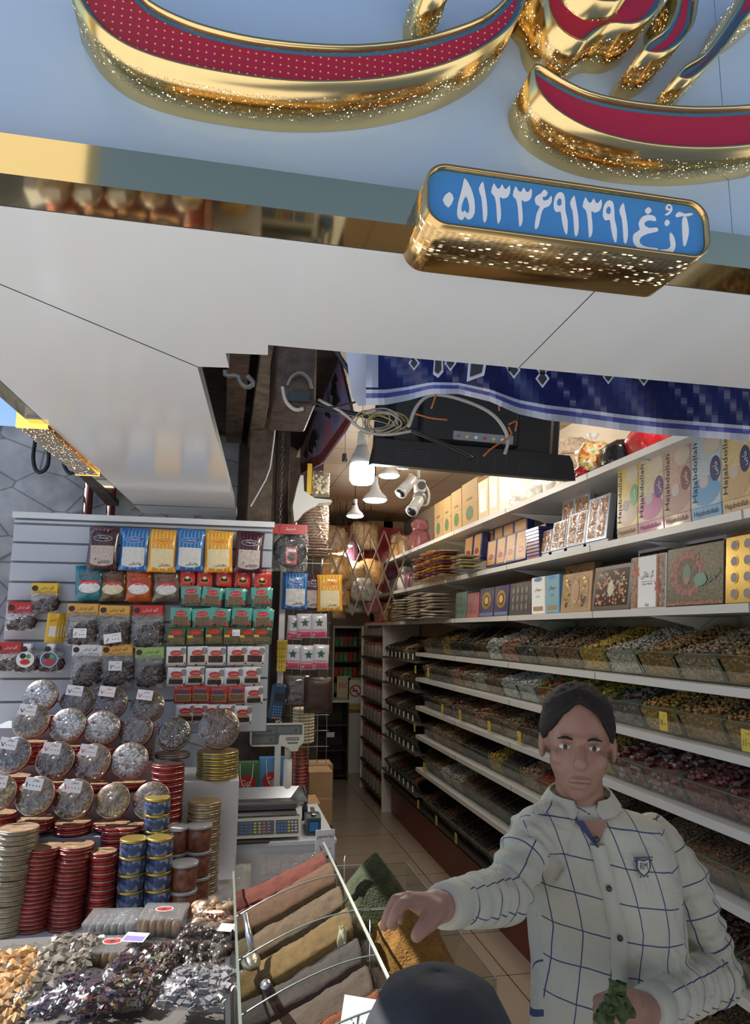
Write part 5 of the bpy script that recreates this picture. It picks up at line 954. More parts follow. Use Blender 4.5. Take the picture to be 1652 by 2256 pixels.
def confetti():
    n, L, b = nodes_of(CBG); tc = n.new('ShaderNodeTexCoord'); v = n.new('ShaderNodeTexVoronoi'); v.inputs['Scale'].default_value = 70; L.new(tc.outputs['Object'], v.inputs[0]); r = n.new('ShaderNodeValToRGB'); r.color_ramp.interpolation = 'CONSTANT'; L.new(v.outputs['Color'], r.inputs[0]); e = r.color_ramp.elements
    for p_, c_ in ((0, (.62, .52, .35)), (.35, (.55, .12, .05)), (.5, (.60, .42, .05)), (.65, (.15, .35, .12)), (.75, (.7, .65, .55))):
        k = e[0] if p_ == 0 else e.new(p_); k.color = (*c_, 1)
    L.new(r.outputs[0], b.inputs['Base Color'])
confetti(); BLKB = mat('black_bag', (.01, .01, .012), .18, bump=.8, bs=20); REDB = mat('red_bag', (.26, .01, .014), .2, bump=.5, bs=20); MILK = mat('milky_plastic', (.62, .60, .56), .25, bump=.5, bs=30)
for i, (px, X, rr, m_, l, nk, dz) in enumerate([(1272, 1.80, (.10, .085, .055), PUFF, 'lowest clear sack of puffed snacks behind the screen', 0, 0), (1266, 1.80, (.105, .085, .055), PUFF, 'middle sack of puffed snacks in the pile', 0, .098), (1262, 1.80, (.105, .085, .055), PUFF, 'topmost sack of puffed snacks in the pile', 0, .196), (1312, 1.73, (.085, .07, .085), CBG, 'knotted bag of bright mixed candies on the top shelf', 1, .02), (1290, 1.68, (.05, .045, .03), REDB, 'small red bag in front of the mixed candy bag', 0, 0),
                                          (1378, 1.78, (.10, .09, .075), BLKB, 'shiny black plastic bag on the top shelf', 0, .0), (1440, 1.82, (.09, .10, .09), REDB, 'red plastic bag behind the black one', 0, 0), (1196, 1.74, (.085, .10, .06), MILK, 'white plastic bag right of the pale cartons, near one', 0, 0), (1160, 1.74, (.085, .10, .06), MILK, 'white plastic bag right of the pale cartons, far one', 0, 0), (1222, 1.76, (.07, .07, .055), MILK, 'small white plastic bag beside the puffed snack sacks', 0, 0)]):
    x, y = xy(px, 1100, X); sack((x, y, z + dz), rr, m_, l, grp='bags on the top shelf', cat='bag', neck=nk, fm=MILK, seed=i * 3.7, name='plastic_bag')
# clutter of bags at the far end of the shelves
PAL = [(mat('bag_pink', (.42, .15, .17), .3, coat=.3, var=.3, vs=30), 'pink'), (MILK, 'milky'), (mat('bag_tan', (.33, .22, .12), .4, var=.4, vs=40), 'tan'), (mat('bag_grey', (.25, .24, .22), .35, coat=.3, var=.4, vs=30), 'grey'), (mat('bag_amber', (.5, .28, .1), .35, coat=.3, var=.3, vs=30), 'amber'), (mat('bag_violet', (.2, .08, .14), .3, coat=.3, var=.3, vs=30), 'plum')]
for si, (zs, pxs, rz_) in enumerate([(SHZ[0], [925, 900, 876, 855], .11), (SHZ[1], [930, 912, 895, 878, 862, 848], .10), (SHZ[2], [888, 875, 862, 850, 842], .09)]):
    for i, px in enumerate(pxs):
        m_, cn = PAL[(i * 2 + si * 3) % 6]; x, y = xy(px, 1200, 1.78); hz = rz_ * R.uniform(.75, 1.1)
        sack((x, y, zs + .001), (.09, .11, hz), m_, f'{cn} filled bag at the far end of the {("top","second","third")[si]} shelf, {ORD[i]} from the near side', grp='filled bags at the far shelf end', cat='bag', seed=i + si * 9, name='filled_bag')
        if i % 2 == 0: sack((x, y, zs + hz * 1.72), (.075, .09, hz * .55), PAL[(i + si) % 6][0], f'{PAL[(i + si) % 6][1]} bag stacked on top, above the {ORD[i]} far bag of the {("top","second","third")[si]} shelf', grp='filled bags at the far shelf end', cat='bag', seed=i + si * 9 + 4, name='filled_bag')
# ================================================================ counter, scale and what stands on it
r = tag(empty('counter', (.24, 3.4, 0)), 'white counter cabinet carrying the scale', 'counter')
CW = mat('counter_white', (.62, .66, .72), .4)
cx0, cx1 = -.02, .50
b = MB(); b.bbox(cx0 - .24, cx1 - .24, -.25, .36, 0, .93, CW, .002); b.build('body', r)
MB().bbox(cx0 - .25, cx1 - .235, -.26, .37, .9302, .95, CW, .003).build('top_board', r)
b = MB(); b.bbox(cx0 - .27, cx1 - .24, -.29, -.2602, .40, .70, CW, .003); b.box(cx0 - .22, cx1 - .28, -.2905, -.29, .708, .712, BLACK); b.build('front_flap', r)
b = MB(); 
for x, z in ((-.235, .885), (.225, .88), (-.25, .66), (.235, .84)): b.cyl((x, -.262, z), (x, -.25, z), .006, BLACK)
b.build('screw', r)
# price scale
SB = mat('scale_ivory', (.62, .60, .52), .4); DK = mat('scale_panel', (.09, .11, .12), .35); LCD = mat('lcd_grey', (.22, .26, .23), .3)
sx, sy = .205, 3.32; r = tag(empty('price_scale', (sx, sy, .95)), 'ivory electronic price scale with steel tray and display on a pole', 'scale')
b = MB(); b.bbox(-.145, .145, -.14, .14, .012, .075, SB, .012)
b.add([(-.150, -.175, .015), (.150, -.175, .015), (.150, -.14, .085), (-.150, -.14, .085), (-.15, -.10, .015), (.15, -.10, .015), (.15, -.10, .085), (-.15, -.10, .085)], [(0, 1, 2, 3), (3, 2, 6, 7), (0, 3, 7, 4), (1, 5, 6, 2), (0, 4, 5, 1)], SB); b.build('housing', r)
b = MB(); b.T = Matrix.Translation((0, -.1755, .016)) @ Matrix.Rotation(-math.atan(.5), 4, 'X'); b.rect(-.137, .040, .012, .066, DK, .0006); b.rect(.046, .140, .012, .066, DK, .0006); kp = b.build('keypad_panel', r)
b = MB(); b.T = Matrix.Translation((0, -.1755, .016)) @ Matrix.Rotation(-math.atan(.5), 4, 'X')
kc = [mat('key_blue', (.10, .20, .50), .4), mat('key_yellow', (.60, .55, .15), .4), mat('key_white', (.6, .6, .6), .4), mat('key_pink', (.50, .22, .28), .4), mat('key_orange', (.6, .25, .05), .4)]
for i in range(8):
    for j in range(4): b.bbox(-.118 + i * .0185, -.118 + i * .0185 + .011, -.003, -.0005, .018 + j * .0115, .018 + j * .0115 + .007, kc[0 if i < 4 else 1 if i < 6 else 3], .0008)
for i in range(6):
    for j in range(4): b.bbox(.052 + i * .0145, .052 + i * .0145 + .010, -.003, -.0005, .018 + j * .0115, .018 + j * .0115 + .007, kc[0 if i < 3 else 4 if i == 4 and j == 1 else 1 if i == 3 else 2], .0008)
b.build('keys', kp)
MB().bbox(-.155, .135, -.13, .13, .088, .104, STEEL, .003).build('platform', r)
b = MB(); o_, i_, t_ = (.172, .145), (.13, .105), (.178, .150); ring = lambda a, z: [(-a[0], -a[1], z), (a[0], -a[1], z), (a[0], a[1], z), (-a[0], a[1], z)]
vs = ring(i_, .108) + ring(o_, .150) + ring(t_, .150) + ring(t_, .144) + ring((o_[0] - .002, o_[1] - .002), .146) + ring(i_, .106); fs = [(0, 1, 2, 3), (20, 23, 22, 21)]
for k in range(5):
    for j in range(4): a, c_ = k * 4 + j, k * 4 + (j + 1) % 4; fs.append((a, a + 4, c_ + 4, c_))
b.add(vs, fs, STEEL); b.build('tray', r)
b = MB(); b.smooth = True; b.cyl((.118, .155, .02), (.118, .155, .27), .020, SB, n=20); b.cyl((.118, .155, .27), (.118, .155, .33), .0165, SB, n=20); b.build('pole', r)
b = MB(); hd = [(-.105, .0), (-.100, -.010), (-.02, -.010)]; pts = [(-.118, .012), (-.112, .0), (-.10, -.004), (.03, -.004), (.055, -.012), (.07, -.028), (.10, -.028), (.105, -.01), (.122, .004), (.128, .02), (.128, .085), (.122, .094), (.11, .098), (-.108, .098), (-.118, .092)]
b.T = Matrix.Translation((.058, .12, .335)) @ Matrix.Rotation(-.12, 4, 'X'); b.extr(pts, 0, .035, SB)
b.extr([(-.110, .004), (.01, .004), (.014, .040), (.018, .046), (.12, .046), (.12, .090), (-.110, .090)], -.0015, -.0002, DK)
b.surf = lambda x, z: -.0016
for x0, x1, z0, z1, t in ((-.100, -.005, .052, .078, '0.000'), (.008, .105, .052, .078, '0'), (-.102, -.008, .012, .038, '0')):
    b.frame(x0, x1, z0, z1, .001, LCD, .0006); b.rect(x0 + .001, x1 - .001, z0 + .001, z1 - .001, mat('lcd_dark', (.14, .17, .15), .25), .0003); b.text(t, x1 - .015 - .012 * (len(t) > 1) * 2, (z0 + z1) / 2, .015, INK, None, .0012)
b.surf = lambda x, z: 0
b.rect(.045, .105, .020, .034, DK, .0008); b.text('RAYMOR', .075, .027, .009, PW, .052, .0014); b.rect(.052, .10, .006, .012, DK, .0008); b.build('display_head', r)
b = MB(); b.bbox(-.14, .02, -.205, -.12, .001, .012, BLACK, .004)
tag(b.build('rubber_pad', loc=(sx, sy, .9495)), 'black pad lying under the front edge of the scale', 'pad')
# stapler-like sealer / card reader and POS
r = tag(empty('card_reader', (.415, 3.20, .9505), (0, 0, -.06)), 'dark green card reader with blue screen on the counter', 'card reader'); GD = mat('reader_green', (.05, .09, .10), .35)
b = MB(); b.extr([(0, 0), (.2, 0), (.2, .05), (.05, .075), (0, .07)], -.030, .030, GD); b.T = Matrix(); o = b.build('body', r); o.rotation_euler = (0, 0, PI / 2)
b = MB(); b.rect(-.022, .022, .012, .060, BLACK, .0008); b.rect(-.019, .019, .017, .055, mat('screen_blue', (.03, .10, .25), .15, emit=.25), .0013); b.build('screen', r)
b = MB(); b.bbox(-.009, .009, .02, .15, .076, .081, STEEL, .001); b.build('paper_slot', r)
b = MB(); b.box(-.012, .012, 0, .02, 0, .06, BLACK); b.tube([(0, .0, .05), (.0, -.02, .11), (-.01, 0, .15)], .008, GD, 8, 1)
tag(b.build('tape_dispenser', loc=(.405, 3.45, .9505)), 'dark green and black dispenser behind the card reader', 'dispenser')
POSB = mat('pos_blue', (.02, .05, .10), .35); v = ay(612, 1548, 3.53); r = tag(empty('payment_terminal', v, (.1, .1, .15)), 'dark blue payment terminal hanging by its cable under the slatwall end', 'payment terminal')
MB().bbox(-.035, .035, 0, .045, -.085, .085, POSB, .01).build('body', r); MB().rect(-.018, .022, .005, .045, BLACK, .001).build('screen', r)
b = MB()
for i in range(4):
    for j in range(5): b.bbox(-.02 + i * .012, -.012 + i * .012, -.003, 0, -.075 + j * .013, -.067 + j * .013, kc[0 if j else 3 if i % 2 else 4], .001)
b.build('keys', r); b = MB(); b.tube([(-.03, .03, .07), (-.05, .03, .0), (-.045, .03, -.09), (-.0, .04, -.12), (.05, .03, -.08), (.055, .03, .02), (.02, .03, .09), (-.02, .03, .08)], .0025, BLACK, 6, 2); b.build('cable', r)
# paper bags behind the scale
def paperbag(px, py, Y, w, h, col, lab):
    r = tag(empty('gift_bag', ay(px, py, Y)), lab, 'paper bag', 'paper gift bags behind the scale'); MB().box(-w / 2, w / 2, 0, .06, 0, h, col).build('bag_body', r)
    b = MB(); b.disc(0, h * .52, w * .38, h * .20, REDC, .001); b.text('Gaz', 0, h * .54, h * .15, PW, w * .35, .0016); b.disc(w * .1, h * .15, w * .3, h * .07, BROWN, .001); b.build('print', r)
    MB().tube([(-w * .25, -.002, h * .98), (-w * .22, -.006, h * .6), (0, -.008, h * .38), (w * .22, -.006, h * .6), (w * .25, -.002, h * .98)], .0022, CREAM, 6, 2).build('cord_handle', r)
paperbag(540, 1778, 3.62, .125, .20, mat('bag_green', (.06, .16, .06), .4), 'green paper gift bag with a red oval, left behind the scale'); paperbag(597, 1776, 3.64, .120, .22, SKYB, 'blue paper gift bag with cord handle, right behind the scale')
# plastic wrap packs hanging on the counter front
for i, (px, py, w_, h_, Y) in enumerate([(500, 1905, .19, .085, 3.12), (640, 1880, .24, .05, 3.12)]):
    b = MB(); b.pillow(w_, h_ * 1.6, .02, FILM if i else MILK, wr=.02); b.build('poly_bundle', loc=ay(px, py, Y), rot=(-.5, 0, 0)); o = bpy.data.objects[('poly_bundle' if i == 0 else 'poly_bundle.001')]; tag(o, ['folded bundle of white polythene bags on the counter front', 'crinkled clear wrap lying over the counter front'][i], 'plastic bundle', 'plastic bundles on the counter')
# ================================================================ hanging display beside the slatwall
YH = 3.62
tag(MB().box(-.014, .014, 0, .03, 0, 1.18, WHITEW).build('post', loc=(ay(617, 1500, YH).x, YH, .96)), 'slim white post between slatwall and hanging bags', 'post')
b = MB(); vx = ay(640, 1300, YH).x; m_ = mat('wire_grey', (.25, .25, .25), .3, .8)
for k in range(5): x = .02 + k * .045; b.cyl((x, 0, -.85), (x, 0, .22), .0018, m_, n=5)
for k in range(15): b.cyl((0, 0, -.85 + k * .075), (.21, 0, -.85 + k * .075), .0018, m_, n=5)
tag(b.build('wire_grid', loc=(vx, YH + .02, 2.02)), 'wire grid rack holding the hanging bags', 'wire rack')
hang('blue', 651, 1262, YH - .03, 'blue striped candy floss pouch on the wire grid rack', 'candy pouch', 'candy floss pouches on the grid', .05); hang('plum', 690, 1266, YH - .0, 'dark plum candy floss pouch on the wire grid rack', 'candy pouch', 'candy floss pouches on the grid', -.05); hang('yellow', 726, 1266, YH - .045, 'yellow striped candy floss pouch on the wire grid rack', 'candy pouch', 'candy floss pouches on the grid', -.08, -.03)
STAR = mat('star_green', (.02, .10, .06), .5); PINKR = mat('pink_red', (.50, .06, .12), .4)
def starpack():
    b = MB(); b.pillow(.078, .118, .012, mat('star_pack_white', (.56, .55, .60), .3, coat=.4), nu=8, nv=10, wr=.003); b.rect(-.037, .037, -.113, -.088, PINKR, .0008); b.rect(-.034, .034, -.085, -.075, mat('pale_pink', (.55, .32, .36), .4), .0008)
    b.extr([(.022 * (1 if k % 2 == 0 else .45) * math.sin(k * PI / 5), -.045 + .022 * (1 if k % 2 == 0 else .45) * math.cos(k * PI / 5)) for k in range(10)], -.0135, None, STAR); return b
sp = starpack().build('star_packet')
for i, (px, py, l) in enumerate([(652, 1356, 'left one of the upper row'), (671, 1352, 'middle one of the upper row'), (703, 1352, 'right one of the upper row'), (646, 1420, 'left one of the lower row'), (679, 1422, 'middle one of the lower row'), (708, 1420, 'right one of the lower row')]):
    o = sp if i == 0 else copy_tree(sp); o.location = ay(px, py, YH - .03 - (i % 3) * .012); o.rotation_euler = (0, R.uniform(-.04, .04), R.uniform(-.1, .1)); tag(o, f'white and pink packet with a green star, {l}', 'packet', 'star packets')
b = MB(); b.pillow(.14, .17, .03, BROWN, wr=.01); s_ = b.surf; b.build('dark_pack'); o = bpy.data.objects['dark_pack']; o.location = ay(702, 1492, YH - .05); tag(o, 'wide shrink-wrapped dark brown pack at the bottom of the rack', 'pack', 'dark wrapped packs')
b = MB(); b.pillow(.12, .14, .03, mat('smoky_pack', (.12, .11, .11), .2, coat=.6, var=.5, vs=30), wr=.012); o = b.build('dark_pack', loc=ay(655, 1488, YH - .02)); tag(o, 'smoky grey wrapped pack left of the dark brown one', 'pack', 'dark wrapped packs')
for i in range(5):
    b = MB(); b.cyl((0, 0, 0), (0, 0, -.15), .006, mat('yellow_stick', (.50, .36, .05), .4, var=.5, vs=60), n=8); o = b.build('sweet_stick', loc=ay(613 + i * 4.5, 1410, YH - .04), rot=(0, R.uniform(-.05, .05), 0)); tag(o, f'yellow wrapped sweet stick, {ORD[i]} from the left in the hanging bundle', 'sweet stick', 'yellow sweet sticks')
# black round tray pack
r = tag(empty('tray_pack', ay(640, 1155, YH - .09)), 'clear pack with a black round tray and red header', 'tray pack'); b = MB(); b.box(-.085, .085, -.002, .002, -.05, 0, REDC); b.text(fa('سبد'), 0, -.025, .02, PW, .05, .003); b.build('header_card', r)
b = MB(); b.T = Matrix.Translation((0, -.008, -.135)) @ Matrix.Rotation(PI / 2, 4, 'X'); b.smooth = True; b.lathe([(.078, -.006), (.083, .002), (.080, .004)], BLACK, 32); b.lathe([(.078, .002), (.076, .0045)], mat('tray_black', (.02, .02, .025), .15, bump=.5, bs=12), 32); b.build('round_tray', r)
b = MB(); b.rect(-.02, .035, -.20, -.115, PR, .016); b.disc(.008, -.165, .02, .02, BROWN, .017); b.rect(-.015, .03, -.14, -.125, PW, .017); b.build('inner_card', r)
b = MB(); b.pillow(.18, .19, .02, FILM, zt=-.045, wr=.01); b.build('clear_bag', r)
# stack of wafers in plastic on a white cone shelf
WAF = mat('wafer', (.33, .19, .10), .6, var=.35, vs=70); wx, wy = ay(688, 1170, YH + .10).x, YH + .10; r = tag(empty('wafer_stack', (wx, wy, ay(688, 1228, YH + .1).z)), 'tall stack of ribbed round wafers wrapped in clear plastic', 'wafer stack'); b = MB(); b.smooth = True
for k in range(17): b.lathe([(.074, .0), (.083, .004), (.083, .008), (.074, .0125)], WAF, 30, c=(0, 0, k * .0150))
o = b.build('wafers', r); b = MB(); b.smooth = True; b.lathe([(.086, -.005), (.089, .1), (.086, .26), (.07, .30)], FILM, 30); b.build('clear_wrap', r)
r = tag(empty('cone_shelf', ay(690, 1120, YH)), 'curved white bracket shelf above the wafer stack', 'shelf'); b = MB(); b.extr([(-.11, .0), (-.09, .10), (-.075, .16), (-.06, .16), (-.055, .08), (.0, .045), (.085, .04), (.09, .028), (.02, .02), (-.05, -.03), (-.08, -.07), (-.10, -.08)], -.05, .05, WHITEW); b.build('bracket', r)
b = MB(); b.pillow(.09, .14, .03, FILM, zt=.19, wr=.01); o = b.build('nougat_bag', loc=ay(706, 1116, YH)); tag(o, 'clear bag of nougat pieces on the white bracket shelf', 'bag'); b = MB(); Rr = random.Random(8)
for k in range(30): b.sph((Rr.uniform(-.035, .035), Rr.uniform(-.015, .015), Rr.uniform(.065, .16)), .008, CREAM, 6, 5)
k_ = b.build('nougat_pieces', o)
tag(MB().box(-.012, .012, 0, .01, 0, .16, YEL).build('yellow_strip', loc=ay(681, 1088, YH + .0)), 'narrow yellow strip beside the nougat bag', 'strip')
# lower things behind the scale pole: stacked trays, tins, cartons
b = MB(); b.smooth = True
for k in range(11): b.lathe([(.05, 0), (.056, .003), (.056, .011), (.05, .0135)], CREAM, 24, c=(0, 0, k * .0155))
tag(b.build('wafer_stack', loc=(ay(668, 1600, 3.75).x, 3.75, ay(668, 1635, 3.75).z)), 'stack of cream wafers wrapped behind the scale display', 'wafer stack')
for k in range(16): o = get_tin('smallred', 'round_tin', .045, .0165, TR, TY) ; o.location = (ay(660, 1700, 3.78).x, 3.78, .9512 + k * .0169); tag(o, f'thin red tin in the stack right behind the scale pole, {ORD[k] + " from the bottom" if k else "lowest"}', 'tin', 'red tins behind the scale pole')
tag(MB().bbox(-.20, .10, 0, .20, 0, .9505, WOOD, .003).build('side_table', loc=(.42, 3.772, 0)), 'low wooden side table behind the counter', 'table')
for i, (px, py, Y, w_, h_, z) in enumerate([(706, 1760, 4.4, .14, .30, .45), (700, 1720, 4.95, .2, .2, .6)]):
    v = ay(px, py, Y); b = MB().box(-w_ / 2, w_ / 2, 0, .2, -h_ / 2, h_ / 2, CARD); b.rect(-w_ / 2, w_ / 2, -.005, .005, mat('tape', (.45, .33, .18), .4)); tag(b.build('carton', loc=(v.x, v.y, v.z)), f'brown carton behind the counter, {("nearer", "farther")[i]} one', 'carton', 'brown cartons behind the counter')
    tag(MB().box(-w_ / 2, w_ / 2, .0, .2, 0, v.z - h_ / 2 - .001, DARKW).build('crate', loc=(v.x, v.y, 0)), f'dark crate carrying the {("nearer", "farther")[i]} brown carton', 'crate', 'dark crates')
# ================================================================ far end of the shop
r = tag(empty('wall_cabinet', (ay(775, 1500, 9.6).x, 9.6, 0)), 'tall white cabinet at the far end with green packets behind its open side', 'cabinet')
xl, xr = ay(732, 1500, 9.6).x - r.location.x, ay(816, 1500, 9.6).x - r.location.x; zt_ = ay(775, 1384, 9.6).z; xm = xl + (xr - xl) * .80
b = MB(); b.box(xl, xl + .02, 0, .35, 0, zt_, WHITEW); b.box(xl, xr, 0, .35, zt_, zt_ + .03, WHITEW); b.box(xl, xr, .34, .36, 0, zt_, BROWN); b.box(xm - .01, xm, 0, .3, 0, zt_, WHITEW)
for k in range(4): b.box(xl + .02, xm - .01, .02, .33, 1.0 + k * .2, 1.015 + k * .2, BROWN)
b.build('carcass', r); d_ = MB().box(xm + .002, xr, -.02, .0, 0, zt_, WHITEW).build('door', r); MB().tube([(xm + .03, -.022, 1.1), (xm + .045, -.05, 1.15), (xm + .045, -.05, 1.25), (xm + .03, -.022, 1.3)], .006, BLACK, 6).build('handle', d_)
b = MB().box(xl, xm - .01, -.018, -.001, 0, .92, WHITEW); b.build('lower_door', r)
gp = MB(); gp.box(-.026, .026, 0, .03, 0, .12, GRN); gp.disc(0, .09, .02, .016, REDC); gp = gp.build('tea_box'); fst = True
for k in range(4):
    for i in range(5):
        o = gp if fst else copy_tree(gp); fst = False; o.location = (r.location.x + xl + .06 + i * .061, 9.64, 1.016 + .2 * k); omat(o, [GRN, REDC, mat('olive_box', (.14, .16, .04), .4), GRN][(k + i) % 4]); tag(o, f'small tea box, {ORD[i]} from the left, {ORD[k]} cabinet shelf from the bottom', 'tea box', 'tea boxes in the far cabinet')
# no smoking sign
v = ay(783, 1522, 9.55); b = MB(); YS_ = mat('sign_yellow', (.55, .42, .12), .6); b.box(-.10, .10, 0, .004, -.27, .17, YS_); b.rect(-.085, .085, -.16, .14, PAPER); RS = mat('sign_ring', (.5, .03, .03), .5)
b.disc(0, 0, .078, .078, RS, .001, 28); b.disc(0, 0, .062, .062, PAPER, .0014, 28); b.rect(-.045, .03, -.008, .008, INK, .0018); b.T = Matrix.Rotation(PI / 4, 4, 'Y'); b.rect(-.065, .065, -.008, .008, RS, .0024); b.T = Matrix()
for k in range(7): b.poly([(-.1 + k * .028, -.27), (-.086 + k * .028, -.27), (-.072 + k * .028, -.235), (-.086 + k * .028, -.235)], INK, .001)
b.text(fa('سیگار ممنوع'), 0, -.19, .035, INK, .15, .001); tag(b.build('no_smoking_sign', loc=v), 'yellow no smoking sign on the far cabinet', 'sign')
v = ay(757, 1515, 9.55); b = MB().box(-.09, .09, 0, .004, -.15, .15, CREAM); b.text('۱۱۵', 0, .03, .08, REDINK, .13, .001); tag(b.build('notice', loc=v), 'cream notice with red numerals left of the no smoking sign', 'notice')
# dark desk
r = tag(empty('desk', (ay(728, 1700, 9.1).x, 9.1, 0)), 'dark desk with open shelves in front of the far cabinet', 'desk'); xl, xr = ay(688, 1600, 9.1).x - r.location.x, ay(768, 1600, 9.1).x - r.location.x; zt_ = ay(728, 1548, 9.1).z; DD = mat('desk_dark', (.035, .028, .024), .4)
b = MB(); b.box(xl, xl + .02, 0, .4, 0, zt_, DD); b.box(xr - .02, xr, 0, .4, 0, zt_, DD); b.box(xl, xr, .38, .4, 0, zt_, DD)
for k in range(3): b.box(xl + .02, xr - .02, .01, .38, .05 + k * .3, .07 + k * .3, DD)
b.build('carcass', r); MB().box(xl - .01, xr + .01, -.01, .41, zt_, zt_ + .03, WHITEW).build('desk_top', r); MB().rect(-.06, .04, .52, .58, PAPER, .002).build('note', r)
tag(MB().box(0, .10, 0, .1, 0, 2.6, BLACK).build('dark_gap_strip', loc=(ay(817, 1500, 9.7).x, 9.7, 0)), 'black strip filling the dark doorway gap right of the far cabinet', 'dark_gap_strip')  # solid black slab stands in for the darkness of the gap
r = tag(empty('stool', (ay(822, 1690, 8.9).x, 8.9, 0)), 'small black stool at the far end of the aisle', 'stool'); MB().bbox(-.12, .12, -.1, .1, .27, .30, BLACK, .01).build('seat', r)
for x in (-.1, .1):
    for y in (-.08, .08): MB().cyl((x, y, 0), (x * .9, y * .9, .27), .012, BLACK, n=8).build('leg', r)
# jar cabinet beyond the spice rack
r = tag(empty('jar_rack', (1.66, 7.5, 0)), 'white rack of jars beyond the spice bins', 'rack'); b = MB(); b.box(0, .4, 0, .02, 0, 1.88, WHITEW); b.box(.0, .4, 1.2, 1.22, 0, 1.88, WHITEW)
for k in range(8): b.box(0, .4, .02, 1.2, .1 + k * .235, .115 + k * .235, DD)
b.build('frame', r)
jar = empty('glass_jar'); b = MB(); b.smooth = True; b.lathe([(.035, 0), (.038, .01), (.038, .12), (.03, .14)], mat('jar_glassy', (.25, .22, .2), .15, coat=.6), 14); b.build('jar', jar); b = MB(); b.lathe([(.033, .1405), (.033, .165)], mat('jar_lid', (.35, .05, .04), .4), 14); b.build('lid', jar); fst = True
for k in range(8):
    for i in range(6): o = jar if fst else copy_tree(jar); fst = False; o.location = (1.70, 7.62 + i * .19, .1155 + k * .235); tag(o, f'red lidded jar, {ORD[i]} from the near end, {ORD[k]} rack shelf upwards', 'jar', 'jars in the far rack')
# hanging clutter over the far aisle
LAT = mat('lattice_wood', (.20, .14, .10), .5); b = MB(); v0 = ay(770, 1260, 6.6)
for k in range(6):
    for s in (1, -1): b.cyl((-.42 + k * .15, 0, -.40 * s), (-.42 + k * .15 + .30, .01 * s, .40 * s), .008, LAT, n=6)
tag(b.build('lattice', loc=v0), 'criss-cross wooden lattice hanging over the far aisle', 'lattice')
CL = [(735, 1190, 6.9, .14, 2, 'tan'), (760, 1215, 7.2, .13, 5, 'plum'), (800, 1180, 7.4, .16, 2, 'tan'), (740, 1250, 6.8, .13, 4, 'amber'), (775, 1270, 7.0, .15, 2, 'tan'), (800, 1300, 6.9, .12, 3, 'grey'), (745, 1310, 7.0, .12, 4, 'amber'), (815, 1260, 7.2, .14, 4, 'amber'), (780, 1330, 7.1, .10, 3, 'grey'), (725, 1225, 7.3, .14, 3, 'grey'), (815, 1330, 7.3, .1, 0, 'pink'), (750, 1345, 7.3, .09, 2, 'tan')]
for i, (px, py, Y, rr, ci, cn) in enumerate(CL):
    v = ay(px, py, Y); sack((v.x, v.y, v.z - rr), (rr, rr * .8, rr * 1.05), PAL[ci][0], f'{cn} bag hanging in the far clutter, {ORD[i]} one from the lattice top left', 'bag', 'hanging bags at the far end', seed=i * 2.1, name='hanging_bag'); o = bpy.context.scene.collection.objects[-1]; hb = [q_ for q_ in COL.objects if q_.type == 'EMPTY'][-1]; MB().cyl((0, 0, rr * .7), (0, 0, 3.12 - hb.location.z), .0025, BLACK, n=5).build('string', hb)
RDF = mat('red_cloth', (.30, .02, .025), .6)
b = MB(); b.surf = None; vs = []; fs = []
for j in range(9):
    for i in range(13): x = -.40 + i * .07; z = .28 - j * .07 * (1 - .3 * math.sin(i * .5)); vs.append((x, .03 * math.sin(i * 1.3 + j * .4), z))
for j in range(8):
    for i in range(12): a = j * 13 + i; fs.append((a, a + 1, a + 14, a + 13))
b.smooth = True; b.add(vs, fs, RDF); tag(b.build('red_banner', loc=ay(800, 1215, 7.8)), 'crumpled red cloth hanging deep in the shop', 'cloth')
for i, (px, py, w_, h_) in enumerate([(838, 1165, .30, .30), (868, 1150, .25, .28), (812, 1235, .10, .16), (830, 1232, .10, .16)]):
    b = MB().box(-w_ / 2, w_ / 2, 0, .2, -h_ / 2, h_ / 2, CARD if i < 2 else REDC); 
    if i > 1: b.rect(-.04, .04, -.06, .0, PAPER)
    tag(b.build('carton', loc=ay(px, py, 8.2 if i < 2 else 7.9)), ['large kraft carton high at the far right end', 'kraft carton beside the large one at the far end', 'left small red and white carton hanging near the lattice', 'right small red and white carton near the lattice'][i], 'carton', 'cartons at the far end')
# ================================================================ overhead: beams, screen, banners, lamps
def beam(name, loc, sx_, sy_, sz_, m, lab, rot=(0, 0, 0)):
    b = MB(); b.bbox(-sx_ / 2, sx_ / 2, -sy_ / 2, sy_ / 2, -sz_ / 2, sz_ / 2, m, .004)
    if m is RUST:
        b.box(-sx_ / 2 - .012, sx_ / 2 + .012, -sy_ / 2, sy_ / 2, -sz_ / 2 - .006, -sz_ / 2 - .0005, m)
    return tag(b.build(name, loc=loc, rot=rot), lab, 'beam', 'dark beams above the opening')
beam('steel_beam', (.015, 2.8, 2.88), .06, 2.2, .11, RUST, 'rusty joist running back just right of the white soffit')
beam('timber_joist', (.125, 2.9, 2.86), .07, 2.2, .12, mat('old_wood', (.10, .075, .055), .8, var=.5, vs=18), 'grey brown timber joist running back beside the rusty one')
beam('steel_beam', (.235, 2.6, 2.84), .05, 1.7, .10, RUST, 'second rusty joist, nearer the left banner')
v = ay(575, 1020, 3.55); beam('timber_post', (v.x, 3.6, 2.2), .12, .10, 1.5, mat('old_wood', (.10, .075, .055)), 'old timber post rising behind the slatwall end')
v = ay(622, 1080, 3.7); beam('timber_post', (v.x, 3.74, 2.2), .07, .08, 1.5, DARKW, 'darker post right of the old timber one')
v = ay(648, 838, 2.0); r = tag(empty('shutter_housing', (v.x, 2.0, v.z)), 'rusty steel shutter housing with a bent bracket under the soffit', 'shutter housing')
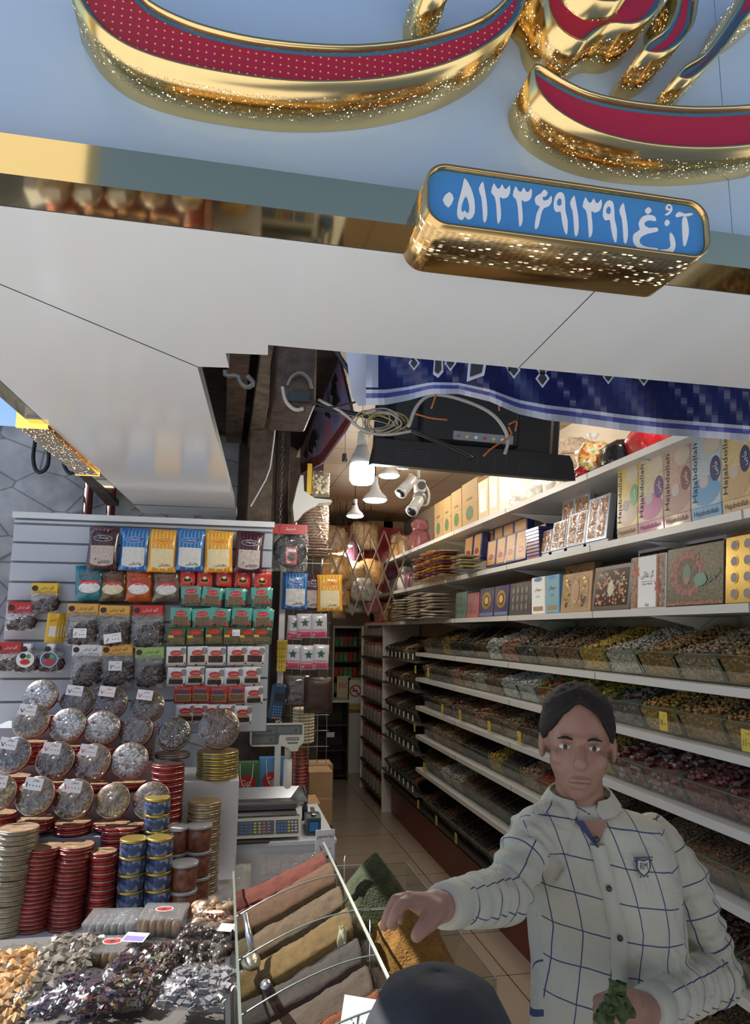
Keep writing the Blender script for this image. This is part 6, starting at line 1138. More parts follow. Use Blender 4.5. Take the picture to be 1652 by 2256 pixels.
MB().bbox(-.055, .065, 0, .30, -.07, .16, RUST, .006).build('casing', r); b = MB(); b.box(-.015, .045, -.012, 0, -.066, -.035, BLACK); b.tube([(-.02, -.01, -.02), (-.01, -.02, .005), (.015, -.02, .02), (.04, -.02, .005), (.05, -.01, -.025)], .006, mat('bracket_grey', (.16, .14, .12), .5, .4), 6, 1); b.build('bracket', r)
b = MB(); b.smooth = True; b.lathe([(.045, 0), (.05, .006), (.05, .03), (.03, .04)], RUST, 20); tag(b.build('pulley_disc', loc=ay(655, 868, 2.06), rot=(PI / 2 + .5, .2, 0)), 'rusty round disc below the shutter housing', 'pulley')
b = MB(); b.tube([(0, 0, 0), (.02, 0, -.02), (.0, 0, -.035), (-.02, 0, -.02), (-.025, 0, -.0), (-.06, .0, -.005), (-.06, 0, .01)], .007, mat('bracket_grey', (.16, .14, .12)), 7, 1); tag(b.build('bent_bracket', loc=ay(545, 828, 1.9)), 'bent grey metal bracket hanging in the dark gap', 'bracket')
b = MB(); b.bbox(-.028, .028, 0, .03, -.032, .032, mat('junction_white', (.45, .44, .42), .5), .004); b.tube([(-.01, .01, -.03), (-.02, .01, -.16), (-.03, 0, -.25), (-.075, 0, -.34), (-.09, 0, -.37)], .0025, PAPER, 5, 1); b.cyl((0, .015, .03), (0, .015, .75), .004, PAPER, n=5); tag(b.build('junction_box', loc=ay(617, 895, 2.5)), 'pale junction box with a dangling white wire', 'junction box')
b = MB()
for k in range(26):
    z = -k * .0165; t = [(math.cos(a) * .0055, 0, math.sin(a) * .011 + z) for a in [i * PI / 4 for i in range(9)]]; t = [(0, p_[0], p_[2]) for p_ in t] if k % 2 else t; b.tube(t, .0017, RUST, 4)
b.cyl((0, 0, 0), (0, 0, .55), .002, RUST, n=5); tag(b.build('chain', loc=ay(623, 955, 3.0)), 'thin steel chain hanging beside the timber post', 'chain')
# ---- blue banner across the opening
BAN = mat('banner_blue', (.012, .016, .085), .3, var=.2, vs=2.5); BST = mat('banner_stripe', (.06, .07, .26), .3); BWH = mat('banner_white', (.42, .43, .50), .35)
YB = 1.62; bot = [(806, 893), (850, 892), (900, 882), (950, 868), (1010, 868), (1080, 885), (1140, 912), (1200, 925), (1280, 935), (1370, 948), (1460, 958), (1560, 965), (1652, 972), (1760, 984)]
def bpt(px, f, off=0):
    """f: 0 at the lower hem, 1 under the soffit"""
    for (x0, y0), (x1, y1) in zip(bot, bot[1:]):
        if x0 <= px <= x1: yb = y0 + (y1 - y0) * (px - x0) / (x1 - x0); break
    else: yb = bot[0][1]
    yt = 735 + (px - 806) * .1; p_ = ay(px, yb + (yt - yb) * f, YB + .035 * math.sin(px * .021 + f * 2.5) + .02 * math.sin(px * .05 + f * 5) - off); return p_
r = tag(empty('blue_banner', (0, 0, 0)), 'sagging dark blue printed banner across the opening, under the soffit', 'banner')
b = MB(); b.smooth = True; NX, NY = 70, 24; vs = []
fr = [0, .10, .14, .17, .22, .25] + [.25 + .75 * (k + 1) / 18 for k in range(18)]
for j in range(24):
    for i in range(NX + 1): vs.append(bpt(806 + (1758 - 806) * i / NX, fr[j]))
for j in range(23):
    m_ = BWH if j in (0,) else BST if j == 2 else BWH if j in (1, 3) else BAN
    if j in (1,): m_ = BST
    for i in range(NX):
        a = j * (NX + 1) + i; b.add([vs[a], vs[a + 1], vs[a + NX + 2], vs[a + NX + 1]], [(0, 1, 2, 3)], BWH if (i < 2 and j > 4) else m_)
b.build('cloth', r)
b = MB(); WO = mat('outline_white', (.5, .5, .55), .5)
for px, py, s, k in [(908, 780, 10, 'd'), (912, 800, 11, 'd'), (965, 805, 13, 'b'), (988, 785, 11, 'd'), (992, 800, 12, 'd'), (1050, 808, 22, 'w'), (1122, 800, 13, 'd'), (1132, 815, 13, 'd'), (1195, 812, 13, 'd'), (1195, 834, 14, 'd'), (1340, 830, 11, 'd'), (1418, 834, 11, 'd')]:
    b = MB(); f_ = {'d': [(0, -1.2), (.9, 0), (0, 1.2), (-.9, 0)], 'b': [(-.5, -1.6), (.6, -1.4), (.7, .9), (0, 1.7), (-.7, 1.2)], 'w': [(-.6, -1.1), (.9, -.9), (.6, .7), (-.8, 1.2)]}[k]
    for sc_, m_, off in ((1.25, WO, .004), (.85, INK, .008)):
        pts = []
        for u, v in f_: q_ = ay(px + u * s * sc_, py + v * s * sc_, YB - .10 - off); pts.append((q_.x, q_.y, q_.z))
        b.add(pts, [tuple(range(len(pts)))[::-1]], m_)
    b.build('printed_letter', r)
vs = [ay(*p_, 1.66) for p_ in [(757, 745), (830, 752), (822, 800), (806, 893), (790, 895), (775, 875), (765, 800)]]
b = MB(); b.add([tuple(v) for v in vs], [tuple(range(7))[::-1]], BWH); b.build('folded_edge', r)
# ---- left banner
XL = .46; r = tag(empty('side_banner', (0, 0, 0)), 'narrow printed purple and blue banner hanging at the left side of the shop mouth', 'banner')
cs = [(704, 745), (736, 745), (776, 917), (757, 950), (706, 1022), (662, 1044), (660, 950), (668, 880)]
def prt():
    m = mat('banner_print', (.2, .2, .4), .4); n, L, b = nodes_of(m); tc = n.new('ShaderNodeTexCoord'); t = n.new('ShaderNodeTexNoise'); t.inputs['Scale'].default_value = 6; L.new(tc.outputs['Object'], t.inputs[0]); r_ = n.new('ShaderNodeValToRGB'); L.new(t.outputs[0], r_.inputs[0]); e = r_.color_ramp.elements
    e[0].position = .3; e[0].color = (.16, .22, .62, 1); e[1].position = .7; e[1].color = (.85, .32, .20, 1); k = e.new(.45); k.color = (.45, .46, .80, 1); k = e.new(.58); k.color = (.62, .30, .60, 1); L.new(r_.outputs[0], b.inputs['Base Color']); return m
PRT = prt(); V_ = [tuple(ax_(*p_, XL)) for p_ in cs]; b = MB(); b.add(V_, [tuple(range(8))], PRT); b.add([(x + .012, y, z) for x, y, z in V_], [tuple(range(8))[::-1]], BWH); b.build('cloth', r)
b = MB(); e1 = [(776, 917), (757, 950), (706, 1022), (662, 1044)]; m_ = mat('fringe_red', (.25, .04, .03), .7, var=.6, vs=60)
for (a, c_), (d_, e_) in zip(e1, e1[1:]): b.add([tuple(ax_(a, c_ - 22, XL - .003)), tuple(ax_(d_, e_ - 22, XL - .003)), tuple(ax_(d_, e_, XL - .003)), tuple(ax_(a, c_, XL - .003))], [(0, 3, 2, 1)], m_)
b.build('fringe', r)
b = MB()
for px, py, s in [(733, 860, 9), (738, 885, 11), (722, 905, 10), (690, 965, 12), (684, 985, 9), (735, 840, 8), (672, 1000, 6)]:
    b = MB()
    for sc_, mm, off in ((1.35, WO, .005), (1, INK, .009)): b.add([tuple(ax_(px + u * s * sc_, py + v * s * 1.5 * sc_, XL - off)) for u, v in ((0, -1.2), (.8, .1), (.2, .5), (.3, 1.1), (-.7, .6), (-.5, -.3))], [tuple(range(6))[::-1]], mm)
    b.build('printed_letter', r)
# ---- hanging screen seen from behind
TVY = 2.55; cor = {k: ay(*p_, TVY) for k, p_ in dict(bl=(822, 1030), br=(1240, 1055)).items()}
wv = (cor['br'] - cor['bl']).length; mid = (cor['br'] + cor['bl']) / 2; tb = mat('screen_black', (.012, .012, .013), .45); r = tag(empty('television', mid, (math.radians(9), math.radians(1.5), 0)), 'black flat screen hung face down into the shop, its back towards the street', 'television')
# local z runs up the back of the set, y through its thickness
H_ = .46; b = MB(); b.bbox(-wv * .5, wv * .48, .02, .045, 0, H_, tb, .006); b.build('screen_frame', r)
b = MB(); b.bbox(-wv * .44, wv * .42, -.035, .0195, .06, H_ - .05, tb, .02); b.bbox(-wv * .30, wv * .22, -.055, -.034, .10, .30, tb, .015); b.build('rear_shell', r)
b = MB(); b.extr([(-wv * .52, .0), (wv * .53, .0), (wv * .51, .07), (wv * .49, .095), (-wv * .5, .095)], -.06, .02, tb)
DG = mat('vent_grey', (.035, .035, .038), .5)
for g_ in (-.33, .30):
    for i in range(12):
        for j in range(5): b.rect(wv * g_ + i * .011 - .06, wv * g_ + i * .011 - .053, .018 + j * .010, .0215 + j * .010, DG, .0605)
for x in (-.08, .0, .09, .15): b.rect(wv * x, wv * x + .004, .02, .07, DG, .0605)
b.build('bottom_bezel', r)
b = MB(); b.bbox(-.10, .14, -.062, -.0555, .115, .15, STEEL, .002)
for i in range(6): b.cyl((-.08 + i * .035, -.066, .13), (-.08 + i * .035, -.062, .13), .006, [REDC, YEL, PAPER][i % 3], n=8)
b.build('socket_panel', r)
b = MB()
for x in (-.12, .12): b.tube([(x, -.03, .30), (x, -.05, .5), (x, .1, .75)], .008, BLACK, 6)
b.build('hanger', r)
ORW = mat('orange_string', (.50, .13, .03), .7)
def wire(name, pts, rad, m, lab, grp=None, Y=2.2, sm=2, n=6):
    b = MB(); b.smooth = True; b.tube([ay(x, y, yy if yy else Y) for x, y, yy in [(p_ + (None,))[:3] for p_ in pts]], rad, m, n, sm); return tag(b.build(name), lab, 'cable', grp or 'loose cables over the opening')
WW = mat('cable_white', (.42, .38, .33), .5)
wire('cable', [(900, 940), (915, 895), (945, 868), (990, 872), (1050, 892), (1090, 915), (1115, 950), (1120, 975), (1112, 1000)], .006, WW, 'thick pale cable looping over the back of the screen', Y=2.1)
wire('cable', [(622, 852), (628, 885), (650, 905), (668, 900)], .006, WW, 'pale cable curving under the shutter housing', Y=2.0)
wire('cable', [(665, 895), (740, 905), (800, 915), (880, 935), (960, 970), (1040, 1010)], .008, BLACK, 'thick black cable crossing towards the screen', Y=2.15)
wire('cable', [(690, 885), (720, 900), (770, 890), (800, 880)], .003, BLACK, 'thin black cable under the blue banner', Y=1.9)
wire('cable', [(700, 880), (760, 910), (795, 950), (850, 960), (905, 950)], .0045, WW, 'pale cable drooping to the wire tangle', Y=2.05)
wire('cable', [(735, 765), (770, 820), (800, 862)], .006, BLACK, 'black cable at the left end of the blue banner', Y=1.75)
Rr = random.Random(12); YW = mat('cable_yellow', (.38, .32, .10), .5)
for k in range(5):
    pts = []; c0 = (838 + Rr.uniform(-15, 15), 925 + Rr.uniform(-5, 12)); a0 = Rr.uniform(0, 6)
    for i in range(14): a = a0 + i * .75; pts.append((c0[0] + (48 + Rr.uniform(-14, 8)) * math.cos(a), c0[1] + (24 + Rr.uniform(-8, 6)) * math.sin(a), 2.12 + Rr.uniform(-.05, .05)))
    wire('wire_loop', pts, .0026, YW if k % 2 else WW, f'{("pale", "yellow")[k % 2]} wire loop in the tangle left of the screen, {ORD[k // 2]} of its colour', 'tangled wires', sm=2, n=5)
for k, pts in enumerate([[(987, 795), (975, 835), (960, 870), (950, 900)], [(1093, 780), (1096, 830), (1100, 905)], [(950, 855), (1010, 840), (1070, 848), (1095, 850), (1030, 862)], [(915, 912), (950, 922), (985, 925)], [(1120, 940), (1130, 960), (1085, 985), (1065, 1005)], [(1095, 850), (1060, 845), (1010, 850), (955, 845)], [(1120, 935), (1140, 925), (1135, 950)]]):
    wire('orange_string', pts, .0028, ORW, f'orange string tied round the screen, {("left vertical one", "right vertical one", "upper knotted one", "short one on the left", "lower one by the sockets", "second upper one", "small knot at the right")[k]}', 'orange strings', Y=1.95, sm=1, n=5)
# ---- ceiling lamps
LW = mat('lamp_lit', (1, .90, .74), .4, emit=9); LC = mat('lamp_lit_cool', (1, .97, .92), .4, emit=12); LSH = mat('lamp_shell', (.55, .55, .55), .4)
v = ay(797, 1068, 2.9); r = tag(empty('led_bulb', v), 'large glowing LED bulb hanging in front of the ceiling lamps', 'bulb'); b = MB(); b.smooth = True; b.lathe([(.012, 0), (.042, .004), (.052, .02), (.053, .07), (.050, .088)], LC, 28); b.build('globe', r)
b = MB(); b.smooth = True; b.lathe([(.049, .089), (.046, .12), (.030, .15), (.026, .165)], LSH, 28)
b.build('heat_sink', r); b = MB(); b.smooth = True; b.lathe([(.022, .165), (.022, .195), (.018, .23), (.004, .235)], WHITEW, 18); b.cyl((0, 0, .23), (0, 0, .66), .002, WHITEW, n=5); b.build('socket', r); point_light('bulb_light', (v.x, v.y, v.z - .08), 8, (1, .95, .86), .06, None)
for i, (px, py, Y, col, s) in enumerate([(857, 1052, 4.3, LC, 1), (826, 1106, 3.75, LW, 1), (782, 1140, 5.3, LC, 1), (762, 1205, 6.9, LC, 1), (747, 1225, 7.0, LW, 1.1), (758, 1104, 8.6, LC, .8)]):
    v = ay(px, py, Y); r = tag(empty('pendant_lamp', v), f'glowing pendant lamp in the aisle, {("nearest the screen", "warm one under the nearest", "third down the aisle", "pale far one over the red cloth", "low warm far one", "farthest at the ceiling")[i]}', 'lamp', 'pendant lamps in the aisle')
    b = MB(); b.smooth = True; b.lathe([(.001, 0), (.055 * s, .002), (.066 * s, .012)], col, 24); b.build('glass', r); b = MB(); b.smooth = True; b.lathe([(.067 * s, .012), (.060 * s, .03), (.03 * s, .06), (.016, .10), (.016, .14)], LSH, 24); b.cyl((0, 0, .13), (0, 0, 3.09 - v.z), .003, BLACK, n=5); b.build('shade', r)
    point_light('lamp_light', (v.x, v.y, v.z - .06), 14 if Y > 5 else 10, (1, .86, .66) if col is LW else (1, .92, .80), .06)
for i, (x, y, e_) in enumerate([(1.62, 2.45, 22), (1.55, 3.7, 15), (1.3, 5.2, 15)]):
    r = tag(empty('tube_lamp', (x, y, 3.07)), f'shop ceiling spotlight over the top shelf, {ORD[i]} from the street', 'lamp', 'spotlights over the top shelf'); b = MB(); b.smooth = True; b.lathe([(.001, -.03), (.05, -.028), (.055, 0)], LC, 20); b.build('glass', r); MB().lathe([(.06, .0), (.06, .029)], LSH, 20).build('shade', r); point_light('spot_light', (x, y, 3.0), e_, (1, .92, .78), .08)
b = MB(); b.cyl((0, 0, 0), (0, 0, .55), .0015, BLACK, n=5); b.lathe([(.014, -.04), (.016, -.03), (.014, 0)], BLACK, 12); tag(b.build('lamp_socket', loc=ay(760, 1000, 3.4)), 'small empty black lamp socket on a thin wire', 'lamp socket')
b = MB(); b.cyl((0, 0, 0), (0, 0, .30), .0015, BLACK, n=5); b.lathe([(.016, -.05), (.018, -.03), (.012, 0)], BLACK, 12); tag(b.build('lamp_socket', loc=ay(782, 1105, 5.3)), 'black lamp socket above the third pendant lamp', 'lamp socket')
# ---- cameras
CAMW = mat('camera_white', (.62, .61, .58), .35)
r = tag(empty('camera_cluster', ay(922, 1045, 3.6)), 'cluster of white security cameras on a ceiling rod', 'security camera'); MB().cyl((0, 0, -.02), (0, 0, .45), .008, CAMW).build('rod', r)
b = MB(); b.bbox(-.02, .035, -.02, .03, -.10, -.03, CAMW, .006); b.cyl((.01, -.022, -.065), (.01, -.03, -.065), .022, mat('camera_dark', (.06, .06, .06), .4)); b.bbox(-.03, -.005, -.01, .02, -.06, -.01, CAMW, .005); b.build('junction_block', r)
for i, (a, c_) in enumerate([((-.045, -.03, -.04), (-.11, -.07, -.115)), ((-.01, -.04, -.15), (-.055, -.08, -.21))]):
    b = MB(); b.smooth = True; a, c_ = Vector(a), Vector(c_); b.cyl(a, c_, .027, CAMW, .031, 20); b.sph(a, .027, CAMW); dv = (c_ - a).normalized(); b.cyl(c_, c_ + dv * .012, .033, CAMW, .033, 20); b.cyl(c_ + dv * .0122, c_ + dv * .0135, .025, BLACK, n=20); b.build('camera_body', r)
b = MB(); b.smooth = True; b.sph((.005, 0, -.13), (.038, .032, .04), mat('camera_grey', (.25, .25, .26), .3)); b.tube([(.03, 0, -.05), (.06, 0, -.09), (.055, 0, -.16), (.02, 0, -.17), (-.02, -.02, -.15)], .006, CAMW, 6, 2); b.tube([(-.02, 0, -.02), (-.05, -.01, -.0), (-.055, -.02, -.03)], .008, CAMW, 6, 2); b.build('dome_camera', r)
# ---- pipes and cables on the stone wall
PIPE = mat('pipe_red', (.16, .035, .03), .5)
for px, w_, l in ((190, .026, 'thicker dark red pipe on the stone wall'), (242, .024, 'right dark red pipe on the stone wall')):
    v = ay(px, 1150, 4.22); b = MB(); b.smooth = True; b.cyl((0, 0, -1.3), (0, 0, .36), w_, PIPE, n=16); tag(b.build('drain_pipe', loc=(v.x, v.y, v.z)), l, 'pipe', 'dark red pipes')
b = MB(); b.smooth = True
b.tube([ay(*p_, 4.2) for p_ in [(82, 940), (76, 980), (72, 1010), (78, 1038), (92, 1042), (106, 1028), (108, 1000), (104, 978), (92, 970)]], .011, BLACK, 8, 2); b.bbox(0, 0, 0, 0, 0, 0, BLACK, 0); tag(b.build('conduit_loop'), 'larger black U-shaped cable loop on the stone wall', 'cable', 'black cable loops')
b = MB(); b.smooth = True; b.tube([ay(*p_, 4.2) for p_ in [(137, 1006), (142, 1030), (152, 1044), (165, 1040), (174, 1026)]], .010, BLACK, 8, 2); tag(b.build('conduit_loop'), 'smaller black cable loop right of the large one', 'cable', 'black cable loops')
# ================================================================ foreground counter of sweets
ZT = .93
b = MB(); b.bbox(-.90, .045, 1.25, 2.38, ZT - .05, ZT - .0005, mat('stall_board', (.10, .09, .085), .6), .004); r = tag(empty('stall_table'), 'dark low stall table under the bagged sweets', 'table'); b.build('tabletop', r)
for x in (-.86, .0):
    for y in (1.29, 2.33): MB().box(x - .025, x + .025, y - .025, y + .025, 0, ZT - .0502, DARKW).build('leg', r)
def pt(px, py, z): return az(px, py, z)
def bagof(name, px, py, w, h, lab, mk, film_=None, rot=0, th=.028, tilt=.12, z=ZT, label=None, zo=0):
    """bag lying on the board: local x right, y up the bag, filling pieces under clear film"""
    film_ = film_ or film('sweet_bag_film', (.96, .96, .96), .035, .2, .3, 18, fres=.3)
    r = tag(empty(name, pt(px, py, z + th * .5) + Vector((0, 0, .004 + zo)), (tilt, 0, rot)), lab, 'bag', 'bagged sweets on the stall table')
    mk(r, w, h, th); b = MB(); b.T = Matrix.Rotation(-PI / 2, 4, 'X') @ Matrix.Translation((0, 0, h / 2)); b.pillow(w, h, th, film_, wr=.014, back=.35, seed=len(lab) % 7, nu=18, nv=20); b.build('clear_bag', r)
    if label: b = MB(); b.T = Matrix.Translation((label[0], label[1], th * .95)) @ Matrix.Rotation(-PI / 2, 4, 'X') ; label[2](b); b.build('label', r)
    return r
def pieces(name, kind, m, n, s, seed=0, fill=.44):
    def f(r, w, h, th):
        Rr = random.Random(seed + n); b = MB()
        for k in range(n):
            x, y = Rr.uniform(-fill, fill) * w, Rr.uniform(-fill, fill) * h; e = max(.1, 1 - (abs(2 * x / w) ** 4)) * max(.1, 1 - abs(2 * y / h) ** 4); z = Rr.uniform(-.1, .72) * th * e
            b.T = Matrix.Translation((x, y, z)) @ Matrix.Rotation(Rr.uniform(0, 6.3), 4, 'Z') @ Matrix.Rotation(Rr.uniform(-.6, .6), 4, 'X'); q = s * Rr.uniform(.7, 1.2)
            if kind == 'rock': b.add([(q, 0, 0), (-q, 0, .1 * q), (0, q * .7, 0), (0, -q * .7, .1 * q), (.2 * q, .1 * q, q * .6), (0, 0, -q * .5)], [(0, 2, 4), (2, 1, 4), (1, 3, 4), (3, 0, 4), (2, 0, 5), (1, 2, 5), (3, 1, 5), (0, 3, 5)], m)
            elif kind == 'wrap':
                b.box(-q * .6, q * .6, -q * .4, q * .4, -q * .25, q * .25, m)
                for sg in (1, -1): b.add([(sg * q * .6, 0, 0), (sg * q * 1.2, q * .5, .2 * q), (sg * q * 1.2, -q * .5, 0)], [(0, 1, 2)], m)
            else: b.smooth = True; b.sph((0, 0, 0), (q, q * .75, q * .6), m, 8, 6)
        b.build(name, r)
    return f
ROCKG = mat('rock_candy_sun_gold', (.62, .36, .13), .2, island=[(.50, .26, .08), (.70, .42, .16), (.80, .62, .36)]); ROCKW = mat('rock_candy_pale', (0.238, 0.207, 0.151), .2, island=[(0.173, 0.147, 0.108), (0.238, 0.207, 0.164), (0.285, 0.259, 0.207)])  # bright gold tones carry the sunlight falling on the rock candy
WRAPC = mat('foil_sweets', (0.086, 0.043, 0.086), .32, .15, island=[(0.043, 0.078, 0.022), (0.022, 0.009, 0.026), (0.121, 0.026, 0.035), (0.013, 0.009, 0.009), (0.043, 0.030, 0.086), (0.151, 0.069, 0.026), (0.069, 0.104, 0.043)]); WRAPV = mat('violet_sweets', (0.130, 0.043, 0.130), .35, .1, island=[(0.069, 0.035, 0.069), (0.030, 0.022, 0.043), (0.130, 0.086, 0.112), (0.052, 0.022, 0.043), (0.043, 0.052, 0.095)]); WRAPW = mat('white_sweets', (0.216, 0.216, 0.238), .4, island=[(0.181, 0.194, 0.216), (0.238, 0.242, 0.259), (0.207, 0.173, 0.186), (0.156, 0.181, 0.216)]); DATES = mat('dates_dark', (.04, .025, .02), .3, island=[(.03, .02, .018), (.06, .035, .025), (.02, .012, .012)])
bagof('sweet_bag', 12, 2180, .15, .34, 'bag of golden rock candy catching the sunlight at the left edge', pieces('rock_candy', 'rock', ROCKG, 260, .015), rot=.1, th=.035)
bagof('sweet_bag', 120, 2150, .15, .36, 'long clear bag of pale rock candy sticks', pieces('rock_candy', 'rock', ROCKW, 300, .018), rot=-.22, th=.035)
bagof('sweet_bag', 168, 2232, .17, .16, 'bag of violet wrapped sweets beside the colourful ones', pieces('sweets', 'wrap', WRAPV, 170, .012), rot=-.4, th=.03, zo=.03)
bagof('sweet_bag', 305, 2165, .165, .24, 'large clear bag of green and brown foil-wrapped sweets', pieces('sweets', 'wrap', WRAPC, 420, .0115), rot=-.32, th=.035, zo=.022, label=(-.05, .085, lambda b: (b.rect(-.03, .03, -.022, .022, PAPER), b.rect(-.026, .026, -.018, .005, mat('violet_label', (.2, .15, .4), .5), .001))))
bagof('sweet_bag', 440, 2110, .17, .24, 'clear bag of dark dates beside the glass spice tray', pieces('dates', 'sph', DATES, 110, .017), rot=-.35, th=.035, zo=.012, label=(.05, .06, lambda b: b.rect(-.02, .02, -.02, .02, PAPER)))
bagof('sweet_bag', 432, 2220, .16, .15, 'bag of white and pale blue wrapped sweets in front of the dates', pieces('sweets', 'wrap', WRAPW, 110, .016), rot=-.3, th=.034, zo=.034)
bagof('sweet_bag', 240, 2256, .15, .10, 'bag of dark foil sweets cut by the lower picture edge', pieces('sweets', 'wrap', WRAPC, 150, .012), rot=-.1, th=.03, zo=.05)
def tub(px, py, w, d, h, lab, fillm, lbl, rot=0, z=ZT, zo=0):
    r = tag(empty('plastic_box', pt(px, py, z) + Vector((0, 0, .001 + zo)), (0, 0, rot)), lab, 'plastic box', 'clear boxes of biscuits'); f2 = film('box_plastic', (.95, .95, .95), .10, .08, .25, 30, .06)
    b = MB(); ring = lambda a, c_, z_: [(-a, -c_, z_), (a, -c_, z_), (a, c_, z_), (-a, c_, z_)]; vs = ring(w * .46, d * .45, .001) + ring(w / 2, d / 2, h) + ring(w * .515, d * .52, h) + ring(w * .515, d * .52, h - .006); fs = []
    for k in range(3):
        for j in range(4): a, c_ = k * 4 + j, k * 4 + (j + 1) % 4; fs.append((a, c_, c_ + 4, a + 4))
    b.add(vs, fs + [(0, 3, 2, 1)], f2); b.build('tray', r); MB().bbox(-w * .515, w * .515, -d * .52, d * .52, h + .0005, h + .006, f2, .002).build('lid', r)
    b = MB(); Rr = random.Random(5); n = int(w / .022)
    for i in range(n):
        for j in range(int(d / .03)): x, y = -w * .42 + (i + .5) * w * .84 / n, -d * .42 + (j + .5) * d * .84 / int(d / .03); b.smooth = True; b.sph((x, y, h * .45 + Rr.uniform(-.003, .003)), (w * .42 / n * 1.05, .0165, h * .48), fillm, 8, 6)
    b.build('biscuits', r)
    if lbl:
        b = MB(); b.T = Matrix.Translation((0, .01, h + .007)) @ Matrix.Rotation(-PI / 2, 4, 'X'); b.disc(0, 0, .026, .020, PAPER, .0002, 24); b.disc(0, 0, .023, .0175, REDC, .0005, 24); b.disc(0, 0, .008, .008, INK, .0008); b.text(fa('سوهان'), 0, .009, .006, PW, .02, .0009); b.build('label', r)
    return r
BQ = mat('biscuit_gold', (0.324, 0.209, 0.086), .5, var=.3, vs=60); BQ2 = mat('white_sticks', (0.288, 0.310, 0.317), .4, var=.2, vs=40); BQ3 = mat('biscuit_brown', (0.259, 0.151, 0.072), .5, var=.35, vs=50)
tub(248, 2050, .145, .11, .035, 'clear box of whitish sticks near the tin table', BQ2, 0, -.12); tub(358, 2052, .125, .12, .05, 'clear box of golden biscuits with a red oval label, between sticks and brown bag', BQ, 1, -.15)
tub(243, 2120, .145, .10, .04, 'clear box of flat golden wafers with a round red label', BQ, 1, -.1)
bagof('biscuit_bag', 468, 2030, .13, .15, 'clear bag of brown biscuits touching the glass spice tray', pieces('biscuits', 'sph', BQ3, 60, .021), rot=-.15, th=.04, tilt=.25, label=(.01, -.02, lambda b: (b.disc(0, 0, .028, .010, REDC), b.disc(0, 0, .025, .008, CREAM, .001))))
# ================================================================ glass tray of ground spices
ZR = 1.10; A0 = pt(520, 2000, ZR); 
xl, xr = .066, .335; y0, y1 = 1.18, 2.36; zb = .86
r = tag(empty('spice_tray'), 'large glass tray with divided rows of ground spices', 'glass tray'); TG_ = film('tray_glass', (.93, .95, .93), .03, .05, .1, 12, fres=.3); 
b = MB(); b.box(xl - .004, xl, y0, y1, zb, ZR - .02, TG_); b.build('left_glass', r); b = MB(); b.box(xr, xr + .004, y0, y1, zb, ZR + .05, TG_); b.build('right_glass', r)
b = MB(); b.box(xl, xr, y1, y1 + .004, zb, ZR + .03, TG_); b.build('rear_glass', r); MB().box(xl - .004, xr + .004, y0, y1 + .004, zb - .01, zb - .0005, BLACK).build('base_panel', r)
EG = mat('tray_edge', (.14, .17, .155), .25)
b = MB(); b.box(xl - .005, xl + .001, y0, y1, ZR - .02, ZR - .017, EG); b.box(xr - .001, xr + .006, y0, y1, ZR + .05, ZR + .053, EG); b.build('edge_trim', r)
ysd = [2.36, 2.06, 1.80, 1.56, 1.36, 1.18]
for k, yd in enumerate(ysd[1:-1]):
    pts = [(xl, zb), (xr, zb), (xr, ZR + .05)] + [(xr - (xr - xl) * t, ZR + .05 - .09 * (t ** 1.6)) for t in [i / 10 for i in range(1, 11)]]
    b = MB(); b.extr(pts, yd, yd + .0025, TG_); b.tube([(x, yd, z) for x, z in pts[2:]], .0018, EG, 5); b.build('divider', r)
# spice rows: (y far, y near, colour, height left, height right)
SPC = [(2.355, 2.22, 'pred', .02, .12, 'dark red'), (2.217, 2.065, 'pbrown', .015, .135, 'reddish brown'), (2.057, 1.93, 'pcumin', .0, .12, 'tan'), (1.927, 1.805, 'pochre', -.02, .11, 'ochre'), (1.797, 1.68, 'pblack', -.03, .09, 'grey brown'), (1.677, 1.565, 'pgrey', -.04, .08, 'slate brown'), (1.557, 1.50, 'porange', -.02, .08, 'orange'), (1.497, 1.44, 'pmaroon', -.02, .085, 'maroon'), (1.437, 1.365, 'ppink', -.03, .06, 'dusty pink'), (1.357, 1.31, 'pgrey', -.03, .05, 'grey'), (1.307, 1.25, 'pochre', -.03, .05, 'yellow'), (1.247, 1.185, 'pcream', -.02, .05, 'cream white')]
for nm, c_ in dict(grey=(.052, .037, .027), maroon=(.036, .009, .009), pink=(.11, .06, .04)).items(): HM['p' + nm] = mat('powder_' + nm, c_, .95, var=.2, vs=60, bump=.4, bs=300)
for k, (ya, yb, m, hl, hr, cn) in enumerate(SPC):
    b = MB(); b.smooth = True; nx, ny = 36, 12; vs = []; fs = []
    def Hh(u, v, y, x): return ZR - .10 + hl + (hr - hl) * (u ** 1.15) + .018 * math.sin(PI * v) + .006 * noise.noise(Vector((x * 30, y * 30, k))) + .003 * noise.noise(Vector((x * 120, y * 120, k)))
    for j in range(ny + 1):
        for i in range(nx + 1): x = xl + .002 + (xr - xl - .004) * i / nx; y = yb + (ya - yb) * j / ny; vs.append((x, y, Hh(i / nx, j / ny, y, x)))
    for j in range(ny):
        for i in range(nx): a = j * (nx + 1) + i; fs.append((a, a + 1, a + nx + 2, a + nx + 1))
    o_ = len(vs); edge = [i for i in range(nx + 1)] + [(j + 1) * (nx + 1) - 1 for j in range(1, ny + 1)] + [ny * (nx + 1) + i for i in range(nx - 1, -1, -1)] + [j * (nx + 1) for j in range(ny - 1, 0, -1)]
    for e in edge: vs.append((vs[e][0], vs[e][1], zb + .001))
    ne = len(edge)
    for i in range(ne): fs.append((edge[i], o_ + i, o_ + (i + 1) % ne, edge[(i + 1) % ne]))
    b.add(vs, fs, HM[m]); tag(b.build('ground_spice'), f'{cn} ground spice in the glass tray, {ORD[k]} strip from the back', 'ground spice', 'ground spices in the glass tray', 'stuff')
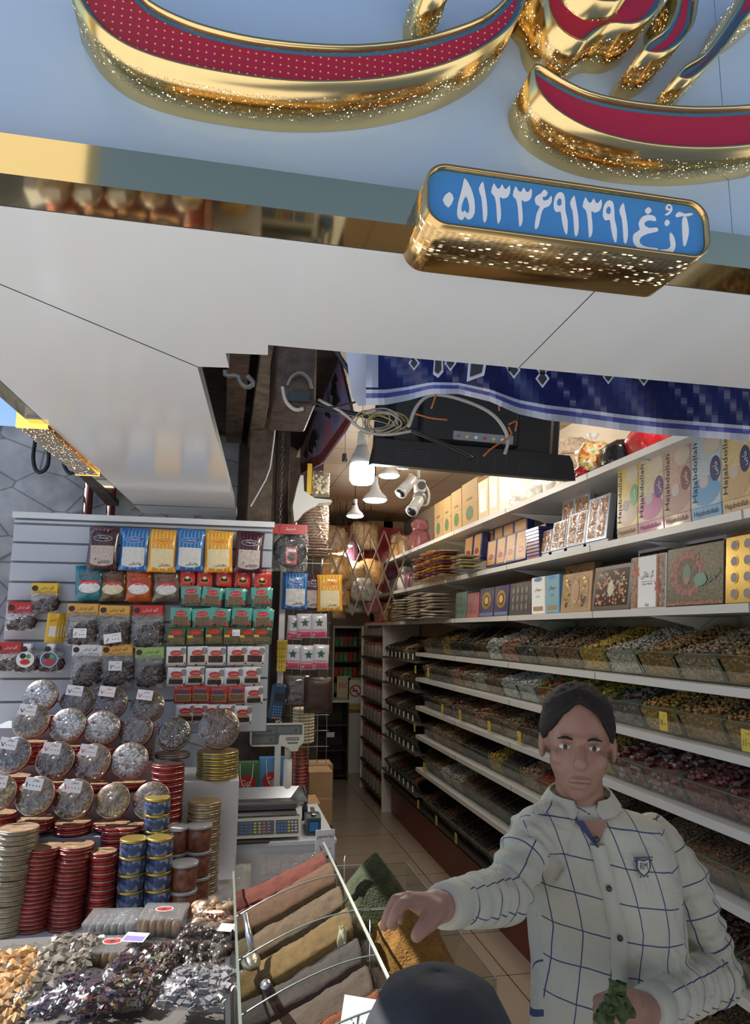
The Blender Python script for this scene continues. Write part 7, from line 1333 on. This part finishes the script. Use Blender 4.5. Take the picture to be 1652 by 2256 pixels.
# spoon scoops in the tray
r = tag(empty('serving_scoop'), 'steel scoop with long handle leaning at the left of the spice tray', 'scoop', 'scoops in the spice tray'); b = MB(); b.smooth = True; a_, c_ = pt(540, 2015, 1.11), pt(555, 2095, 1.06); b.cyl(a_, c_, .008, STEEL, .009, 12); b.build('handle', r)
b = MB(); b.smooth = True; q_ = pt(553, 2118, 1.045); b.sph(q_, (.023, .036, .016), mat('worn_steel', (.50, .46, .38), .3, .9, var=.3, vs=30)); b.build('scoop_bowl', r)
b = MB(); b.smooth = True; a_, c_ = pt(585, 2170, 1.08), pt(615, 2225, 1.01); b.cyl(a_, c_, .011, mat('dark_handle', (.04, .035, .03), .4), n=14); b.cyl(a_ + (a_ - c_).normalized() * .001, a_ + (a_ - c_).normalized() * .003, .011, STEEL, n=14); tag(b.build('serving_scoop'), 'round dark handle of a scoop stuck in the spice tray', 'scoop', 'scoops in the spice tray')
# price flags on sticks
def flag(px, py, Y, hs, w, h, ink, lines, lab, yaw=0):
    v = ay(px, py, Y); r = tag(empty('price_flag', v, (0, 0, yaw)), lab, 'price flag', 'price flags on orange sticks'); b = MB(); b.cyl((0, .002, -hs), (0, .002, -h * .4), .0035, mat('stick_orange', (.45, .12, .05), .5), n=8); b.build('stick', r); b = MB(); b.box(-w / 2, w / 2, -.001, .0, -h / 2, h / 2, PAPER)
    for t, z, th, tw, mm in lines: b.text(t, 0, z * h, th * h, mm, tw * w, .0018)
    b.build('card', r)
flag(716, 1856, 2.42, .22, .062, .078, INK, [(fa('ادویه مخصوص'), .25, .22, .85, INK), ('۷۰۰۰', -.22, .26, .6, REDINK)], 'white price flag with handwriting standing at the back of the spice tray', .05)
flag(758, 1925, 2.20, .25, .05, .085, INK, [('۵۰۰', 0, .3, .7, INK)], 'price flag turned edge-on in front of the green heap', 1.35)
flag(814, 2080, 1.72, .22, .045, .085, INK, [('۹۰۰', 0, .3, .7, INK)], 'price flag turned edge-on in front of the yellow heap', 1.4)
b = MB(); v = pt(800, 2290, 1.10); b.box(-.045, .045, -.001, 0, -.06, .06, PAPER); b.text(fa('زعفران'), 0, .02, .03, INK, .07, .0018); b.text('۴۵۰', 0, -.03, .028, INK, .05, .0018); tag(b.build('price_card', loc=v, rot=(-.5, 0, -.5)), 'tilted white price card at the near right corner of the spice tray', 'price card')
for i, (px, py, z) in enumerate([(722, 1935, 1.13), (741, 1985, 1.12), (755, 2062, 1.12)]):
    b = MB(); b.pillow(.03, .07, .004, mat('cream_tag', (.42, .38, .24), .6), wr=.01); tag(b.build('spice_tag', loc=pt(px, py - 20, z), rot=(0, 0, -1.1)), f'cream paper tag curling on the right glass of the spice tray, {ORD[i]} from the back', 'tag', 'cream tags on the spice tray')
# ================================================================ heaps in glass troughs
b = MB(); b.bbox(.345, .70, 1.70, 2.70, .76, .80, DARKW, .004); r = tag(empty('trough_table'), 'dark narrow table carrying the green and yellow heaps', 'table'); b.build('tabletop', r)
for x in (.37, .675):
    for y in (1.73, 2.66): MB().box(x - .02, x + .02, y - .02, y + .02, 0, .7598, DARKW).build('leg', r)
def trough(x0, x1, ya, yb, z0, z1, lab):
    r = tag(empty('glass_trough'), lab, 'glass trough', 'glass troughs'); T_ = .003
    for nm, a in (('side_glass', (x0, x0 + T_, ya, yb)), ('side_glass', (x1 - T_, x1, ya, yb)), ('end_glass', (x0 + T_, x1 - T_, ya, ya + T_)), ('end_glass', (x0 + T_, x1 - T_, yb - T_, yb))):
        b = MB(); b.box(a[0], a[1], a[2], a[3], z0, z1, TG_); b.box(a[0] - .0005, a[1] + .0005, a[2], a[3], z1, z1 + .002, EG); b.build(nm, r)
trough(.36, .672, 2.215, 2.62, .801, 1.0, 'rear glass trough holding the dark green heap'); trough(.36, .665, 1.74, 2.208, .801, 1.0, 'front glass trough holding the golden yellow heap')
def mound(cx, cy, rx, ry, z0, zp, m, lab, seed, ridge=0):
    b = MB(); b.smooth = True; n, k = 72, 34; vs = [(cx, cy, zp)]; fs = []
    for j in range(1, k + 1):
        t = j / k
        for i in range(n):
            a = 2 * PI * i / n; c_, s_ = math.cos(a), math.sin(a); sq = 1 / max(abs(c_), abs(s_)) ** .35; x = cx + rx * t * c_ * sq; y = cy + ry * t * s_ * sq; x = min(max(x, cx - rx), cx + rx); y = min(max(y, cy - ry), cy + ry)
            prof = (1 - t) ** 1.05 * (1 + .25 * t) if t < 1 else 0; z = z0 + (zp - z0) * min(1, prof + .03) + .010 * t * noise.noise(Vector((x * 22, y * 22, seed))) + .004 * noise.noise(Vector((x * 90, y * 90, seed))) + ridge * max(0, .5 - abs(math.sin(a * 2.5 + 1))) * t * (1 - t) * .14
            if j == k: z = .803
            vs.append((x, y, z))
    for i in range(n):
        fs.append((0, 1 + i, 1 + (i + 1) % n))
        for j in range(k - 1): fs.append((1 + j * n + i, 1 + (j + 1) * n + i, 1 + (j + 1) * n + (i + 1) % n, 1 + j * n + (i + 1) % n))
    b.add(vs, fs, m); tag(b.build('powder_heap'), lab, 'powder heap', 'powder heaps', 'stuff')
mound(.515, 2.417, .150, .190, .89, 1.095, mat('powder_moss', (.035, .045, .018), .95, var=.35, vs=45, bump=.8, bs=180), 'dark green powdered herb heaped to a peak', 2)
mound(.512, 1.974, .147, .225, .89, 1.115, mat('powder_turmeric', (.20, .095, .014), .95, var=.2, vs=25, bump=.8, bs=180), 'golden brown turmeric heaped to a peak under the man\'s hand', 5, 1)
# foam box behind
r = tag(empty('foam_box', (ay(785, 1880, 2.95).x - .01, 3.0, .42)), 'box with a dark notched foam mat on top, behind the green heap', 'box'); MB().box(-.10, .085, -.09, .12, 0, .40, CARD).build('box_body', r)
b = MB(); b.box(-.11, .08, -.085, .125, .4005, .415, mat('foam_maroon', (.07, .025, .02), .8))
for k in range(11): b.box(-.11 + k * .0175, -.102 + k * .0175, -.097, -.085, .4005, .415, mat('foam_maroon', (.07, .025, .02)))
for k in range(12): b.box(.08, .092, -.085 + k * .0175, -.077 + k * .0175, .4005, .415, mat('foam_maroon', (.07, .025, .02)))
b.build('foam_mat', r)
tag(MB().box(-.11, .09, -.09, .13, 0, .4195, DARKW).build('crate', loc=(r.location.x, 3.0, 0)), 'dark crate under the foam topped box', 'crate')
# ================================================================ people
SKIN = mat('skin', (.32, .175, .125), .5, var=.08, vs=30); HAIR = mat('dark_hair', (.014, .010, .008), .8, bump=.5, bs=150); EYE_W = mat('eye_white', (.6, .58, .55), .3); IRIS = mat('iris_brown', (.03, .015, .01), .2); LIP = mat('lips', (.30, .13, .11), .45)
def plaid():
    m = mat('plaid_shirt', (.58, .58, .50), .8); n, L, b = nodes_of(m); u = n.new('ShaderNodeUVMap'); u.uv_map = 'uv'; sp = n.new('ShaderNodeSeparateXYZ')
    nz = n.new('ShaderNodeTexNoise'); nz.inputs['Scale'].default_value = 9; nz.inputs['Detail'].default_value = 3; L.new(u.outputs[0], nz.inputs[0]); sc_ = n.new('ShaderNodeVectorMath'); sc_.operation = 'SCALE'; sc_.inputs['Scale'].default_value = .012; L.new(nz.outputs['Color'], sc_.inputs[0]); ad = n.new('ShaderNodeVectorMath'); L.new(u.outputs[0], ad.inputs[0]); L.new(sc_.outputs[0], ad.inputs[1]); L.new(ad.outputs[0], sp.inputs[0]); o = []
    for k, s, wd in ((0, .068, .0028), (1, .074, .0028)):
        d = n.new('ShaderNodeMath'); d.operation = 'DIVIDE'; d.inputs[1].default_value = s; L.new(sp.outputs[k], d.inputs[0]); f = n.new('ShaderNodeMath'); f.operation = 'FRACT'; L.new(d.outputs[0], f.inputs[0]); l = n.new('ShaderNodeMath'); l.operation = 'LESS_THAN'; l.inputs[1].default_value = wd / s; L.new(f.outputs[0], l.inputs[0]); o.append(l)
    mx = n.new('ShaderNodeMath'); mx.operation = 'MAXIMUM'; L.new(o[0].outputs[0], mx.inputs[0]); L.new(o[1].outputs[0], mx.inputs[1]); mc = n.new('ShaderNodeMix'); mc.data_type = 'RGBA'; L.new(mx.outputs[0], mc.inputs[0]); mc.inputs[6].default_value = (.47, .47, .39, 1); mc.inputs[7].default_value = (.045, .06, .14, 1); L.new(mc.outputs[2], b.inputs['Base Color'])
    tc = n.new('ShaderNodeTexCoord'); t = n.new('ShaderNodeTexNoise'); t.inputs['Scale'].default_value = 13; t.inputs['Detail'].default_value = 3; t.inputs['Distortion'].default_value = .8; L.new(tc.outputs['Object'], t.inputs[0]); bn = n.new('ShaderNodeBump'); bn.inputs['Strength'].default_value = .7; bn.inputs['Distance'].default_value = .02; L.new(t.outputs[0], bn.inputs['Height']); L.new(bn.outputs[0], b.inputs['Normal']); return m
PLAID = plaid()
YM = 1.60; neck = ay(1285, 1778, YM); hip = ay(1335, 2300, YM + .02); mid_ = ay(1335, 1990, YM)
def chain(b, pts, rads, m=SKIN, n=12):
    for (p0, r0), (p1, r1) in zip(zip(pts, rads), list(zip(pts, rads))[1:]): b.cyl(p0, p1, r0, m, r1, n); b.sph(p0, r0, m, n, 8)
    b.sph(pts[-1], rads[-1], m, n, 8)
yaw = math.radians(-16); RZ = Matrix.Rotation(yaw, 4, 'Z')
def cz_(z):   # torso axis
    t = (neck.z - z) / (neck.z - hip.z); return Vector((neck.x + (mid_.x - neck.x) * min(1, t * 2.2) + (hip.x - mid_.x) * max(0, t - .45), YM + .01, z))
nz_ = neck.z
SEC = [(nz_ + .014, .064, .062), (nz_ - .002, .088, .068), (nz_ - .014, .130, .078), (nz_ - .034, .168, .092), (nz_ - .09, .182, .108), (nz_ - .16, .182, .120), (nz_ - .25, .174, .122), (nz_ - .35, .170, .118), (nz_ - .45, .174, .120), (nz_ - .55, .182, .124), (nz_ - .60, .184, .126)]
def loft(b, secs, m, n=40, k=1.0, cap=True):
    vs = []; fs = []
    for z, rx, ry in secs:
        c_ = cz_(z)
        for i in range(n):
            a = 2 * PI * i / n; v = RZ @ Vector((rx * k * math.copysign(abs(math.cos(a)) ** .85, math.cos(a)), ry * k * math.copysign(abs(math.sin(a)) ** .85, math.sin(a)), 0)); vs.append(c_ + v)
    for j in range(len(secs) - 1):
        for i in range(n): fs.append((j * n + i, (j + 1) * n + i, (j + 1) * n + (i + 1) % n, j * n + (i + 1) % n))
    if cap: fs.append(tuple(range(n))); fs.append(tuple((len(secs) - 1) * n + i for i in range(n))[::-1])
    b.add(vs, fs, m)
shR, elR, wrR = ay(1185, 1812, YM), ay(1112, 1972, YM - .10), ay(975, 1996, YM - .30)
shL, elL, wrL = ay(1468, 1838, YM + .06), ay(1580, 2150, YM + .02), ay(1425, 2225, YM - .20)
hand = lambda px, py, d: ay(px, py, YM - .30 + d)
person = tag(empty('person', (cz_(1.0).x, YM, 0)), 'man in a cream windowpane checked shirt reaching one hand over the turmeric', 'person')
def par(o): o.parent = person; o.matrix_parent_inverse = Matrix.Translation(-person.location); KIDS.setdefault(person.name, []).append(o); return o
HC = Vector((ay(1272, 1640, YM - .01))); HS = .98
face = Matrix.Translation(HC) @ Matrix.Rotation(math.radians(-24), 4, 'Z') @ Matrix.Rotation(math.radians(2), 4, 'Y')
b = MB(); b.T = face
b.sph((0, .012, .035), (.077, .095, .088), SKIN, 24, 16); b.sph((0, -.018, -.045), (.056, .066, .072), SKIN, 20, 12); b.sph((0, -.045, -.092), (.026, .026, .022), SKIN, 14, 10); b.sph((0, -.03, -.03), (.064, .060, .06), SKIN, 18, 12)
b.cyl((0, -.076, .012), (0, -.106, -.028), .009, SKIN, .0145, 12); b.sph((0, -.100, -.030), (.0175, .014, .011), SKIN, 12, 8); b.sph((0, -.076, .022), (.045, .014, .010), SKIN, 14, 8)
for s in (1, -1): b.sph((s * .079, .010, -.005), (.010, .022, .032), SKIN, 12, 8); b.sph((s * .040, -.062, -.022), (.022, .018, .018), SKIN, 12, 8)
b.sph((0, -.083, -.064), (.026, .011, .007), SKIN, 12, 8); b.sph((0, -.081, -.075), (.022, .011, .008), SKIN, 12, 8)
b.T = Matrix(); nb = cz_(nz_ - .05); chain(b, [face @ Vector((0, .015, -.05)), Vector((neck.x, YM + .01, nz_ - .01)), nb], [.052, .055, .07], n=20)
loft(b, [(z, rx * .9, ry * .9) for z, rx, ry in SEC[2:]] + [(nz_ - .70, .15, .10)], SKIN)
for s in (1, -1): h_ = cz_(.85) + RZ @ Vector((s * .085, 0, 0)); kx = (h_.x, h_.y - .01, .46); chain(b, [h_, kx, (h_.x, h_.y + .01, .09)], [.088, .060, .042], n=16); b.sph((h_.x, h_.y - .06, .045), (.045, .12, .044), SKIN)
chain(b, [cz_(.92) + Vector((0, 0, 0)), cz_(.84)], [.13, .11], n=18)
chain(b, [shR.lerp(elR, .25), elR, wrR], [.036, .034, .027]); chain(b, [shL.lerp(elL, .2), elL, wrL], [.038, .036, .028])
# right hand over the turmeric: palm, four drooping fingers, thumb
W = [hand(958, 1998, -.005), hand(925, 1990, -.02), hand(900, 1983, -.03)]
chain(b, [wrR, W[0]], [.027, .029]); 
for o_, rr in ((-.012, .0185), (.008, .019), (.028, .018), (.044, .015)): chain(b, [hand(955, 2000, o_), hand(925, 1990, o_ - .01), hand(900, 1983 - 2, o_ - .015)], [.024, rr, .0135])
def fing(pts, r): chain(b, [hand(x, y, d) for x, y, d in pts], [r, r * .95, r * .86, r * .74], n=10)
fing([(903, 1985, -.032), (884, 1993, -.045), (870, 2013, -.052), (860, 2037, -.052)], .0115)
fing([(900, 1979, -.006), (872, 1984, -.018), (857, 2010, -.022), (846, 2042, -.022)], .0118)
fing([(898, 1977, .018), (876, 1988, .012), (866, 2015, .008), (867, 2042, .006)], .0108)
fing([(900, 1980, .040), (886, 1993, .036), (880, 2013, .032), (882, 2031, .03)], .0092)
chain(b, [hand(960, 2008, -.03), hand(945, 2030, -.048), hand(928, 2048, -.058), hand(917, 2062, -.062)], [.021, .0165, .0135, .0108], n=12)
# left hand closed on a crumpled green leaf
hl = lambda px, py, d: ay(px, py, YM - .22 + d)
chain(b, [wrL, hl(1385, 2222, -.005), hl(1350, 2225, -.02)], [.030, .036, .030], n=14)
for k, (y_, d_) in enumerate([(2205, -.055), (2222, -.05), (2240, -.045), (2257, -.038)]): chain(b, [hl(1392, y_ - 8, -.02), hl(1350, y_ - 10, d_ + .008), hl(1318, y_, d_ - .004), hl(1332, y_ + 6, d_ - .022)], [.014, .0125, .0115, .010], n=10)
chain(b, [hl(1395, 2205, -.03), hl(1372, 2190, -.06), hl(1345, 2192, -.078)], [.017, .0135, .011], n=10)
body = remesh(b, 'body', .0042, 3); body.data.materials.clear(); body.data.materials.append(SKIN); par(body)
b = MB(); b.T = face
for s in (1, -1):
    b = MB(); b.T = face; b.smooth = True; b.sph((s * .031, -.0740, .004), (.0135, .008, .0062), EYE_W, 12, 8); b.sph((s * .031, -.0802, .004), (.0055, .0026, .0056), IRIS, 10, 6); par(b.build('eye'))
    b = MB(); b.T = face; b.smooth = True; b.tube([(s * .016, -.0885, .0215), (s * .030, -.0885, .026), (s * .047, -.079, .021)], [.0024, .0036, .0018], HAIR, 6, 1); par(b.build('eyebrow'))
b = MB(); b.T = face; b.smooth = True; b.tube([(-.023, -.088, -.0695), (0, -.0955, -.069), (.023, -.088, -.0695)], [.001, .0022, .001], LIP, 6, 1); par(b.build('mouth_line'))
b = MB(); b.T = face; b.smooth = True; vs = []; fs = []; nu, nv = 48, 22
for j in range(nv + 1):
    for i in range(nu):
        a = 2 * PI * i / nu; fr = max(0, -math.sin(a)) ** 2.2; lo = -.32 + .98 * fr; t = PI / 2 - (PI / 2 - math.asin(max(-.99, min(.99, lo)))) * j / nv
        d_ = Vector((math.cos(t) * math.cos(a), math.cos(t) * math.sin(a), math.sin(t))); k_ = 1.11 + .06 * noise.noise(d_ * 9) + .03 * noise.noise(d_ * 25) + (.05 if j < nv * .6 else 0); vs.append((d_.x * .077 * k_, .014 + d_.y * .096 * k_, .036 + d_.z * .090 * k_))
for j in range(nv):
    for i in range(nu): a = j * nu + i; c_ = j * nu + (i + 1) % nu; fs.append((a, a + nu, c_ + nu, c_))
b.add(vs, fs, HAIR); h_ = b.build('hair'); md = h_.modifiers.new('t', 'SOLIDIFY'); md.thickness = .012; par(h_)
# shirt
b = MB(); loft(b, SEC, PLAID)
sR2 = shR + Vector((.03, 0, -.012)); sL2 = shL + Vector((-.035, 0, -.012))
chain(b, [sR2, shR.lerp(elR, .35), elR, elR.lerp(wrR, .45), wrR.lerp(elR, .12)], [.060, .056, .053, .047, .037], n=18)
chain(b, [sL2, shL.lerp(elL, .35), elL, elL.lerp(wrL, .5), wrL.lerp(elL, .10)], [.062, .060, .057, .051, .040], n=18)
o = remesh(b, 'shirt', .0065, 6); me = o.data; segs = [('T', None, None), ('R', shR, elR), ('R', elR, wrR), ('L', shL, elL), ('L', elL, wrL)]
def sdist(p_, a, c_): t = max(0, min(1, (p_ - a).dot(c_ - a) / (c_ - a).length_squared)); return (p_ - a.lerp(c_, t)).length, t
for v in me.vertices:       # sleeve creases
    p_ = v.co.copy(); best = min(((sdist(p_, a, c_)[0], i) for i, (_, a, c_) in enumerate(segs) if a), key=lambda q_: q_[0]); i = best[1]; arm = best[0] < .085
    if arm:
        d_, t = sdist(p_, segs[i][1], segs[i][2]); el = abs((p_ - segs[i][1]).dot((segs[i][2] - segs[i][1]).normalized())); w_ = math.sin(el * 150 + 4 * noise.noise(p_ * 14)); v.co += v.normal * (.0050 * w_ * (.35 + .65 * (1 - abs(t - (.75 if i in (1, 3) else .35)) * 1.3)) + .006 * noise.noise(p_ * 16))
    else: q_ = p_ - cz_(p_.z); v.co += v.normal * (.008 * noise.noise(Vector((p_.x * 9, p_.y * 9, p_.z * 5 + 3))) + .004 * noise.noise(Vector((p_.x * 22 + p_.z * 12, p_.y * 20, p_.z * 14))))
uv = me.uv_layers.new(name='uv')
for pg in me.polygons:
    c_ = sum((me.vertices[i].co for i in pg.vertices), Vector()) / len(pg.vertices); ds = [(sdist(c_, a, e)[0], i) for i, (_, a, e) in enumerate(segs) if a]; dm, si = min(ds); loc = RZ.inverted().to_3x3() @ (c_ - cz_(c_.z)); tors = abs(loc.x) < .150 and c_.z < nz_ and abs(loc.y) < .14 and (dm > .055 or abs(loc.x) < .13)
    for li in pg.loop_indices:
        p_ = me.vertices[me.loops[li].vertex_index].co
        if tors: q_ = RZ.inverted().to_3x3() @ (p_ - cz_(p_.z)); uv.data[li].uv = (q_.x * 1.12 + 10.02 + .02 * math.sin(p_.z * 9), p_.z + 10 + .16 * q_.x)
        else:
            a, e = segs[si][1], segs[si][2]; ax2 = (e - a).normalized(); r_ = p_ - a; h2 = r_.dot(ax2); pr = r_ - ax2 * h2; n1 = ax2.orthogonal().normalized(); n2 = ax2.cross(n1); n1 = (Vector((0, 0, 1)) - ax2 * ax2.z).normalized(); n2 = ax2.cross(n1)
            uv.data[li].uv = (math.atan2(pr.dot(n2), pr.dot(n1)) * .052 + 10.03, h2 + 10.0 + .035 * (si % 2))
me.materials.clear(); me.materials.append(PLAID); par(o)
# front surface of the torso for placket, buttons, badge
def tf(x, z, off=.0): 
    c_ = cz_(z); s = min(SEC, key=lambda q_: abs(q_[0] - z)); k = [q_ for q_ in SEC]; rx = ry = 0
    for (z0, a0, b0), (z1, a1, b1) in zip(SEC, SEC[1:]):
        if z1 <= z <= z0: t = (z0 - z) / (z0 - z1); rx, ry = a0 + (a1 - a0) * t, b0 + (b1 - b0) * t
    y = -ry * max(0, 1 - abs(x / rx) ** 2.35) ** (1 / 2.35) - off; return c_ + RZ.to_3x3() @ Vector((x, y, 0))
BTN = mat('button_black', (.02, .02, .025), .3)
SHC = mat('shirt_cream', (.47, .47, .39), .8, bump=.3, bs=14)
b = MB(); b.smooth = True; vs = []; zs_ = [nz_ - .057 - .0232 * k for k in range(23)]
for z in zs_: vs += [tf(-.017, z, .003), tf(-.015, z, .010), tf(.015, z, .010), tf(.017, z, .003)]
b.add(vs, [(4 * k + j, 4 * k + 4 + j, 4 * k + 5 + j, 4 * k + 1 + j) for k in range(22) for j in range(3)], SHC); par(b.build('placket'))
for k, py in enumerate([1858, 1963, 2073, 2187]):
    z = ay(1290, py, YM - .12).z; p_ = tf(0, z, .014); b = MB(); b.smooth = True; b.T = Matrix.Translation(p_) @ RZ @ Matrix.Rotation(PI / 2, 4, 'X'); b.lathe([(.0048, -.001), (.0062, 0), (.0062, .002), (.0045, .003)], BTN, 16); par(b.build('button'))
b = MB(); b.T = Matrix.Translation(tf(.085, ay(1383, 1910, YM - .12).z, .010)) @ RZ @ Matrix.Rotation(math.radians(14), 4, 'Z'); NV = mat('embroidery_navy', (.03, .04, .09), .7)
sh_ = [(-.015, .016), (-.017, -.002), (-.010, -.014), (0, -.022), (.010, -.014), (.017, -.002), (.015, .016), (0, .012)]; b.T = b.T @ Matrix.Translation((0, -.002, 0)); b.extr(sh_, -.0008, .0, NV); b.extr([(x * .8, z * .8) for x, z in sh_], -.0013, -.0008, SHC); b.text('RM', 0, .001, .013, NV, .017, .0020)
for s in (1, -1): b.rect(min(s * .014, s * .021), max(s * .014, s * .021), .010, .0135, NV, .001); b.disc(s * .008, -.020, .0022, .0022, NV, .001)
b.rect(-.022, .022, .0165, .019, NV, .001); par(b.build('chest_badge'))
# collar and undershirt
for s in (1, -1):
    b = MB(); f = lambda x, y, z: Vector((neck.x, YM + .012, nz_)) + RZ.to_3x3() @ Vector((x, y, z)); b.smooth = False
    up_ = [f(s * .068 * math.sin(a), -.062 * math.cos(a), .020 + .012 * (1 - math.cos(a))) for a in [i * PI / 8 for i in range(1, 9)]]; lo_ = [f(s * (.088) * math.sin(a), -.088 * math.cos(a) , -.012 + .015 * (1 - math.cos(a))) for a in [i * PI / 8 for i in range(1, 9)]]
    tip = f(s * .052, -.098, -.062); vs = [f(s * .022, -.066, .004)] + up_ + [tip] + lo_; n_ = len(up_)
    fs = [(0, 1, n_ + 2), (0, n_ + 2, n_ + 1)] + [(1 + i, 2 + i, n_ + 3 + i, n_ + 2 + i) for i in range(n_ - 1)]
    b.add(vs, fs if s > 0 else [q_[::-1] for q_ in fs], SHC); c_ = b.build('collar'); md = c_.modifiers.new('t', 'SOLIDIFY'); md.thickness = .004; par(c_)
b = MB(); b.add([tf(-.036, nz_ - .010, .012), tf(.036, nz_ - .010, .012), tf(0, nz_ - .060, .009)], [(0, 2, 1)], SKIN); b.add([tf(-.037, nz_ - .009, .0135), tf(-.016, nz_ - .012, .0135), tf(.002, nz_ - .060, .0115), tf(-.004, nz_ - .060, .0115)], [(0, 3, 2, 1)], NAVY); par(b.build('undershirt'))
for nm, e0_, e1_, rr in (('cuff', elR, wrR, .0375), ('cuff', elL, wrL, .041)):
    b = MB(); b.smooth = True; d_ = (e1_ - e0_).normalized(); b.tube([e1_ - d_ * .055, e1_ - d_ * .05, e1_ - d_ * .02, e1_ - d_ * .002, e1_ + d_ * .002], [rr - .001, rr + .003, rr + .002, rr, rr - .006], SHC, 22); par(b.build(nm))
TRO = mat('trousers_dark', (.02, .022, .03), .8)
b = MB(); loft(b, [(nz_ - .585, .172, .116), (nz_ - .70, .178, .125)], TRO)
for s in (1, -1): h_ = cz_(.85) + RZ @ Vector((s * .085, 0, 0)); chain(b, [h_, (h_.x, h_.y - .01, .46), (h_.x, h_.y + .01, .09)], [.098, .075, .062], TRO, 16)
o = remesh(b, 'trousers', .010, 4); o.data.materials.clear(); o.data.materials.append(TRO); par(o)
b = MB(); b.smooth = True; c0 = hl(1352, 2212, -.085); vs = []
for s_, c_ in enumerate([(0, 0, 0), (.022, .005, -.014), (-.018, .0, -.018), (.006, -.004, .02)]):
    T_ = b.T; b.T = Matrix.Translation(c0 + Vector(c_)) @ Matrix.Rotation(s_ * 1.1, 4, 'Y'); b.pillow(.036, .034, .010, mat('henna_leaf', (.06, .09, .025), .7, var=.4, vs=60), zt=.017, wr=.03, seed=s_, back=.8); b.T = T_
tag(b.build('crumpled_leaf'), 'crumpled green leaf bundle held in the man\'s closed hand', 'leaf')
# hooded customer, only the top of the head in the frame
SCARF = mat('scarf_charcoal', (.022, .024, .030), .8, var=.3, vs=12, bump=.4, bs=20); q0 = ay(968, 2385, .93)
r = tag(empty('person', (q0.x, q0.y, 0)), 'small customer in a charcoal hood, only the crown of the head in view', 'person')
b = MB(); b.sph((0, 0, q0.z), (.075, .088, .105), SKIN, 20, 14); b.sph((0, .03, q0.z - .05), (.05, .055, .06), SKIN); b.cyl((0, 0, q0.z - .06), (0, 0, q0.z - .20), .045, SKIN); b.cyl((0, 0, q0.z - .18), (0, 0, .5), .10, SKIN, .11, 20); b.cyl((-.06, 0, .55), (-.06, 0, .06), .06, SKIN, .04); b.cyl((.06, 0, .55), (.06, 0, .06), .06, SKIN, .04); b.cyl((0, .08, q0.z - .01), (0, .105, q0.z - .03), .009, SKIN, .012); b.cyl((-.12, 0, q0.z - .24), (-.15, .02, q0.z - .5), .04, SKIN, .03); b.cyl((.12, 0, q0.z - .24), (.15, .02, q0.z - .5), .04, SKIN, .03)
for s in (1, -1):
    b.sph((s * .15, .03, q0.z - .55), (.018, .028, .035), SKIN)
    for k in range(4): chain(b, [(s * .15, .02 + k * .010, q0.z - .57), (s * .148, .024 + k * .011, q0.z - .625)], [.0075, .006], n=8)
    chain(b, [(s * .14, .05, q0.z - .55), (s * .135, .065, q0.z - .59)], [.009, .007], n=8)
o = remesh(b, 'body', .006, 3); o.data.materials.clear(); o.data.materials.append(SKIN); o.parent = r
b = MB(); b.smooth = True; vs = []; fs = []; prof = [(.001, .122), (.04, .116), (.07, .098), (.088, .065), (.094, .02), (.088, -.04), (.085, -.10), (.10, -.16), (.15, -.21), (.18, -.26), (.19, -.45), (.20, -.70), (.20, -1.05)]
nn_ = 36
for j, (rr, z) in enumerate(prof):
    for i in range(nn_): a = 2 * PI * i / nn_; k_ = 1 + .05 * noise.noise(Vector((math.cos(a) * 2, math.sin(a) * 2, z * 7))) + (.03 * math.sin(a * 9) if z < -.2 else 0); vs.append((rr * k_ * math.cos(a), rr * k_ * (1.12 if z > -.1 else .85) * math.sin(a), max(.05, q0.z + z)))
for j in range(len(prof) - 1):
    for i in range(nn_):
        if 3 <= j <= 5 and abs(((i / nn_) * 2 * PI) - PI / 2) < .62: continue
        fs.append((j * nn_ + i, (j + 1) * nn_ + i, (j + 1) * nn_ + (i + 1) % nn_, j * nn_ + (i + 1) % nn_))
b.add(vs, fs, SCARF); o = b.build('hooded_robe'); md = o.modifiers.new('t', 'SOLIDIFY'); md.thickness = .004; o.parent = r
